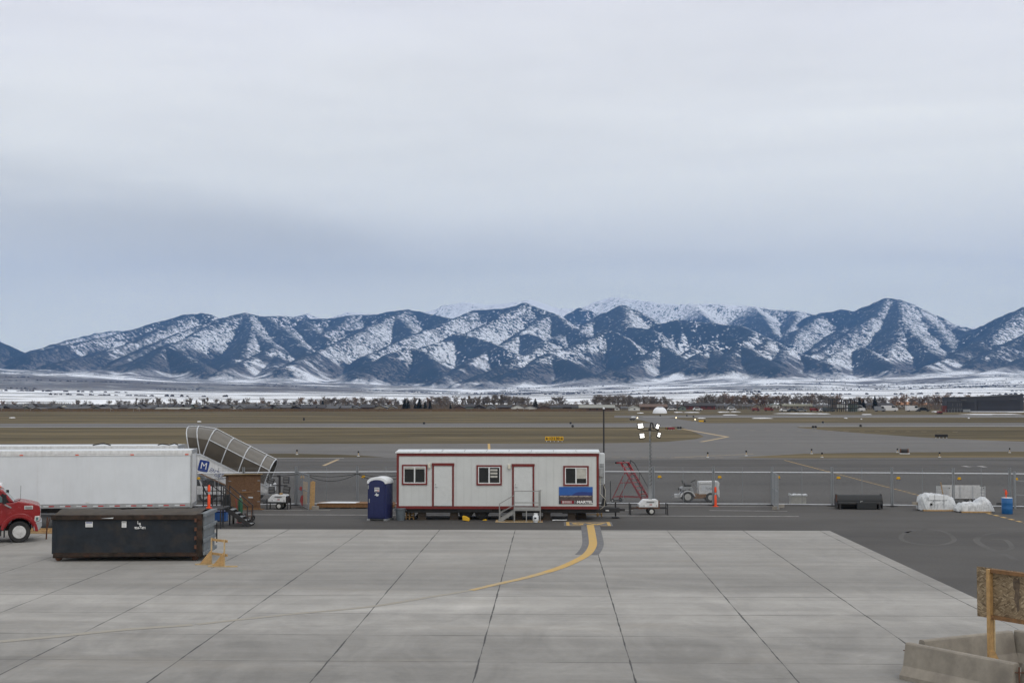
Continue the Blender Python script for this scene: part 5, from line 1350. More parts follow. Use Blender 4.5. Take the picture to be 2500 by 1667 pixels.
for k in range(3): f.cyl((-.14, .03 + .03 * k, .25 + .25 * k), (.14, .03 + .03 * k, .25 + .25 * k), .014, n=6)
f.bx(-.22, .22, -.22, .0, .02, .04); f.build('frame', 'rust', t)
MB().bx(-.14, .12, .17, .21, 1.18, 1.24).build('handle', 'roof_metal', t)
for x in (-.2, .2): wheel(t, (x, .12, .15), .15, .07, .07, axis='x', rimmat='rim_paint', holes=False)

# ------------------------------------------------------------------ passenger boarding stairs with enclosed canopy
def boarding_stairs():
    YB = 84.3; o = G(560, 1225.6)
    base = Vector((PY(560, 1100, YB).x, YB, 0))
    t = thing('boarding_stairs', 'white passenger boarding stairs truck with smoked enclosed canopy behind the fence', 'boarding stairs', base)
    def Q(X, Y):
        p = PY(420 + X / 6.03, 1030 + Y / 6.03, YB); return Vector((p.x - base.x, 0, p.z))
    Wd = 1.75
    rings = [((255, 425), (192, 76)), ((412, 470), (345, 68)), ((462, 482), (605, 108)), ((722, 606), (862, 244)), ((972, 742), (1112, 370)), ((1225, 858), (1362, 495)), ((1352, 932), (1492, 560))]
    def ring(b, tp, grow=0.0, lo=0, hi=9):
        B = Q(*b); U = Q(*tp) - B; pr = [(0, 0), (-.02, .30), (.0, .58), (.06, .76), (.22, .92), (.5, 1.0), (.78, .92), (.94, .76), (1.0, .58), (1.02, .30), (1.0, 0)]
        return [B + U * (v + grow * (v > .1)) + Vector((0, Wd * u + (grow * 1.6 * (1 if u > .5 else -1)), 0)) for u, v in pr]
    rs = [ring(*q) for q in rings]
    # lower wall panels, upper roof panels
    for nm, m, i0, i1 in (('side_panel', 'canopy_smoke', 0, 2), ('roof_panel', 'canopy_roof', 2, 8), ('side_panel', 'canopy_smoke', 8, 10)):
        for k in range(len(rs) - 1):
            mb = MB(); a = rs[k][i0:i1 + 1]; b = rs[k + 1][i0:i1 + 1]; n = len(a)
            mb.add(a + b, [(i, i + 1, n + i + 1, n + i) for i in range(n - 1)])
            mb.build(nm, m, t, smooth=True)
    for q in rings:
        MB().tube(ring(*q, grow=.012), .035, 6).build('hoop', 'rail_light', t, smooth=True)
    lb = MB()
    for idx in (2, 5, 8): lb.tube([ring(*q, grow=.012)[idx] for q in (rings[2:] if idx != 5 else rings)], .026, 6)
    lb.build('lengthwise_bar', 'rail_light', t, smooth=True)
    e = MB(); a = rs[0]; e.add([p + Vector((.03, 0, 0)) for p in a], [tuple(range(len(a)))]); e.build('end_curtain', 'canopy_smoke', t)
    # stair flank with lettering
    fl = [(250, 492), (415, 484), (965, 748), (1425, 972), (1400, 1010), (1290, 960), (770, 905), (390, 738), (250, 738)]
    fl = [(250, 492), (415, 484), (965, 748), (1425, 972), (1385, 1050), (1290, 1020), (985, 1010), (770, 905), (390, 738), (250, 738)]
    poly = [(Q(*p).x, Q(*p).z) for p in fl]
    MB().prism(poly, -.03, .03).build('stair_flank', 'white_paint', t); MB().prism(poly, Wd - .03, Wd + .03).build('stair_flank', 'white_paint', t)
    tr = MB().bar(Q(240, 482) + Vector((0, -.04, 0)), Q(415, 474) + Vector((0, -.04, 0)), .08, .08).bar(Q(415, 474) + Vector((0, -.04, 0)), Q(1430, 968) + Vector((0, -.04, 0)), .08, .08)
    tr.build('top_trim', 'rail_light', t)
    MB().bar(Q(390, 745), Q(985, 1018), .10, .07).bar(Q(240, 745), Q(390, 745), .10, .07).build('lower_trim', 'timber_dark', t)
    ln = len([0]); st = MB(); P0, P1 = Q(440, 520), Q(1380, 975)
    for i in range(13):
        p = P0.lerp(P1, i / 12); st.bx(p.x - .13, p.x + .13, .05, Wd - .05, p.z - .04, p.z)
    st.each('tread', 'galv_dark', t)
    p0 = Q(250, 500); p1 = Q(440, 500); MB().bx(p0.x, p1.x, .05, Wd - .05, p0.z - .08, p0.z - .03).build('top_platform', 'galv_dark', t)
    c = Q(468, 645); ang = R(14)
    sq = []
    for cx, cz, a0 in ((.26, .26, 0), (-.26, .26, 90), (-.26, -.26, 180), (.26, -.26, 270)):
        for k in range(5):
            a_ = R(a0 + k * 22.5); x, z = cx + .09 * math.cos(a_) - .0, cz + .09 * math.sin(a_); x, z = x * .92 + z * .16, z - .26 * x * .0
            sq.append((c.x + x * math.cos(ang) + z * math.sin(ang) * .3, c.z + z - x * math.tan(ang) * .8))
    lg = MB().prism(sq, -.042, -.031).build('logo_square', 'logo_blue', t)
    text('logo_letter', 'M', .60, 'letter_white', lg, (c.x + .01, -.045, c.z - .01), rot=(R(90), R(10), 0), ext=.002, sx=.92)
    c2 = Q(656, 745); text('lettering', 'ENZIES', .36, 'logo_blue', t, (c2.x, -.034, c2.z), rot=(R(90), R(25), 0), ext=.002, sx=.82, shear=.1)
    c3 = Q(690, 812); text('lettering', 'AVIATION', .14, 'logo_blue', t, (c3.x, -.034, c3.z), rot=(R(90), R(25), 0), ext=.002)
    # the truck underneath
    x0, x1 = Q(250, 0).x, Q(1455, 0).x; zt = Q(0, 950).z; zm = Q(0, 1220).z
    body = [(x0, .45), (x1 - .25, .45), (x1 - .02, .60), (x1, 1.0), (x1 - .06, 1.12), (Q(1400, 0).x, Q(0, 1005).z), (Q(1290, 0).x, Q(0, 935).z), (x0, zt)]
    MB().prism(body, .05, Wd + .15).build('truck_body', 'white_paint', t, bevel=.06)
    MB().bx(x0 + .2, x1 - .03, .025, .048, Q(0, 1062).z - .02, Q(0, 1062).z + .02).build('body_moulding', 'rail_light', t)
    cab = [(x0 - .2, zt + .002), (Q(450, 0).x, zt + .002), (Q(385, 0).x, Q(0, 790).z), (x0 - .2, Q(0, 770).z)]
    MB().prism(cab, .15, Wd).build('cab', 'white_paint', t, bevel=.03)
    MB().prism([(x0 + .05, zt + .05), (Q(425, 0).x, zt + .05), (Q(370, 0).x, Q(0, 800).z), (x0 + .05, Q(0, 795).z)], .13, .148).build('cab_window', 'glass_dark', t)
    MB().bx(Q(440, 0).x, Q(770, 0).x, .3, Wd - .2, zt + .003, Q(0, 860).z).build('engine_box', 'black_steel', t)
    MB().cyl(Q(330, 940) + Vector((0, -.1, 0)), Q(330, 800) + Vector((0, -.1, 0)), .10, n=10).build('lift_cylinder', 'yellow', t)
    for X in (480, 1180):
        for y in (.20, Wd): wheel(t, (Q(X, 0).x, y, .38), .38, .25, .22)
    su = MB()
    for X, Y in ((1225, 870), (620, 860), (1010, 1000)):
        p = Q(X, Y); su.bar((p.x, .2, .9), (p.x, .2, p.z), .08, .08)
    su.each('support', 'grey_metal', t)
    MB().tube([Q(1380, 960), Q(1380, 905), Q(1420, 930), Q(1425, 985)], .02, 6).build('grab_rail', 'rail_light', t)
boarding_stairs()

# ------------------------------------------------------------------ red rolling maintenance ladder
def rolling_ladder():
    o = G(1541, 1228.7)
    t = thing('rolling_ladder', 'red rolling maintenance ladder with black handrail behind the lit light tower', 'rolling ladder', (o.x, o.y, 0), R(-35))
    Wd = .80; S0, S1 = (-.70, 2.42), (.86, .12)
    at = lambda f, y, up=0.0: (S0[0] + (S1[0] - S0[0]) * f, y, S0[1] + (S1[1] - S0[1]) * f + up)
    s = MB()
    for y in (0, Wd): s.bar(at(0, y), at(1, y), .05, .13)
    s.each('stringer', 'red_rack', t)
    tr = MB()
    for i in range(1, 10): p = at(i / 10, 0); tr.bx(p[0] - .10, p[0] + .10, .03, Wd - .03, p[2] - .02, p[2] + .02)
    tr.each('tread', 'red_rack', t)
    lg = MB()
    for y in (0.0, Wd): lg.bar((-.42, y, 1.90), (-1.42, y, .10), .05, .05)
    lg.each('leg', 'red_rack', t)
    br = MB()
    for y in (0.0, Wd): br.bar((-1.28, y, .36), (.66, y, .40), .045, .05); br.bar((-.80, y, 1.22), (.06, y, 1.26), .04, .04)
    for z, x in ((1.22, -.80), (.36, -1.28), (1.9, -.42)): br.bar((x, .03, z), (x, Wd - .03, z), .04, .04)
    br.each('brace', 'red_rack', t)
    pl = MB().bx(-1.02, -.62, -.05, Wd + .05, 2.42, 2.47).build('platform', 'red_rack', t)
    MB().bx(-1.12, -1.02, -.06, Wd + .06, 2.38, 2.50).build('bumper', 'black_matt', t, bevel=.02)
    h = MB()
    for y in (-.03, Wd + .03):
        p = at(.28, y, .62); q = at(.92, y, .62); h.tube([(at(.08, y, .12)), (at(.10, y, .40)), p, q, at(.95, y, .05)], .022, 6)
        h.tube([at(.5, y, .05), at(.5, y, .62)], .016, 6)
    h.each('handrail', 'black_steel', t, n=5)
    for y in (-.05, Wd + .05):
        wheel(t, (-1.30, y, .12), .12, .07, .06, holes=False); wheel(t, (.72, y, .10), .10, .06, .05, holes=False)
    MB().bx(-1.50, -1.15, .02, Wd - .02, .10, .16).build('axle_bar', 'black_steel', t)
    MB().bar((-1.55, .1, .1), (-1.55, .1, 1.30), .04, .04).bar((-1.55, .1, .12), (-1.30, .1, .12), .04, .04).build('tow_bar', 'black_steel', t)
rolling_ladder()

# ------------------------------------------------------------------ white tug tractor
def tug():
    o = G(1680, 1226.3)
    t = thing('tug_tractor', 'small white baggage tug tractor parked behind the fence', 'tug tractor', (o.x, o.y, 0), R(2))
    k = lambda X, Y: ((X - 410) / 203.0, (645 - Y) / 203.0)
    W_ = 1.15
    h = [k(550, 545), k(550, 400), k(560, 388), k(770, 385), k(785, 395), k(785, 545)]
    hd = MB().prism(h, .12, W_ - .12).build('hood', 'white_paint', t, bevel=.03)
    a = k(580, 500); b = k(712, 432); MB().bx(a[0], b[0], .100, .118, a[1], b[1]).build('side_panel', 'white_panel', hd, bevel=.01)
    v = MB(); a = k(560, 425); b = k(700, 415)
    v.bx(a[0], b[0], .112, .119, a[1], b[1]); v.build('panel_gap', 'grey_metal', hd)
    p = k(668, 474); text('lettering', 'TUG', .20, 'letter_dark', hd, (p[0], .098, p[1]), ext=.002, sx=1.0)
    f = [k(770, 383), k(795, 385), k(806, 400), k(800, 470), k(806, 500), k(806, 580), k(790, 578), k(770, 540)]
    MB().prism(f, .03, W_ - .03).build('front_guard', 'white_paint', t, bevel=.02)
    fr = [k(480, 545), k(640, 540), k(640, 575), k(585, 595), k(490, 595)]
    MB().prism(fr, .10, W_ - .10).build('frame', 'timber_dark', t)
    a = k(330, 600); b = k(760, 560); MB().bx(a[0], b[0], .3, W_ - .3, a[1], b[1]).build('chassis', 'black_steel', t)
    c = k(410, 585); 
    ar = [(c[0] + .46 * math.cos(R(q)), c[1] + .44 * math.sin(R(q))) for q in range(8, 180, 12)]
    ai = [(c[0] + .385 * math.cos(R(q)), c[1] + .37 * math.sin(R(q))) for q in range(172, 4, -12)]
    for y0, y1 in ((.0, .32), (W_ - .32, W_)): MB().prism(ar + ai, y0, y1).build('fender', 'white_paint', t, bevel=.01)
    bd = [k(325, 560), k(325, 470), k(350, 455), k(462, 455), k(490, 540), k(490, 560), k(470, 520), k(430, 497), k(390, 497), k(345, 525)]
    MB().prism([k(325, 500), k(325, 470), k(350, 455), k(462, 455), k(490, 540), k(430, 480)], .06, W_ - .06).build('rear_body', 'grey_metal', t, bevel=.015)
    sx0 = k(365, 452); sx1 = k(460, 430)
    s = MB().bx(sx0[0], sx1[0], .30, .85, sx0[1], sx1[1]).build('seat', 'black_matt', t, bevel=.02)
    q0 = k(352, 378); q1 = k(380, 440); MB().bar((q0[0], .58, q0[1]), (q1[0], .58, q1[1]), .55, .08).build('backrest', 'black_matt', t, bevel=.02)
    q0 = k(490, 385); q1 = k(545, 485); cl = MB().bar((q0[0], .58, q0[1]), (q1[0], .58, q1[1]), .05, .05).build('steering_column', 'grey_metal', t)
    d = (Vector((q0[0], .58, q0[1])) - Vector((q1[0], .58, q1[1]))).normalized(); ctr = Vector((q0[0], .58, q0[1])); u = d.cross(Vector((0, 1, 0))).normalized(); w_ = Vector((0, 1, 0))
    ringp = [ctr + (u * math.cos(a_ * math.pi / 8) + w_ * math.sin(a_ * math.pi / 8)) * .18 for a_ in range(17)]
    MB().tube(ringp, .016, 6).tube([ringp[0], ringp[8]], .012, 6).build('steering_wheel', 'black_matt', t)
    a = k(255, 590); b = k(322, 545); MB().bx(a[0], b[0], .35, .8, a[1], b[1]).build('hitch_box', 'white_paint', t, bevel=.01)
    hc = k(233, 578); MB().tube([Vector((hc[0] + .07 * math.cos(R(q)), .57, hc[1] + .08 * math.sin(R(q)))) for q in range(0, 361, 30)], .018, 6).build('hook', 'grey_metal', t)
    for y in (.08, W_ - .08):
        lp = k(322, 490); MB().cyl((lp[0], y, lp[1]), (lp[0] - .05, y, lp[1]), .085, n=16).build('rear_lamp', 'black_steel', t, smooth=True)
    wheel(t, (c[0], .17, .34), .34, .26, .20); wheel(t, (c[0], W_ - .17, .34), .34, .26, .20)
    fx = k(695, 0)[0]; wheel(t, (fx, .17, .30), .30, .22, .16); wheel(t, (fx, W_ - .17, .30), .30, .22, .16)
    gr = MB().bx(k(806, 0)[0], k(806, 0)[0] + .02, .2, W_ - .2, .6, 1.15).build('grille', 'black_matt', t)
tug()

# ------------------------------------------------------------------ pale covered crate behind the fence
o = G(1952, 1231.5)
t = thing('covered_crate', 'low pale crate with a snow white lid behind the fence', 'crate', (o.x, o.y + .2, 0))
MB().bx(-.48, .44, 0, .6, .0, .50).build('box', 'blind', t, bevel=.02)
lid = MB(); n = 14; rn = random.Random(2)
lid.prism([(-.52, .502)] + [(-.52 + i * 1.02 / n, .56 + .07 * rn.random()) for i in range(n + 1)] + [(.50, .502)], -.05, .65).build('lid', 'white_plastic', t, bevel=.012)

# ------------------------------------------------------------------ black sweeper attachment
def sweeper():
    o = G(2103, 1244.0)
    t = thing('sweeper_attachment', 'black rounded sweeper attachment standing in front of the fence', 'sweeper', (o.x, o.y + .75, 0), R(-1))
    L_ = 2.55
    arc = [(-.50, .34)] + [(-.42 * math.cos(R(a_)) - .02, .42 + .40 * math.sin(R(a_))) for a_ in range(0, 181, 15)] + [(.42, .34)]
    MB().prism(arc, -L_ / 2, L_ / 2, 'x').build('hood', 'blk_tarp', t, bevel=.02)
    MB().bx(-L_ / 2 - .02, L_ / 2 + .02, -.53, -.46, .30, .38).build('lip', 'black_steel', t, bevel=.01)
    MB().cyl((-L_ / 2 + .1, .0, .34), (L_ / 2 - .1, .0, .34), .34, n=20).build('brush', 'black_matt', t)
    MB().bx(-.20, .92, -.62, -.40, .02, .40).build('front_box', 'blk_tarp', t, bevel=.015)
    for x in (-L_ / 2 - .03, L_ / 2 - .03): MB().prism([(-.48, .05), (.42, .05), (.42, .5), (.1, .86), (-.2, .86), (-.48, .5)], x, x + .06, 'x').build('end_plate', 'black_steel', t, bevel=.01)
    MB().bx(-L_ / 2 - .055, -L_ / 2 - .032, -.44, -.10, .40, .82).build('end_cover', 'rust', t)
    MB().bx(-.02, .12, -.628, -.621, .47, .50).bx(.0, .02, -.628, -.50, .40, .47).build('handle', 'grey_metal', t)
    MB().bx(1.05, 1.16, -.56, -.50, .06, .34).bx(-1.2, -1.1, -.56, -.50, .02, .34).each('leg', 'black_steel', t)
sweeper()

# ------------------------------------------------------------------ plastic wrapped loads
def wrapped(name, label, px, py, sec, D, seed, deco=0, base='timber', rz=0):
    """sec: list of (x, height, y inset); a lumpy sheet drawn over the load"""
    o = G(px, py); t = thing(name, label, 'wrapped load', (o.x, o.y + D * .5, 0), R(rz), 'loads wrapped in clear plastic')
    rn = np.random.RandomState(seed); nx, na = 46, 22; m = MB(); vs = []
    xs = np.linspace(sec[0][0], sec[-1][0], nx)
    hs = np.interp(xs, [q[0] for q in sec], [q[1] for q in sec]); ins = np.interp(xs, [q[0] for q in sec], [q[2] for q in sec])
    jit = rn.rand(nx, na)
    for i in range(nx):
        for j in range(na):
            u = j / (na - 1); a_ = math.pi * u
            cx = -math.cos(a_); sx_ = math.sin(a_)
            y = (D / 2 - ins[i]) * math.copysign(abs(cx) ** .45, cx); z = hs[i] * (abs(sx_) ** .42)
            z = max(.03 + .05 * rn.rand(), z * (.96 + .07 * math.sin(i * .9 + j * .6 + seed))) + (jit[i, j] - .5) * .05 * (z > .15)
            vs.append((xs[i] + (rn.rand() - .5) * .03, y + (rn.rand() - .5) * .05, z))
    m.add(vs, [(i * na + j, (i + 1) * na + j, (i + 1) * na + j + 1, i * na + j + 1) for i in range(nx - 1) for j in range(na - 1)] + [tuple(range(na)), tuple(range((nx - 1) * na, nx * na))[::-1]])
    m.build('plastic_sheet', 'plastic_wrap', t, smooth=True)
    b = MB(); x0, x1 = sec[0][0] + .18, sec[-1][0] - .25
    for i in range(3): b.bx(x0, x1, -D / 2 - .04 + i * (D - .1) / 2, -D / 2 + .06 + i * (D - .1) / 2, .0, .07)
    b.each('pallet_skid', base, t)
    if deco:
        y = -D / 2 + .02
        MB().prism([(-.55, .62), (.55, .62), (.6, .88), (-.5, .92)], y - .05, y - .012).build('folded_sheet', 'white_plastic', t, bevel=.015)
        MB().prism([(-1.0, .82), (-.92, .86), (-.62, .10), (-.70, .06)], y - .10, y - .03).build('tube_end', 'roof_metal', t, bevel=.02)
        MB().bx(-.45, -.34, y - .06, y - .02, .32, .44).build('black_fitting', 'black_matt', t)
        MB().bx(-.22, -.20, y - .06, y - .05, .15, .95).bx(.30, .32, y - .06, y - .05, .15, .95).each('strap', 'grey_metal', t)
        MB().bx(-1.30, -.95, -.1, .12, .30, .46).build('stub', 'concrete_wall', t)
    return t
wrapped('wrapped_machine', 'large load wrapped in clear white plastic on a pallet in front of the fence', 2291, 1247.0, [(-1.02, .55, .30), (-.92, .82, .12), (-.6, .98, .02), (-.1, .96, 0), (.5, .86, 0), (.90, .74, .02), (1.06, .40, .12), (1.12, .06, .2)], 1.2, 3, 1)
wrapped('wrapped_bundle', 'low crumpled bundle under white plastic between wrapped machine and blue barrel', 2385, 1251.0, [(-1.05, .20, .2), (-.8, .50, .1), (-.3, .58, .05), (.05, .54, .02), (.32, .80, .0), (.55, .84, .0), (.82, .62, .02), (.98, .30, .1), (1.04, .05, .15)], 1.1, 8, 0, 'timber', 2)

# ------------------------------------------------------------------ white cargo cart
def cart():
    o = G(2294, 1228.2)
    t = thing('cargo_cart', 'white slat-sided cargo cart behind the fence, right of the wrapped load', 'cargo cart', (o.x, o.y + .2, 0), R(-2))
    k = (o.y + .2) / FPX; L_ = 111 * k; z0, z1 = .27, 1.02; fx = 20 * k
    s = MB()
    for i in range(4): s.bx(fx, L_, .0, .03, z0 + i * .19, z0 + i * .19 + .155)
    s.each('side_board', 'white_paint', t)
    e = MB()
    for i in range(4): e.prism([(.0, .55), (fx - .01, .0), (fx - .01, .03), (.0, .58)], z0 + i * .19, z0 + i * .19 + .175, 'z')
    e.each('end_board', 'white_paint', t)
    MB().bx(fx, L_, 1.2, 1.23, z0, z1).build('back_board', 'white_paint', t); MB().bx(fx, L_, .035, 1.195, z0 - .02, z0 + .05).build('floor', 'timber_dark', t)
    p = MB()
    for x in (fx + .04, L_ * .45, L_ * .72, L_ - .06): p.bx(x, x + .05, -.03, -.002, z0 - .02, z1 + .03)
    p.each('stake', 'rail_light', t)
    b = MB()
    for x, z in ((fx + .14, z1 - .10), (L_ - .12, z1 - .10), (L_ - .12, z0 + .08)): b.cyl((x, -.045, z), (x, -.031, z), .035, n=10)
    b.each('bolt', 'black_steel', t)
    MB().bx(.1, L_ - .1, .3, .9, z0 - .10, z0 - .021).build('chassis', 'black_steel', t)
    for x in (.75, L_ - .55, L_ - .9):
        for y in (.18, 1.05): wheel(t, (x, y, .16), .16, .12, .08, holes=False)
    MB().bar((.28, -.10, .30), (.10, -.12, 1.28), .06, .05).build('draw_bar', 'timber', t)
cart()
# blue barrel with hand pump
o = G(2463.5, 1255)
t = thing('blue_barrel', 'blue plastic barrel at the right end of the fence', 'barrel', (o.x, o.y + .3, 0))
MB().lathe([(0, 0), (.28, 0), (.295, .02), (.30, .28), (.305, .30), (.30, .32), (.30, .58), (.305, .60), (.30, .62), (.295, .86), (.28, .88), (0, .88)], n=28).build('body', 'blue_barrel', t, smooth=True)
MB().lathe([(0, .882), (.285, .882), (.285, .90), (0, .90)], n=24).build('lid', 'white_plastic', t)
t = thing('hand_pump', 'red hand pump sticking out of the lid of the blue barrel', 'hand pump', (o.x - .05, o.y + .3, .90))
MB().cyl((0, 0, 0), (0, 0, .18), .03).lathe([(0, .16), (.06, .16), (.07, .24), (.05, .34), (.03, .42), (0, .42)], (0, 0, 0), 12).build('pump_body', 'orange', t, smooth=True)
MB().tube([(.0, 0, .40), (-.10, 0, .46), (-.14, 0, .40)], .015).tube([(0, 0, .26), (.10, 0, .30), (.12, 0, .2)], .012).build('lever', 'letter_red', t)
q = MB().lathe([(.10, -.05), (.19, -.07), (.21, 0), (.19, .07), (.10, .05)], (0, 0, .07), 20)
small('old_tyre', 'old black tyre lying flat left of the blue barrel', 'tyre', 2441, 1232.5, q, 'rubber', smooth=True)
# gate bars at the right end
A = G(2474, 1240); 
t = thing('barrier_gate', 'swing barrier of two thin dark bars at the right end of the fence', 'barrier', (A.x, A.y - .3, 0))
MB().cyl((0, 0, 0), (0, 0, 2.15), .07, n=10).build('post', 'galv', t, smooth=True)
MB().bar((.05, 0, 1.62), (3.2, -.4, 1.50), .05, .06).bar((.05, 0, .80), (3.2, -.4, .66), .05, .06).each('bar', 'galv_dark', t)

# ------------------------------------------------------------------ concrete barriers and plywood board
def jersey(a, b, label):
    A = Vector((a[0], a[1], 0)); d = Vector((b[0] - a[0], b[1] - a[1], 0)); L_ = d.length
    t = thing('concrete_barrier', label, 'concrete barrier', (A.x, A.y, .006), math.atan2(d.y, d.x), 'concrete barriers in a square')
    pf = [(-.30, .0), (-.30, .10), (-.17, .30), (-.085, .78), (-.06, .81), (.06, .81), (.085, .78), (.17, .30), (.30, .10), (.30, .0)]
    # lifting slot cut at the middle of the foot
    slot = L_ * .42
    m = MB(); m.prism(pf, 0, slot - .16, 'x'); m.prism(pf, slot + .16, L_, 'x')
    up = [(-.30, .09), (-.30, .10)] + pf[2:8] + [(.30, .10), (.30, .09)]
    m.prism(up, slot - .16, slot + .16, 'x')
    bm = m.build('barrier_body', 'concrete_wall', t); 
    b_ = bm.modifiers.new('weld', 'WELD'); b_.merge_threshold = .001
    lp = MB()
    for x in (-.04, L_ + .04):
        for z in (.30, .62): lp.tube([(x - .05, -.05, z), (x + .02, -.04, z), (x + .02, .04, z), (x - .05, .05, z)], .012, 6)
    lp.each('steel_loop', 'rust', t, n=3)
    pn = MB().cyl((L_ + .07, 0, .2), (L_ + .07, 0, .74), .018, n=8).build('connecting_pin', 'rust', t)
    return t
jersey((8.20, 32.05), (9.86, 29.62), 'nearest concrete barrier with a lifting slot, in front of the plywood board')
jersey((8.60, 32.36), (11.10, 33.74), 'concrete barrier behind the plywood board post, running away to the right')
jersey((11.28, 33.86), (12.92, 31.38), 'far right concrete barrier meeting the barrier behind the board')
jersey((10.02, 29.55), (12.52, 30.95), 'concrete barrier cut by the right edge, joined to the nearest one')
def board():
    p0 = Vector((9.62, 31.52)); u = Vector((.55, -.835)).normalized()
    t = thing('plywood_board', 'raw chipboard sign back with framing on a timber post inside the barriers', 'board', (p0.x, p0.y, .006), math.atan2(u.y, u.x))
    z0, z1 = 1.50, 2.62
    MB().bx(0, 2.44, .02, .034, z0, z1).build('panel', 'osb', t)
    for x, zt in ((.40, z1 - .02), (2.04, z1 - .02)):
        MB().bx(x - .045, x + .045, -.10, -.022 + .04, .02, zt).build('post', 'timber', t, bevel=.004)
        MB().bx(x - .045, x + .045, .036, .075, .02, z0 - .02).build('brace', 'timber_pale', t)
        MB().bx(x - .045, x + .045, -.75, .75, .0, .019).build('foot', 'timber', t)
        MB().prism([(-.60, .02), (.55, .02), (.03, .78), (-.10, .78)], x + .05, x + .064, 'x').build('gusset', 'timber', t)
    MB().bx(.446, 1.994, -.07, .019, z1 - .09, z1 - .01).bx(.446, 1.994, -.07, .019, z0 + .0, z0 + .08).each('frame_rail', 'timber_dark', t)
    MB().bx(2.086, 2.44, -.07, .019, z1 - .09, z1 - .01).build('frame_rail', 'timber_dark', t)
    MB().prism([(.98, z1 - .20), (1.02, z1 - .14), (1.10, z1 - .17), (1.15, z1 - .12), (1.17, z1 - .3), (1.14, z1 - .42), (1.19, z1 - .55), (1.13, z1 - .62), (1.15, z0 + .3), (1.09, z0 + .22), (1.06, z0 + .4), (1.0, z0 + .5), (1.04, z1 - .45), (.99, z1 - .38)], .0165, .0195).build('dark_stain', 'osb_stain', t)
mat('osb_stain', (.115, .085, .06), .85, var=.5, scale=9)
board()

# ------------------------------------------------------------------ airfield signs, lamps and markers
def sign(px0, px1, pyt, pyb, label, face, n_legs=4):
    A = G((px0 + px1) / 2, pyb); k = A.y / FPX; w_ = (px1 - px0) * k / 2; h_ = (pyb - pyt) * k
    t = thing('airfield_sign', label, 'airfield sign', (A.x, A.y, -.03), 0, 'airfield signs'); z0 = h_ * .22
    MB().bx(-w_, w_, -.12, .12, z0, h_).build('panel', face, t, bevel=.04)
    lg = MB()
    for i in range(n_legs): x = -w_ * .85 + i * w_ * 1.7 / (n_legs - 1); lg.bx(x - .05, x + .05, -.05, .05, 0, z0 - .003)
    lg.each('leg', 'rail_light', t)
    return t, w_, z0, h_
t, w_, z0, h_ = sign(1331, 1375.5, 1065, 1077.5, 'yellow airfield sign with black numbers in the grass behind the trailer', 'yellow_sign', 5)
zc = (z0 + h_) / 2; sz = (h_ - z0) * .95
text('numerals', '12', sz, 'letter_dark', t, (-w_ * .36, -.135, zc), ext=.01, bold=.012); text('numerals', '30', sz, 'letter_dark', t, (w_ * .36, -.135, zc), ext=.01, bold=.012)
MB().bx(-.05, .05, -.15, -.121, z0 + .08, h_ - .08).build('divider', 'letter_dark', t)
for s_ in (-1, 1):
    a = MB().bx(min(s_ * w_ * .66, s_ * w_ * .84), max(s_ * w_ * .66, s_ * w_ * .84), -.15, -.121, zc - .05, zc + .05)
    a.prism([(s_ * w_ * .80, zc - .2), (s_ * w_ * .93, zc), (s_ * w_ * .80, zc + .2)], -.15, -.121); a.build('arrow', 'letter_dark', t)
t, w_, z0, h_ = sign(1624.5, 1647, 1042.5, 1049, 'red and black airfield sign at the tip of the grass island', 'sign_red')
MB().bx(-w_ + .02, -w_ * .35, -.15, -.123, z0 + .03, h_ - .03).build('black_panel', 'sign_black', t)
m = MB()
for i in range(5): x = -w_ * .22 + i * w_ * .235; m.bx(x, x + w_ * .13, -.14, -.123, z0 + .2, h_ - .2)
m.each('numeral_mark', 'sign_pale', t)
MB().bx(-w_ * .85, -w_ * .65, -.17, -.151, z0 + .15, h_ - .15).build('numeral_mark', 'yellow_sign', t)
sign(2283, 2313.5, 1059.5, 1068.5, 'black back of an airfield sign in the grass right of the taxiway', 'sign_black', 4)
sign(1537, 1551, 1021.5, 1026, 'small dark sign back at the far left edge of the connecting taxiway', 'sign_black', 3)
t, w_, z0, h_ = sign(1706, 1722, 1025.5, 1030.5, 'small faded yellow sign with black end on the far strip', 'yellow_sign', 3)
MB().bx(w_ * .5, w_ + .03, -.15, .15, z0 - .02, h_ + .03).build('black_panel', 'sign_black', t)
# windsock-like ring marker
def ring_marker(px, py, label, r):
    A = G(px, py); t = thing('ring_marker', label, 'marker', (A.x, A.y, -.03), 0, 'ring markers by the taxiway')
    for s_ in (-1, 1): MB().lathe([(r * .45, -.12), (r, -.12), (r, .12), (r * .45, .12)], (s_ * r * 1.05, 0, r + .12), 14, 'y').build('ring', 'sign_black', t, smooth=True)
    MB().bx(-r * 1.6, r * 1.6, -.2, .2, 0, .12).build('base', 'grey_metal', t)
ring_marker(1658.5, 1048, 'black ring marker right of the red and black sign', .24)
ring_marker(1988, 1046, 'black ring marker at the edge of the right grass', .26)
# dark cylinder lying on the verge
A = G(2207, 1107)
t = thing('steel_drum', 'large dark steel drum lying on its side on the right verge', 'drum', (A.x, A.y, -.01), R(-12)); k = A.y / FPX
MB().cyl((-9.5 * k, 0, .30), (8.5 * k, 0, .30), 5.6 * k * .95, n=22).build('shell', 'black_steel', t, smooth=True)
for x in (-9.7 * k, 8.3 * k): MB().lathe([(5.2 * k, 0), (5.9 * k, 0), (5.9 * k, .12), (5.2 * k, .12)], (x, 0, .30), 22, 'x').build('rim', 'rust', t, smooth=True)
MB().bx(-10 * k, 13 * k, -.5, .6, .0, .06).build('snow_pad', 'far_snow', t)
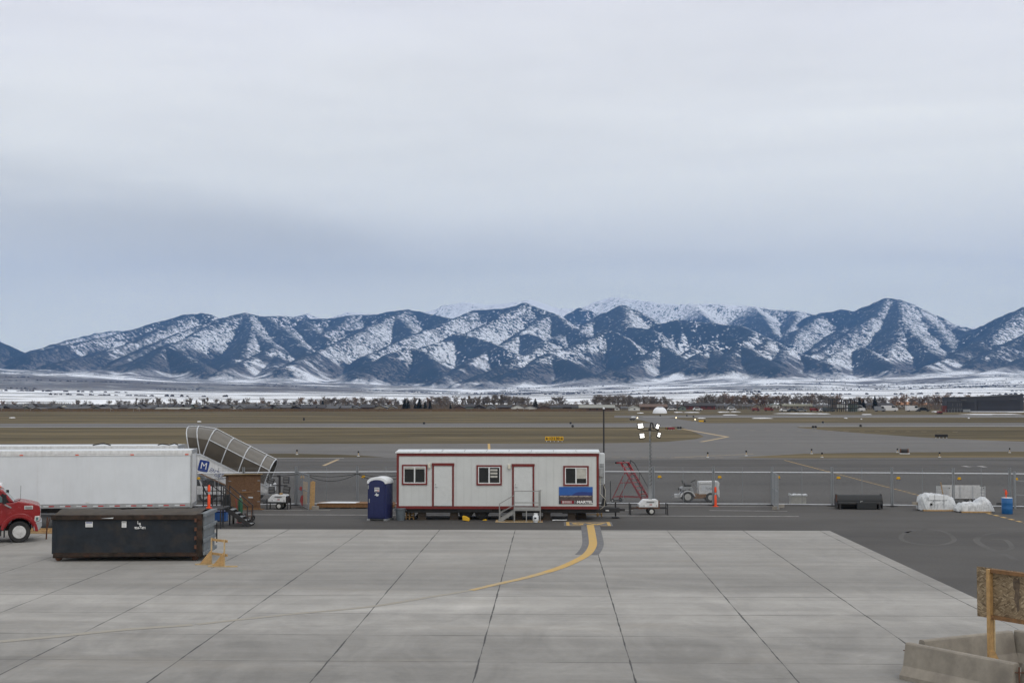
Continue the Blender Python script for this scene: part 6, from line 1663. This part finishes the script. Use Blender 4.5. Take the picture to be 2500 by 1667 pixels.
# edge lights on stems
def edge_light(px, pt, pb, label):
    A = G(px, pb); h_ = (pb - pt) * A.y / FPX
    t = thing('edge_light', label, 'edge light', (A.x, A.y, -.015), 0, 'taxiway edge lights')
    MB().lathe([(0, 0), (.15, 0), (.14, .05), (.06, .06), (0, .06)], n=14).build('base_plate', 'roof_metal', t)
    MB().cyl((0, 0, .08), (0, 0, h_ - .10), .04, n=8).build('stem', 'timber_pale', t); MB().lathe([(0, h_ - .2), (.085, h_ - .2), (.10, h_ - .08), (.07, h_), (0, h_)], n=10).build('head', 'black_matt', t)
for px, pt, pb, lb in ((725, 1097, 1109, 'edge light on a stem at the left verge, leftmost'), (875, 1100.5, 1113, 'edge light on a stem at the left verge, above the portable toilet'), (1728, 1103, 1116, 'edge light on a stem above the tug tractor'),
                       (1822, 1099, 1112, 'edge light on a stem at the left tip of the right verge'), (1981.5, 1095, 1107, 'edge light on a stem at the far edge of the right verge'), (2007, 1104, 1116, 'edge light on a stem at the near edge of the right verge'),
                       (2191, 1094, 1104, 'edge light on a stem just left of the lying steel drum'), (2294, 1103, 1115.5, 'edge light on a stem right of the lying steel drum'), (2465, 1093, 1104.5, 'edge light on a stem at the right verge, near the picture edge')):
    edge_light(px, pt, pb, lb)
# dark runway lights and marker boards
def marker(px, pt, pb, label, r_=.28):
    A = G(px, pb); h_ = max(.5, (pb - pt) * A.y / FPX)
    t = thing('runway_marker', label, 'runway marker', (A.x, A.y, -.03), 0, 'dark runway markers')
    MB().lathe([(0, 0), (r_ * 1.2, 0), (r_, h_ * .3), (r_ * .8, h_ * .9), (r_ * .4, h_), (0, h_)], n=10).build('housing', 'sign_black', t)
    MB().bx(-r_ * 1.1, r_ * 1.1, -r_, r_, -.0, .05).build('base', 'grey_metal', t)
for px, pt, pb, lb in ((1035, 1029.5, 1035, 'black runway marker on the near side above the trailer door'), (1393, 1031, 1034.5, 'black runway marker left of the tall mast, far one'), (1398, 1038, 1042, 'black runway marker left of the tall mast, near one'),
                       (1612, 1013, 1015.5, 'black marker on the far strip below the white dome'), (1677, 1013.5, 1015.5, 'black marker on the far strip right of the white dome'), (1693, 1015.5, 1018, 'black marker on the far strip beside the snow patch'),
                       (2009, 1029.5, 1032.5, 'black runway marker at the far runway edge on the right'), (2101, 1036.5, 1041, 'black runway marker at the near runway edge on the right'), (742, 1019, 1026, 'black marker in the far grass left of the conifers')):
    marker(px, pt, pb, lb)
for px, py, lb in ((1556, 1023.5, 'small lit lamp beside the dark sign on the connecting taxiway'), (1650.5, 1023, 'small lit lamp right of the connecting taxiway'), (1697, 1027.5, 'small lit lamp left of the faded yellow sign')):
    A = G(px, py); t = thing('taxiway_lamp', lb, 'lamp', (A.x, A.y - .3, -.03), 0, 'lit taxiway lamps')
    MB().lathe([(0, 0), (.2, 0), (.16, .35), (0, .35)], n=10).build('housing', 'grey_metal', t); MB().lathe([(0, .352), (.17, .352), (.17, .55), (.1, .65), (0, .65)], n=12).build('lens', 'light_small', t, smooth=True)
# white fabric dome
A = G(1611, 1008.5); k = A.y / FPX; r_ = 17.5 * k
t = thing('white_dome', 'white half-round dome at the far side of the airfield', 'dome', (A.x, A.y, -.05))
MB().lathe([(r_ * math.cos(R(a_)), 16.5 * k * math.sin(R(a_))) for a_ in range(0, 91, 10)], n=26).build('cover', 'far_snow', t, smooth=True)
MB().bx(-r_ * .3, r_ * .3, -r_ * .5, -r_ * .1, 16 * k, 17.2 * k).build('ridge_vent', 'grey_metal', t)

# ------------------------------------------------------------------ far edge: hangar, frame, houses, trees, vehicles
mat('house_dark', (.045, .042, .045), .8, var=.15, scale=.4); mat('house_brown', (.10, .065, .05), .8, var=.15, scale=.4); mat('house_tan', (.24, .21, .165), .8, var=.1, scale=.4)
mat('house_grey', (.20, .21, .22), .8, var=.1, scale=.4); mat('house_green', (.16, .20, .18), .8, var=.1, scale=.4); mat('house_white', (.60, .60, .58), .7, var=.08, scale=.4); mat('house_red', (.12, .035, .03), .8, var=.1, scale=.4)
mat('roof_dark', (.04, .038, .04), .8, var=.15, scale=.4); mat('roof_grey', (.075, .076, .08), .7, var=.12, scale=.4); mat('roof_brown', (.13, .085, .065), .8, var=.12, scale=.4); mat('roof_clay', (.42, .215, .12), .8, var=.08, scale=.4)
mat('roof_pale', (.25, .25, .22), .6, var=.06, scale=.4); mat('roof_olive', (.17, .165, .115), .7, var=.1, scale=.4); mat('wood_fence', (.13, .085, .05), .85, var=.25, scale=1.5)
def hangar():
    A = G(2308, 1005.2); k = A.y / FPX
    t = thing('dark_hangar', 'long dark grey hangar with a sloping roofline at the right edge', 'hangar', (A.x, A.y, -.05), R(-1))
    X = lambda px: (px - 2308) * k; Zp = lambda py: (1005.2 - py) * k
    MB().prism([(X(2338), 0), (X(2496), 0), (X(2496), Zp(963.5)), (X(2404), Zp(969)), (X(2338), Zp(969.8))], 1.2, 26).build('hall', 'hangar_wall', t)
    MB().prism([(X(2336), Zp(969.8) + .01), (X(2404), Zp(969) + .01), (X(2498), Zp(963.5) + .01), (X(2498), Zp(962.6)), (X(2404), Zp(968)), (X(2336), Zp(968.9))], .9, 26.2).build('roof', 'roof_grey', t)
    MB().bx(X(2386), X(2488), .9, 1.19, .05, Zp(976.5)).build('main_door', 'hangar_door', t)
    MB().bx(X(2388), X(2488), .80, .895, Zp(993.8), Zp(992.8)).build('door_rail', 'hangar_wall', t)
    MB().bx(X(2347), X(2379), .9, 1.19, .05, Zp(981)).build('side_door', 'hangar_door', t)
    of = MB().bx(X(2309), X(2345), -2.5, .89, 0, Zp(980)).build('office_block', 'hangar_wall', t)
    MB().bx(X(2308), X(2345), -2.7, .89, Zp(980) + .01, Zp(979)).build('office_roof', 'roof_grey', of)
    w = MB()
    for px in (2321, 2332, 2338, 2342): w.bx(X(px), X(px) + .32, -2.56, -2.502, Zp(991), Zp(984))
    for px in (2321, 2325.5, 2332, 2338, 2342): w.bx(X(px), X(px) + .32, -2.56, -2.502, Zp(1003), Zp(994.5))
    w.each('window', 'roof_grey', of)
    MB().bx(X(2300), X(2309) - .02, -2, .8, 0, Zp(990)).build('annex', 'house_red', of)
    MB().bx(X(2462), X(2480), .83, .895 + .3, Zp(974.6), Zp(972.8)).build('wall_lettering', 'roof_grey', t)
    MB().bx(X(2347), X(2360), .85, 1.195, Zp(977.5), Zp(975)).build('wall_sign', 'roof_grey', t)
    f = MB()
    for i in range(9): f.bx(X(2303) + i * 1.3, X(2303) + i * 1.3 + .08, -3.6, -3.5, 0, 1.1)
    f.bx(X(2303), X(2303) + 10.5, -3.58, -3.52, 1.1, 1.18); f.build('railing', 'galv', t)
    MB().bx(X(2345), X(2362), -3.6, -3.45, .02, 1.2).build('screen_wall', 'galv', t)
    sn = MB().bx(X(2360), X(2520), -6, .5, .0, .25); o_ = sn.build('snow_strip', 'far_snow', None, loc=(A.x, A.y, -.05), bevel=.1); structure(o_)
hangar()
def steel_frame():
    A = G(2032, 1005); k = A.y / FPX
    t = thing('unfinished_building', 'bare three-storey steel frame of a building under construction', 'building frame', (A.x, A.y, -.05))
    L_ = 64 * k; H_ = 31 * k; D = 8
    c = MB()
    for i in range(7):
        for y in (0, D / 2, D): c.bx(i * L_ / 6 - .11, i * L_ / 6 + .11, y - .11, y + .11, 0, H_)
    c.each('column', 'black_steel', t)
    b = MB()
    for z in (.30, .62, .97):
        for y in (0, D / 2, D): b.bx(-.2, L_ + .2, y - .09, y + .09, H_ * z - .16, H_ * z + .16)
        for i in range(7): b.bx(i * L_ / 6 - .08, i * L_ / 6 + .08, .1, D - .1, H_ * z - .13, H_ * z + .13)
    b.each('beam', 'black_steel', t)
    MB().bx(L_ * .4, L_ * .75, 1, 3, H_ + .2, H_ + .3).build('roof_joist', 'black_steel', t)
    MB().bx(L_ * .68, L_ * 1.05, D * .6, D * .6 + .2, .1, H_ * .6).build('wall_panel', 'house_green', t)
    MB().bx(L_ * .30, L_ * .62, D - .3, D - .1, H_ * .32, H_ * .6).build('wall_panel', 'house_white', t)
steel_frame()
# houses: px left, px right, py ridge, py base, wall, roof, gable to the viewer?
SEENL = {}
def house(x0, x1, pr, pb, wall, roof, gable, label, grp='houses beyond the airfield', win=True):
    A = G(x0, pb); dY = 0; k = A.y / FPX; L_ = (x1 - x0) * k; H_ = (pb - pr) * k; e_ = H_ * .58; D = 9.0
    t = thing('house', label, 'house', (A.x, A.y, -.05), 0, grp)
    if gable:
        MB().prism([(0, 0), (L_, 0), (L_, e_), (L_ / 2, H_), (0, e_)], 0, D).build('wall', wall, t)
        s = (H_ - e_) / (L_ / 2); q = .35
        MB().prism([(-q, e_ - s * q + .02), (L_ / 2, H_ + .02), (L_ + q, e_ - s * q + .02), (L_ + q, e_ - s * q + .25), (L_ / 2, H_ + .27), (-q, e_ - s * q + .25)], -.4, D + .3).build('roof', roof, t)
    else:
        MB().prism([(0, 0), (D, 0), (D, e_), (D / 2, H_ - .1), (0, e_)], 0, L_, 'x').build('wall', wall, t)
        s = (H_ - e_) / (D / 2); q = .45
        MB().prism([(-q, e_ - s * q + .02), (D / 2, H_ + .0), (D + q, e_ - s * q + .02), (D + q, e_ - s * q + .22), (D / 2, H_ + .22), (-q, e_ - s * q + .22)], -.4, L_ + .4, 'x').build('roof', roof, t)
    if win:
        w = MB(); n = max(1, int(L_ / 3.2))
        for i in range(n):
            x = (i + .5) * L_ / n - .45; w.bx(x, x + .9, -.06, -.003, e_ * .38, e_ * .80)
        w.each('window', 'roof_dark' if wall not in ('house_dark',) else 'house_grey', t)
    return t
for q in [
 (1415, 1500, 989, 1003.5, 'house_brown', 'roof_pale', 0, 'long brown building with a pale flat-looking roof left of the mast top'),
 (1536, 1562, 990.5, 1002, 'house_white', 'roof_pale', 1, 'small white gabled house left of the white dome'),
 (1563, 1628, 987, 1001, 'house_brown', 'roof_brown', 0, 'brown barn with dull red roof behind the white dome'),
 (1672, 1746, 984, 999.5, 'house_red', 'roof_dark', 0, 'large dark barn with black roof right of the white dome'),
 (1746, 1793, 986, 998.5, 'house_grey', 'roof_grey', 0, 'grey building right of the dark barn'),
 (1775, 1794, 985.5, 999, 'house_grey', 'roof_grey', 1, 'pale grey gable end right of the dark barn'),
 (1798, 1842, 987, 998, 'house_green', 'roof_grey', 0, 'low grey green building in the middle of the right row'),
 (1838, 1858, 986.5, 998.5, 'house_tan', 'roof_grey', 1, 'tan gable end beside the low grey green building'),
 (1874, 1908, 986.5, 997, 'house_white', 'roof_green', 1, 'cream house with greenish roof left of the long olive building'),
 (1912, 1982, 986.5, 997.5, 'house_tan', 'roof_olive', 0, 'long tan building with olive roof left of the steel frame'),
 (1984, 2028, 988, 997.5, 'house_green', 'roof_grey', 0, 'low green grey building directly left of the steel frame'),
 (2110, 2180, 984, 997.5, 'house_grey', 'roof_dark', 0, 'grey house with wide dark roof right of the steel frame'),
 (2180, 2240, 981.5, 995.5, 'house_white', 'roof_clay', 0, 'white house with a clay orange roof, the larger one'),
 (2238, 2280, 983.5, 994.5, 'house_tan', 'roof_clay', 0, 'tan house with a clay orange roof, the smaller one'),
 (380, 462, 995.2, 1003.5, 'wood_fence', 'roof_pale', 0, 'low orange brown shed row with a pale roof on the left'),
]:
    if q[5] == 'roof_green': q = q[:5] + ('house_green',) + q[6:]
    house(*q)
rn = random.Random(21)
kinds = [('house_dark', 'roof_dark', 'dark house with a black roof'), ('house_grey', 'roof_grey', 'grey house with a grey roof'), ('house_brown', 'roof_dark', 'brown house with a dark roof'), ('house_tan', 'roof_grey', 'tan house with a grey roof'), ('house_white', 'roof_grey', 'white house with a grey roof'), ('house_green', 'roof_dark', 'green grey house with a dark roof')]
def row(x0, x1, base, grp, where, wmin, wmax, hmin, hmax):
    x = x0
    while x < x1:
        wd = rn.uniform(wmin, wmax); kd = kinds[min(5, int(rn.random() ** 1.3 * 6))]; pb = base + rn.uniform(-1.2, .8)
        house(x, x + wd, pb - rn.uniform(hmin, hmax), pb, kd[0], kd[1], rn.random() < .4, kd[2] + ' ' + where, grp, win=rn.random() < .6)
        x += wd + rn.uniform(-2, 9)
row(-120, 372, 1003.4, 'small houses in the left far row', 'in the far row left of the stairs', 14, 30, 8, 12)
row(470, 960, 1003.0, 'small houses in the middle far row', 'in the far row left of the conifers', 15, 32, 9, 13)
row(1108, 1412, 1002.2, 'small houses in the far row above the trailer', 'in the far row above the office trailer', 20, 34, 11, 15)
row(1500, 1534, 1001.5, 'small houses beside the mast top', 'in the far row beside the mast top', 12, 20, 8, 11)
row(1632, 1668, 1000.5, 'small houses right of the white dome', 'just right of the white dome', 14, 20, 9, 12)
row(-100, 940, 999.0, 'houses in the rear far row', 'half hidden in the rear row on the left', 14, 26, 10, 13)
# plank fence line at the far edge
fm = MB(); 
for px in range(-150, 1420, 14):
    A = G(px, 1004.2); k = A.y / FPX
    fm.bx(A.x, A.x + 14 * k - .05, A.y, A.y + .08, 0, 1.1 + .25 * rn.random())
tag(fm.build('plank_fence', 'wood_fence'), 'long brown plank fence in front of the far row of houses', 'fence')

# trees -------------------------------------------------------------
mat('bark_grey', (.185, .160, .142), .95, var=.25, scale=.5); mat('bark_rust', (.21, .135, .09), .95, var=.25, scale=.5); mat('bark_dark', (.06, .05, .045), .95, var=.25, scale=.5); mat('needle_dark', (.018, .026, .020), .95, var=.35, scale=.6)
def bare_tree_mesh(seed, H_, spread, upright):
    r_ = random.Random(seed); tr = MB(); cr = MB()
    def limb(p, d, L_, rad, lv):
        q = p + d * L_
        (tr if lv == 0 else cr).cyl(p, q, rad, rad * .6, n=5 if lv == 0 else 3, caps=False)
        if lv >= 4: return
        n = (9, 6, 5, 4)[lv]
        for i in range(n):
            f = r_.uniform(.35, 1.0) if lv else r_.uniform(.22, 1.0)
            az = r_.uniform(0, 2 * math.pi); tilt = r_.uniform(.35, .95) * spread
            h = Vector((math.cos(az), math.sin(az), 0)); nd_ = (d * math.cos(tilt) + h * math.sin(tilt) + Vector((0, 0, .25 * upright))).normalized()
            limb(p + d * L_ * f, nd_, L_ * r_.uniform(.42, .62), max(.045, rad * .5), lv + 1)
    limb(Vector((0, 0, 0)), Vector((0, 0, 1)), H_ * .62, H_ * .018, 0)
    return tr, cr
def conifer_mesh(seed, H_, wd):
    r_ = random.Random(seed); tr = MB().cyl((0, 0, 0), (0, 0, H_ * .95), H_ * .02, .02, n=6); cr = MB()
    n = 520
    for i in range(n):
        f = (i / n) ** .8; z = H_ * (.06 + .94 * f); rad = wd * (1 - f) ** .85 * r_.uniform(.55, 1.1) + .08
        az = r_.uniform(0, 6.283); h = Vector((math.cos(az), math.sin(az), 0)); s_ = Vector((-h.y, h.x, 0)) * (.16 + .22 * (1 - f)) * r_.uniform(.7, 1.3)
        a_ = Vector((0, 0, z)) + h * rad * .15; b_ = Vector((0, 0, z - rad * .28)) + h * rad
        cr.add([a_, (a_ + b_) / 2 + s_ + Vector((0, 0, .1)), b_, (a_ + b_) / 2 - s_ + Vector((0, 0, .1))], [(0, 1, 2, 3)])
    return tr, cr
protos = {}
def tree_proto(key, kind, label, grp, seed, H_, p1, p2, m):
    t = thing('bare_tree' if kind == 'bare' else 'conifer_tree', label, 'tree', (0, 0, 0), 0, grp)
    tr, cr = bare_tree_mesh(seed, H_, p1, p2) if kind == 'bare' else conifer_mesh(seed, H_, p1)
    tr.build('trunk', 'bark_dark' if kind != 'bare' else m, t, recalc=False); cr.build('crown', m, t, recalc=False)
    protos.setdefault(key, []).append([t, False])
BG = 'leafless trees along the far edge of the airfield'
for i in range(5): tree_proto('grey', 'bare', 'grey leafless tree in the far tree line', BG, 100 + i, 9.0, .85 + .12 * (i % 3), .5, 'bark_grey')
for i in range(2): tree_proto('rust', 'bare', 'rust-tinged leafless tree in the far tree line', BG, 200 + i, 7.5, 1.0, .4, 'bark_rust')
for i in range(2): tree_proto('tall', 'bare', 'narrow upright leafless poplar in the far tree line', BG, 300 + i, 10.5, .45, 1.0, 'bark_grey')
for i in range(3): tree_proto('con', 'con', 'dark conifer standing in the far tree line', 'conifers in the far tree line', 400 + i, 8.5, 2.1 + .3 * i, 0, 'needle_dark')
cnt = [0]
def plant(key, px, ptop, Yd, label=None):
    pr = protos[key]; e_ = pr[cnt[0] % len(pr)]; cnt[0] += 1
    base = Vector((PY(px, 970, Yd).x, Yd, -.06)); top = PY(px, ptop, Yd).z
    H0 = {'grey': 9.0, 'rust': 7.5, 'tall': 10.5, 'con': 8.5}[key]; s_ = max(.2, (top + .06) / (H0 * (1.0 if key == 'con' else .98)))
    w_ = s_ * rn.uniform(1.2, 1.8)
    if not e_[1]:
        o = e_[0]; o.location = base; o.rotation_euler.z = rn.uniform(0, 6.28); o.scale = (w_, w_, s_); e_[1] = True
    else: o = dup(e_[0], base, rn.uniform(0, 6.28), None, (w_, w_, s_))
    if label: o['label'] = label
    return o
def belt(x0, x1, n, t0, t1, y0, y1, keys):
    for i in range(n):
        x = x0 + (x1 - x0) * (i + rn.uniform(-.4, 1.4)) / n; plant(rn.choice(keys), x, rn.uniform(t0, t1), rn.uniform(y0, y1))
GG = ['grey', 'grey', 'grey', 'rust']
belt(-150, 330, 36, 976, 989, 760, 900, GG); belt(330, 620, 34, 971, 984, 760, 900, ['grey', 'grey', 'tall']); belt(620, 780, 18, 972, 985, 780, 920, GG)
belt(780, 850, 15, 969, 977, 780, 880, ['grey', 'grey', 'tall']); belt(850, 975, 20, 970, 982, 780, 900, GG); belt(975, 1100, 16, 970, 980, 760, 880, ['grey', 'rust', 'tall'])
belt(1060, 1105, 5, 968, 972, 820, 860, ['grey']); belt(1128, 1190, 16, 968, 974, 790, 880, ['grey', 'tall']); belt(1190, 1290, 22, 966, 973, 790, 880, ['grey', 'grey', 'tall'])
belt(1290, 1450, 12, 976, 986, 780, 900, GG); belt(1360, 1375, 3, 968, 972, 820, 860, ['grey']); belt(1452, 1545, 24, 965, 972, 790, 880, ['grey', 'grey', 'tall']); belt(1545, 1632, 18, 968, 976, 790, 880, ['grey', 'tall'])
belt(1640, 1720, 10, 972, 982, 790, 900, GG); belt(1710, 1880, 34, 964, 974, 800, 900, ['grey', 'grey', 'rust']); belt(1880, 2050, 30, 964, 974, 800, 900, ['grey', 'grey', 'rust'])
belt(2050, 2240, 24, 967, 977, 800, 900, GG); belt(2230, 2400, 24, 965, 973, 800, 900, ['grey', 'grey', 'rust']); belt(2480, 2640, 12, 966, 974, 800, 900, GG)
for px, pt, Yd, lb in ((988, 971, 735, 'wide dark conifer at the left of the conifer group above the trailer'), (996, 975, 725, 'dark conifer overlapping the left of the conifer group'), (1024, 971.5, 740, 'pointed dark conifer in the middle of the conifer group'),
                       (1038, 977, 728, 'dark conifer right of the middle in the conifer group'), (1050, 978, 732, 'dark conifer at the right end of the conifer group'), (1014, 982, 722, 'small dark conifer in the gap of the conifer group'),
                       (1307, 972.5, 745, 'single dark conifer above the office trailer roof'), (1100, 987, 730, 'little conifer right of the conifer group'), (788, 976, 760, 'thin conifer left among grey trees'),
                       (2098, 969, 720, 'conifer just right of the steel frame'), (2108, 975, 725, 'smaller conifer right of the steel frame'), (2136, 965.5, 730, 'tall conifer above the dark roofed house'), (718, 979, 780, 'conifer left of the far white gable'), (595, 973, 860, 'distant conifer on the left')):
    plant('con', px, pt, Yd, lb)
# prototypes never used would stay at the origin
for v in protos.values():
    for e_ in v:
        if not e_[1]:
            for c in list(e_[0].children): bpy.data.objects.remove(c)
            bpy.data.objects.remove(e_[0])
# low brush between the trees
def brush():
    m, nt, b = newmat('brush_mix'); p = geo_pos(nt)
    setin(nt, b, 'Base Color', ramp(nt, noise(nt, p, .08, 4), [(.35, (.11, .092, .078)), (.6, (.165, .13, .10))])); b.inputs['Roughness'].default_value = 1
    q = MB(); r_ = random.Random(9)
    for i in range(26000):
        px = r_.uniform(-200, 2700); Yd = r_.uniform(735, 960); base = PY(px, 970, Yd); h_ = r_.uniform(.6, 4.6) * (.5 + .5 * math.sin(px * .013) ** 2); a_ = r_.uniform(0, 3.14); dx, dy = math.cos(a_) * .22, math.sin(a_) * .22; ox, oy = r_.uniform(-.7, .7), r_.uniform(-.7, .7)
        q.add([(base.x - dx, Yd - dy, -.1), (base.x + dx, Yd + dy, -.1), (base.x + ox, Yd + oy, h_)], [(0, 1, 2)])
    o = q.build('brush', 'brush_mix', recalc=False); o['kind'] = 'stuff'
brush()
# hedges and tree lines far out on the snow, too far to count
hq = MB(); r_ = random.Random(31)
for i in range(60):
    Yd = 2600 + 5400 * r_.random() ** .8; px0 = r_.uniform(-200, 2700); n = r_.randint(6, 60); az0 = PY(px0, 970, Yd)
    row_dy = r_.uniform(-.15, .15)
    for j in range(n):
        x = az0.x + j * r_.uniform(7, 14); y = Yd + j * 9 * row_dy
        ia = np.argmin(np.abs(azs - math.atan2(x, y))); idd = np.argmin(np.abs(Ds - math.hypot(x, y))); z = Z[idd, ia]; h_ = r_.uniform(1.8, 5); w_ = r_.uniform(4, 9)
        for k in range(5):
            a_ = r_.uniform(0, 3.14); ox = r_.uniform(-3, 3); hh = h_ * r_.uniform(.6, 1)
            hq.add([(x + ox - math.cos(a_) * w_ * .5, y - math.sin(a_) * w_ * .5, z - 2), (x + ox + math.cos(a_) * w_ * .5, y + math.sin(a_) * w_ * .5, z - 2), (x + ox + math.cos(a_) * w_ * .4, y + math.sin(a_) * w_ * .4, z + hh * .6), (x + ox, y, z + hh), (x + ox - math.cos(a_) * w_ * .4, y - math.sin(a_) * w_ * .4, z + hh * .6)], [(0, 1, 2, 3, 4)])
o = hq.build('far_hedges', 'bark_dark', recalc=False); o['kind'] = 'stuff'

# vehicles parked at the far side
mat('car_white', (.65, .65, .66), .35, var=.04); mat('car_red', (.17, .025, .02), .35, var=.04); mat('car_dark', (.04, .045, .05), .35, var=.04); mat('car_grey', (.22, .23, .25), .35, var=.04)
def car(px, pb, L_, H_, m, label, name='parked_car', van=False):
    A = G(px, pb); t = thing(name, label, 'vehicle', (A.x, A.y, -.05), rn.uniform(-.2, .2), 'vehicles parked on the far side')
    if van: pf = [(-L_ / 2, .35), (L_ / 2, .35), (L_ / 2, H_ * .55), (L_ * .40, H_ * .62), (L_ * .30, H_), (-L_ / 2, H_)]
    else: pf = [(-L_ / 2, .35), (L_ / 2, .35), (L_ / 2, .8), (L_ * .28, .95), (L_ * .12, H_), (-L_ * .30, H_), (-L_ * .42, .98), (-L_ / 2, .92)]
    MB().prism(pf, -.9, .9).build('body', m, t, bevel=.06)
    if not van: MB().prism([(L_ * .24, .97), (L_ * .11, H_ - .07), (-L_ * .28, H_ - .07), (-L_ * .38, .99)], -.92, .92).build('window', 'glass_dark', t)
    else: MB().prism([(L_ * .38, H_ * .62), (L_ * .29, H_ - .1), (L_ * .1, H_ - .1), (L_ * .1, H_ * .62)], -.92, .92).build('window', 'glass_dark', t)
    for x in (-L_ * .32, L_ * .32): MB().lathe([(0, -.93), (.33, -.93), (.33, .93), (0, .93)], (x, 0, .33), 12, 'y').build('wheel', 'rubber', t)
for px, pb, L_, H_, m, lb, v in ((1916, 1004.5, 4.6, 1.5, 'car_white', 'white car in the row left of the steel frame, leftmost', 0), (1935, 1004.8, 4.6, 1.5, 'car_dark', 'dark car left of the red lorry', 0), (1957, 1004.6, 4.8, 1.6, 'car_grey', 'grey car parked just left of the red lorry', 0),
                               (1988, 1004.0, 4.2, 1.7, 'car_red', 'red lorry left of the steel frame', 1), (2012, 1004.6, 4.6, 1.6, 'car_white', 'white car between red lorry and steel frame', 0), (2023, 1005, 5.4, 2.0, 'car_dark', 'dark van at the foot of the steel frame', 1),
                               (2088, 1004.3, 9, 2.8, 'car_white', 'white site container lorry right of the steel frame', 1), (2148, 1004, 5, 2.4, 'car_grey', 'grey van under the dark roofed house', 1), (2172, 1003.6, 7.5, 2.7, 'car_white', 'white lorry left of the clay roofed house', 1),
                               (2228, 1003.6, 6.5, 2.6, 'car_white', 'white lorry below the smaller clay roofed house', 1), (2255, 1003.8, 6, 1.9, 'car_dark', 'dark pickup below the smaller clay roofed house', 0),
                               (1845, 1003, 3.6, 1.5, 'car_red', 'red tractor-like vehicle right of the dark barn, left one', 1), (1877, 1003, 4.4, 1.7, 'car_red', 'red lorry right of the dark barn, right one', 1), (1703, 1002, 4.6, 1.6, 'car_white', 'white car in front of the dark barn', 0),
                               (1786, 1001.4, 4.6, 1.6, 'car_white', 'white car in front of the pale grey gable end', 0), (2294, 1010, 1.8, 1.1, 'car_red', 'red vehicle on the far strip left of the hangar', 0), (1488, 1001.3, 5, 2, 'car_white', 'white van beside the pale roofed long building', 1), (1640, 1001.5, 4.6, 1.6, 'car_white', 'white car right behind the white dome', 0)):
    car(px, pb, L_, H_, m, lb, 'parked_car' if not v else 'parked_lorry', bool(v))
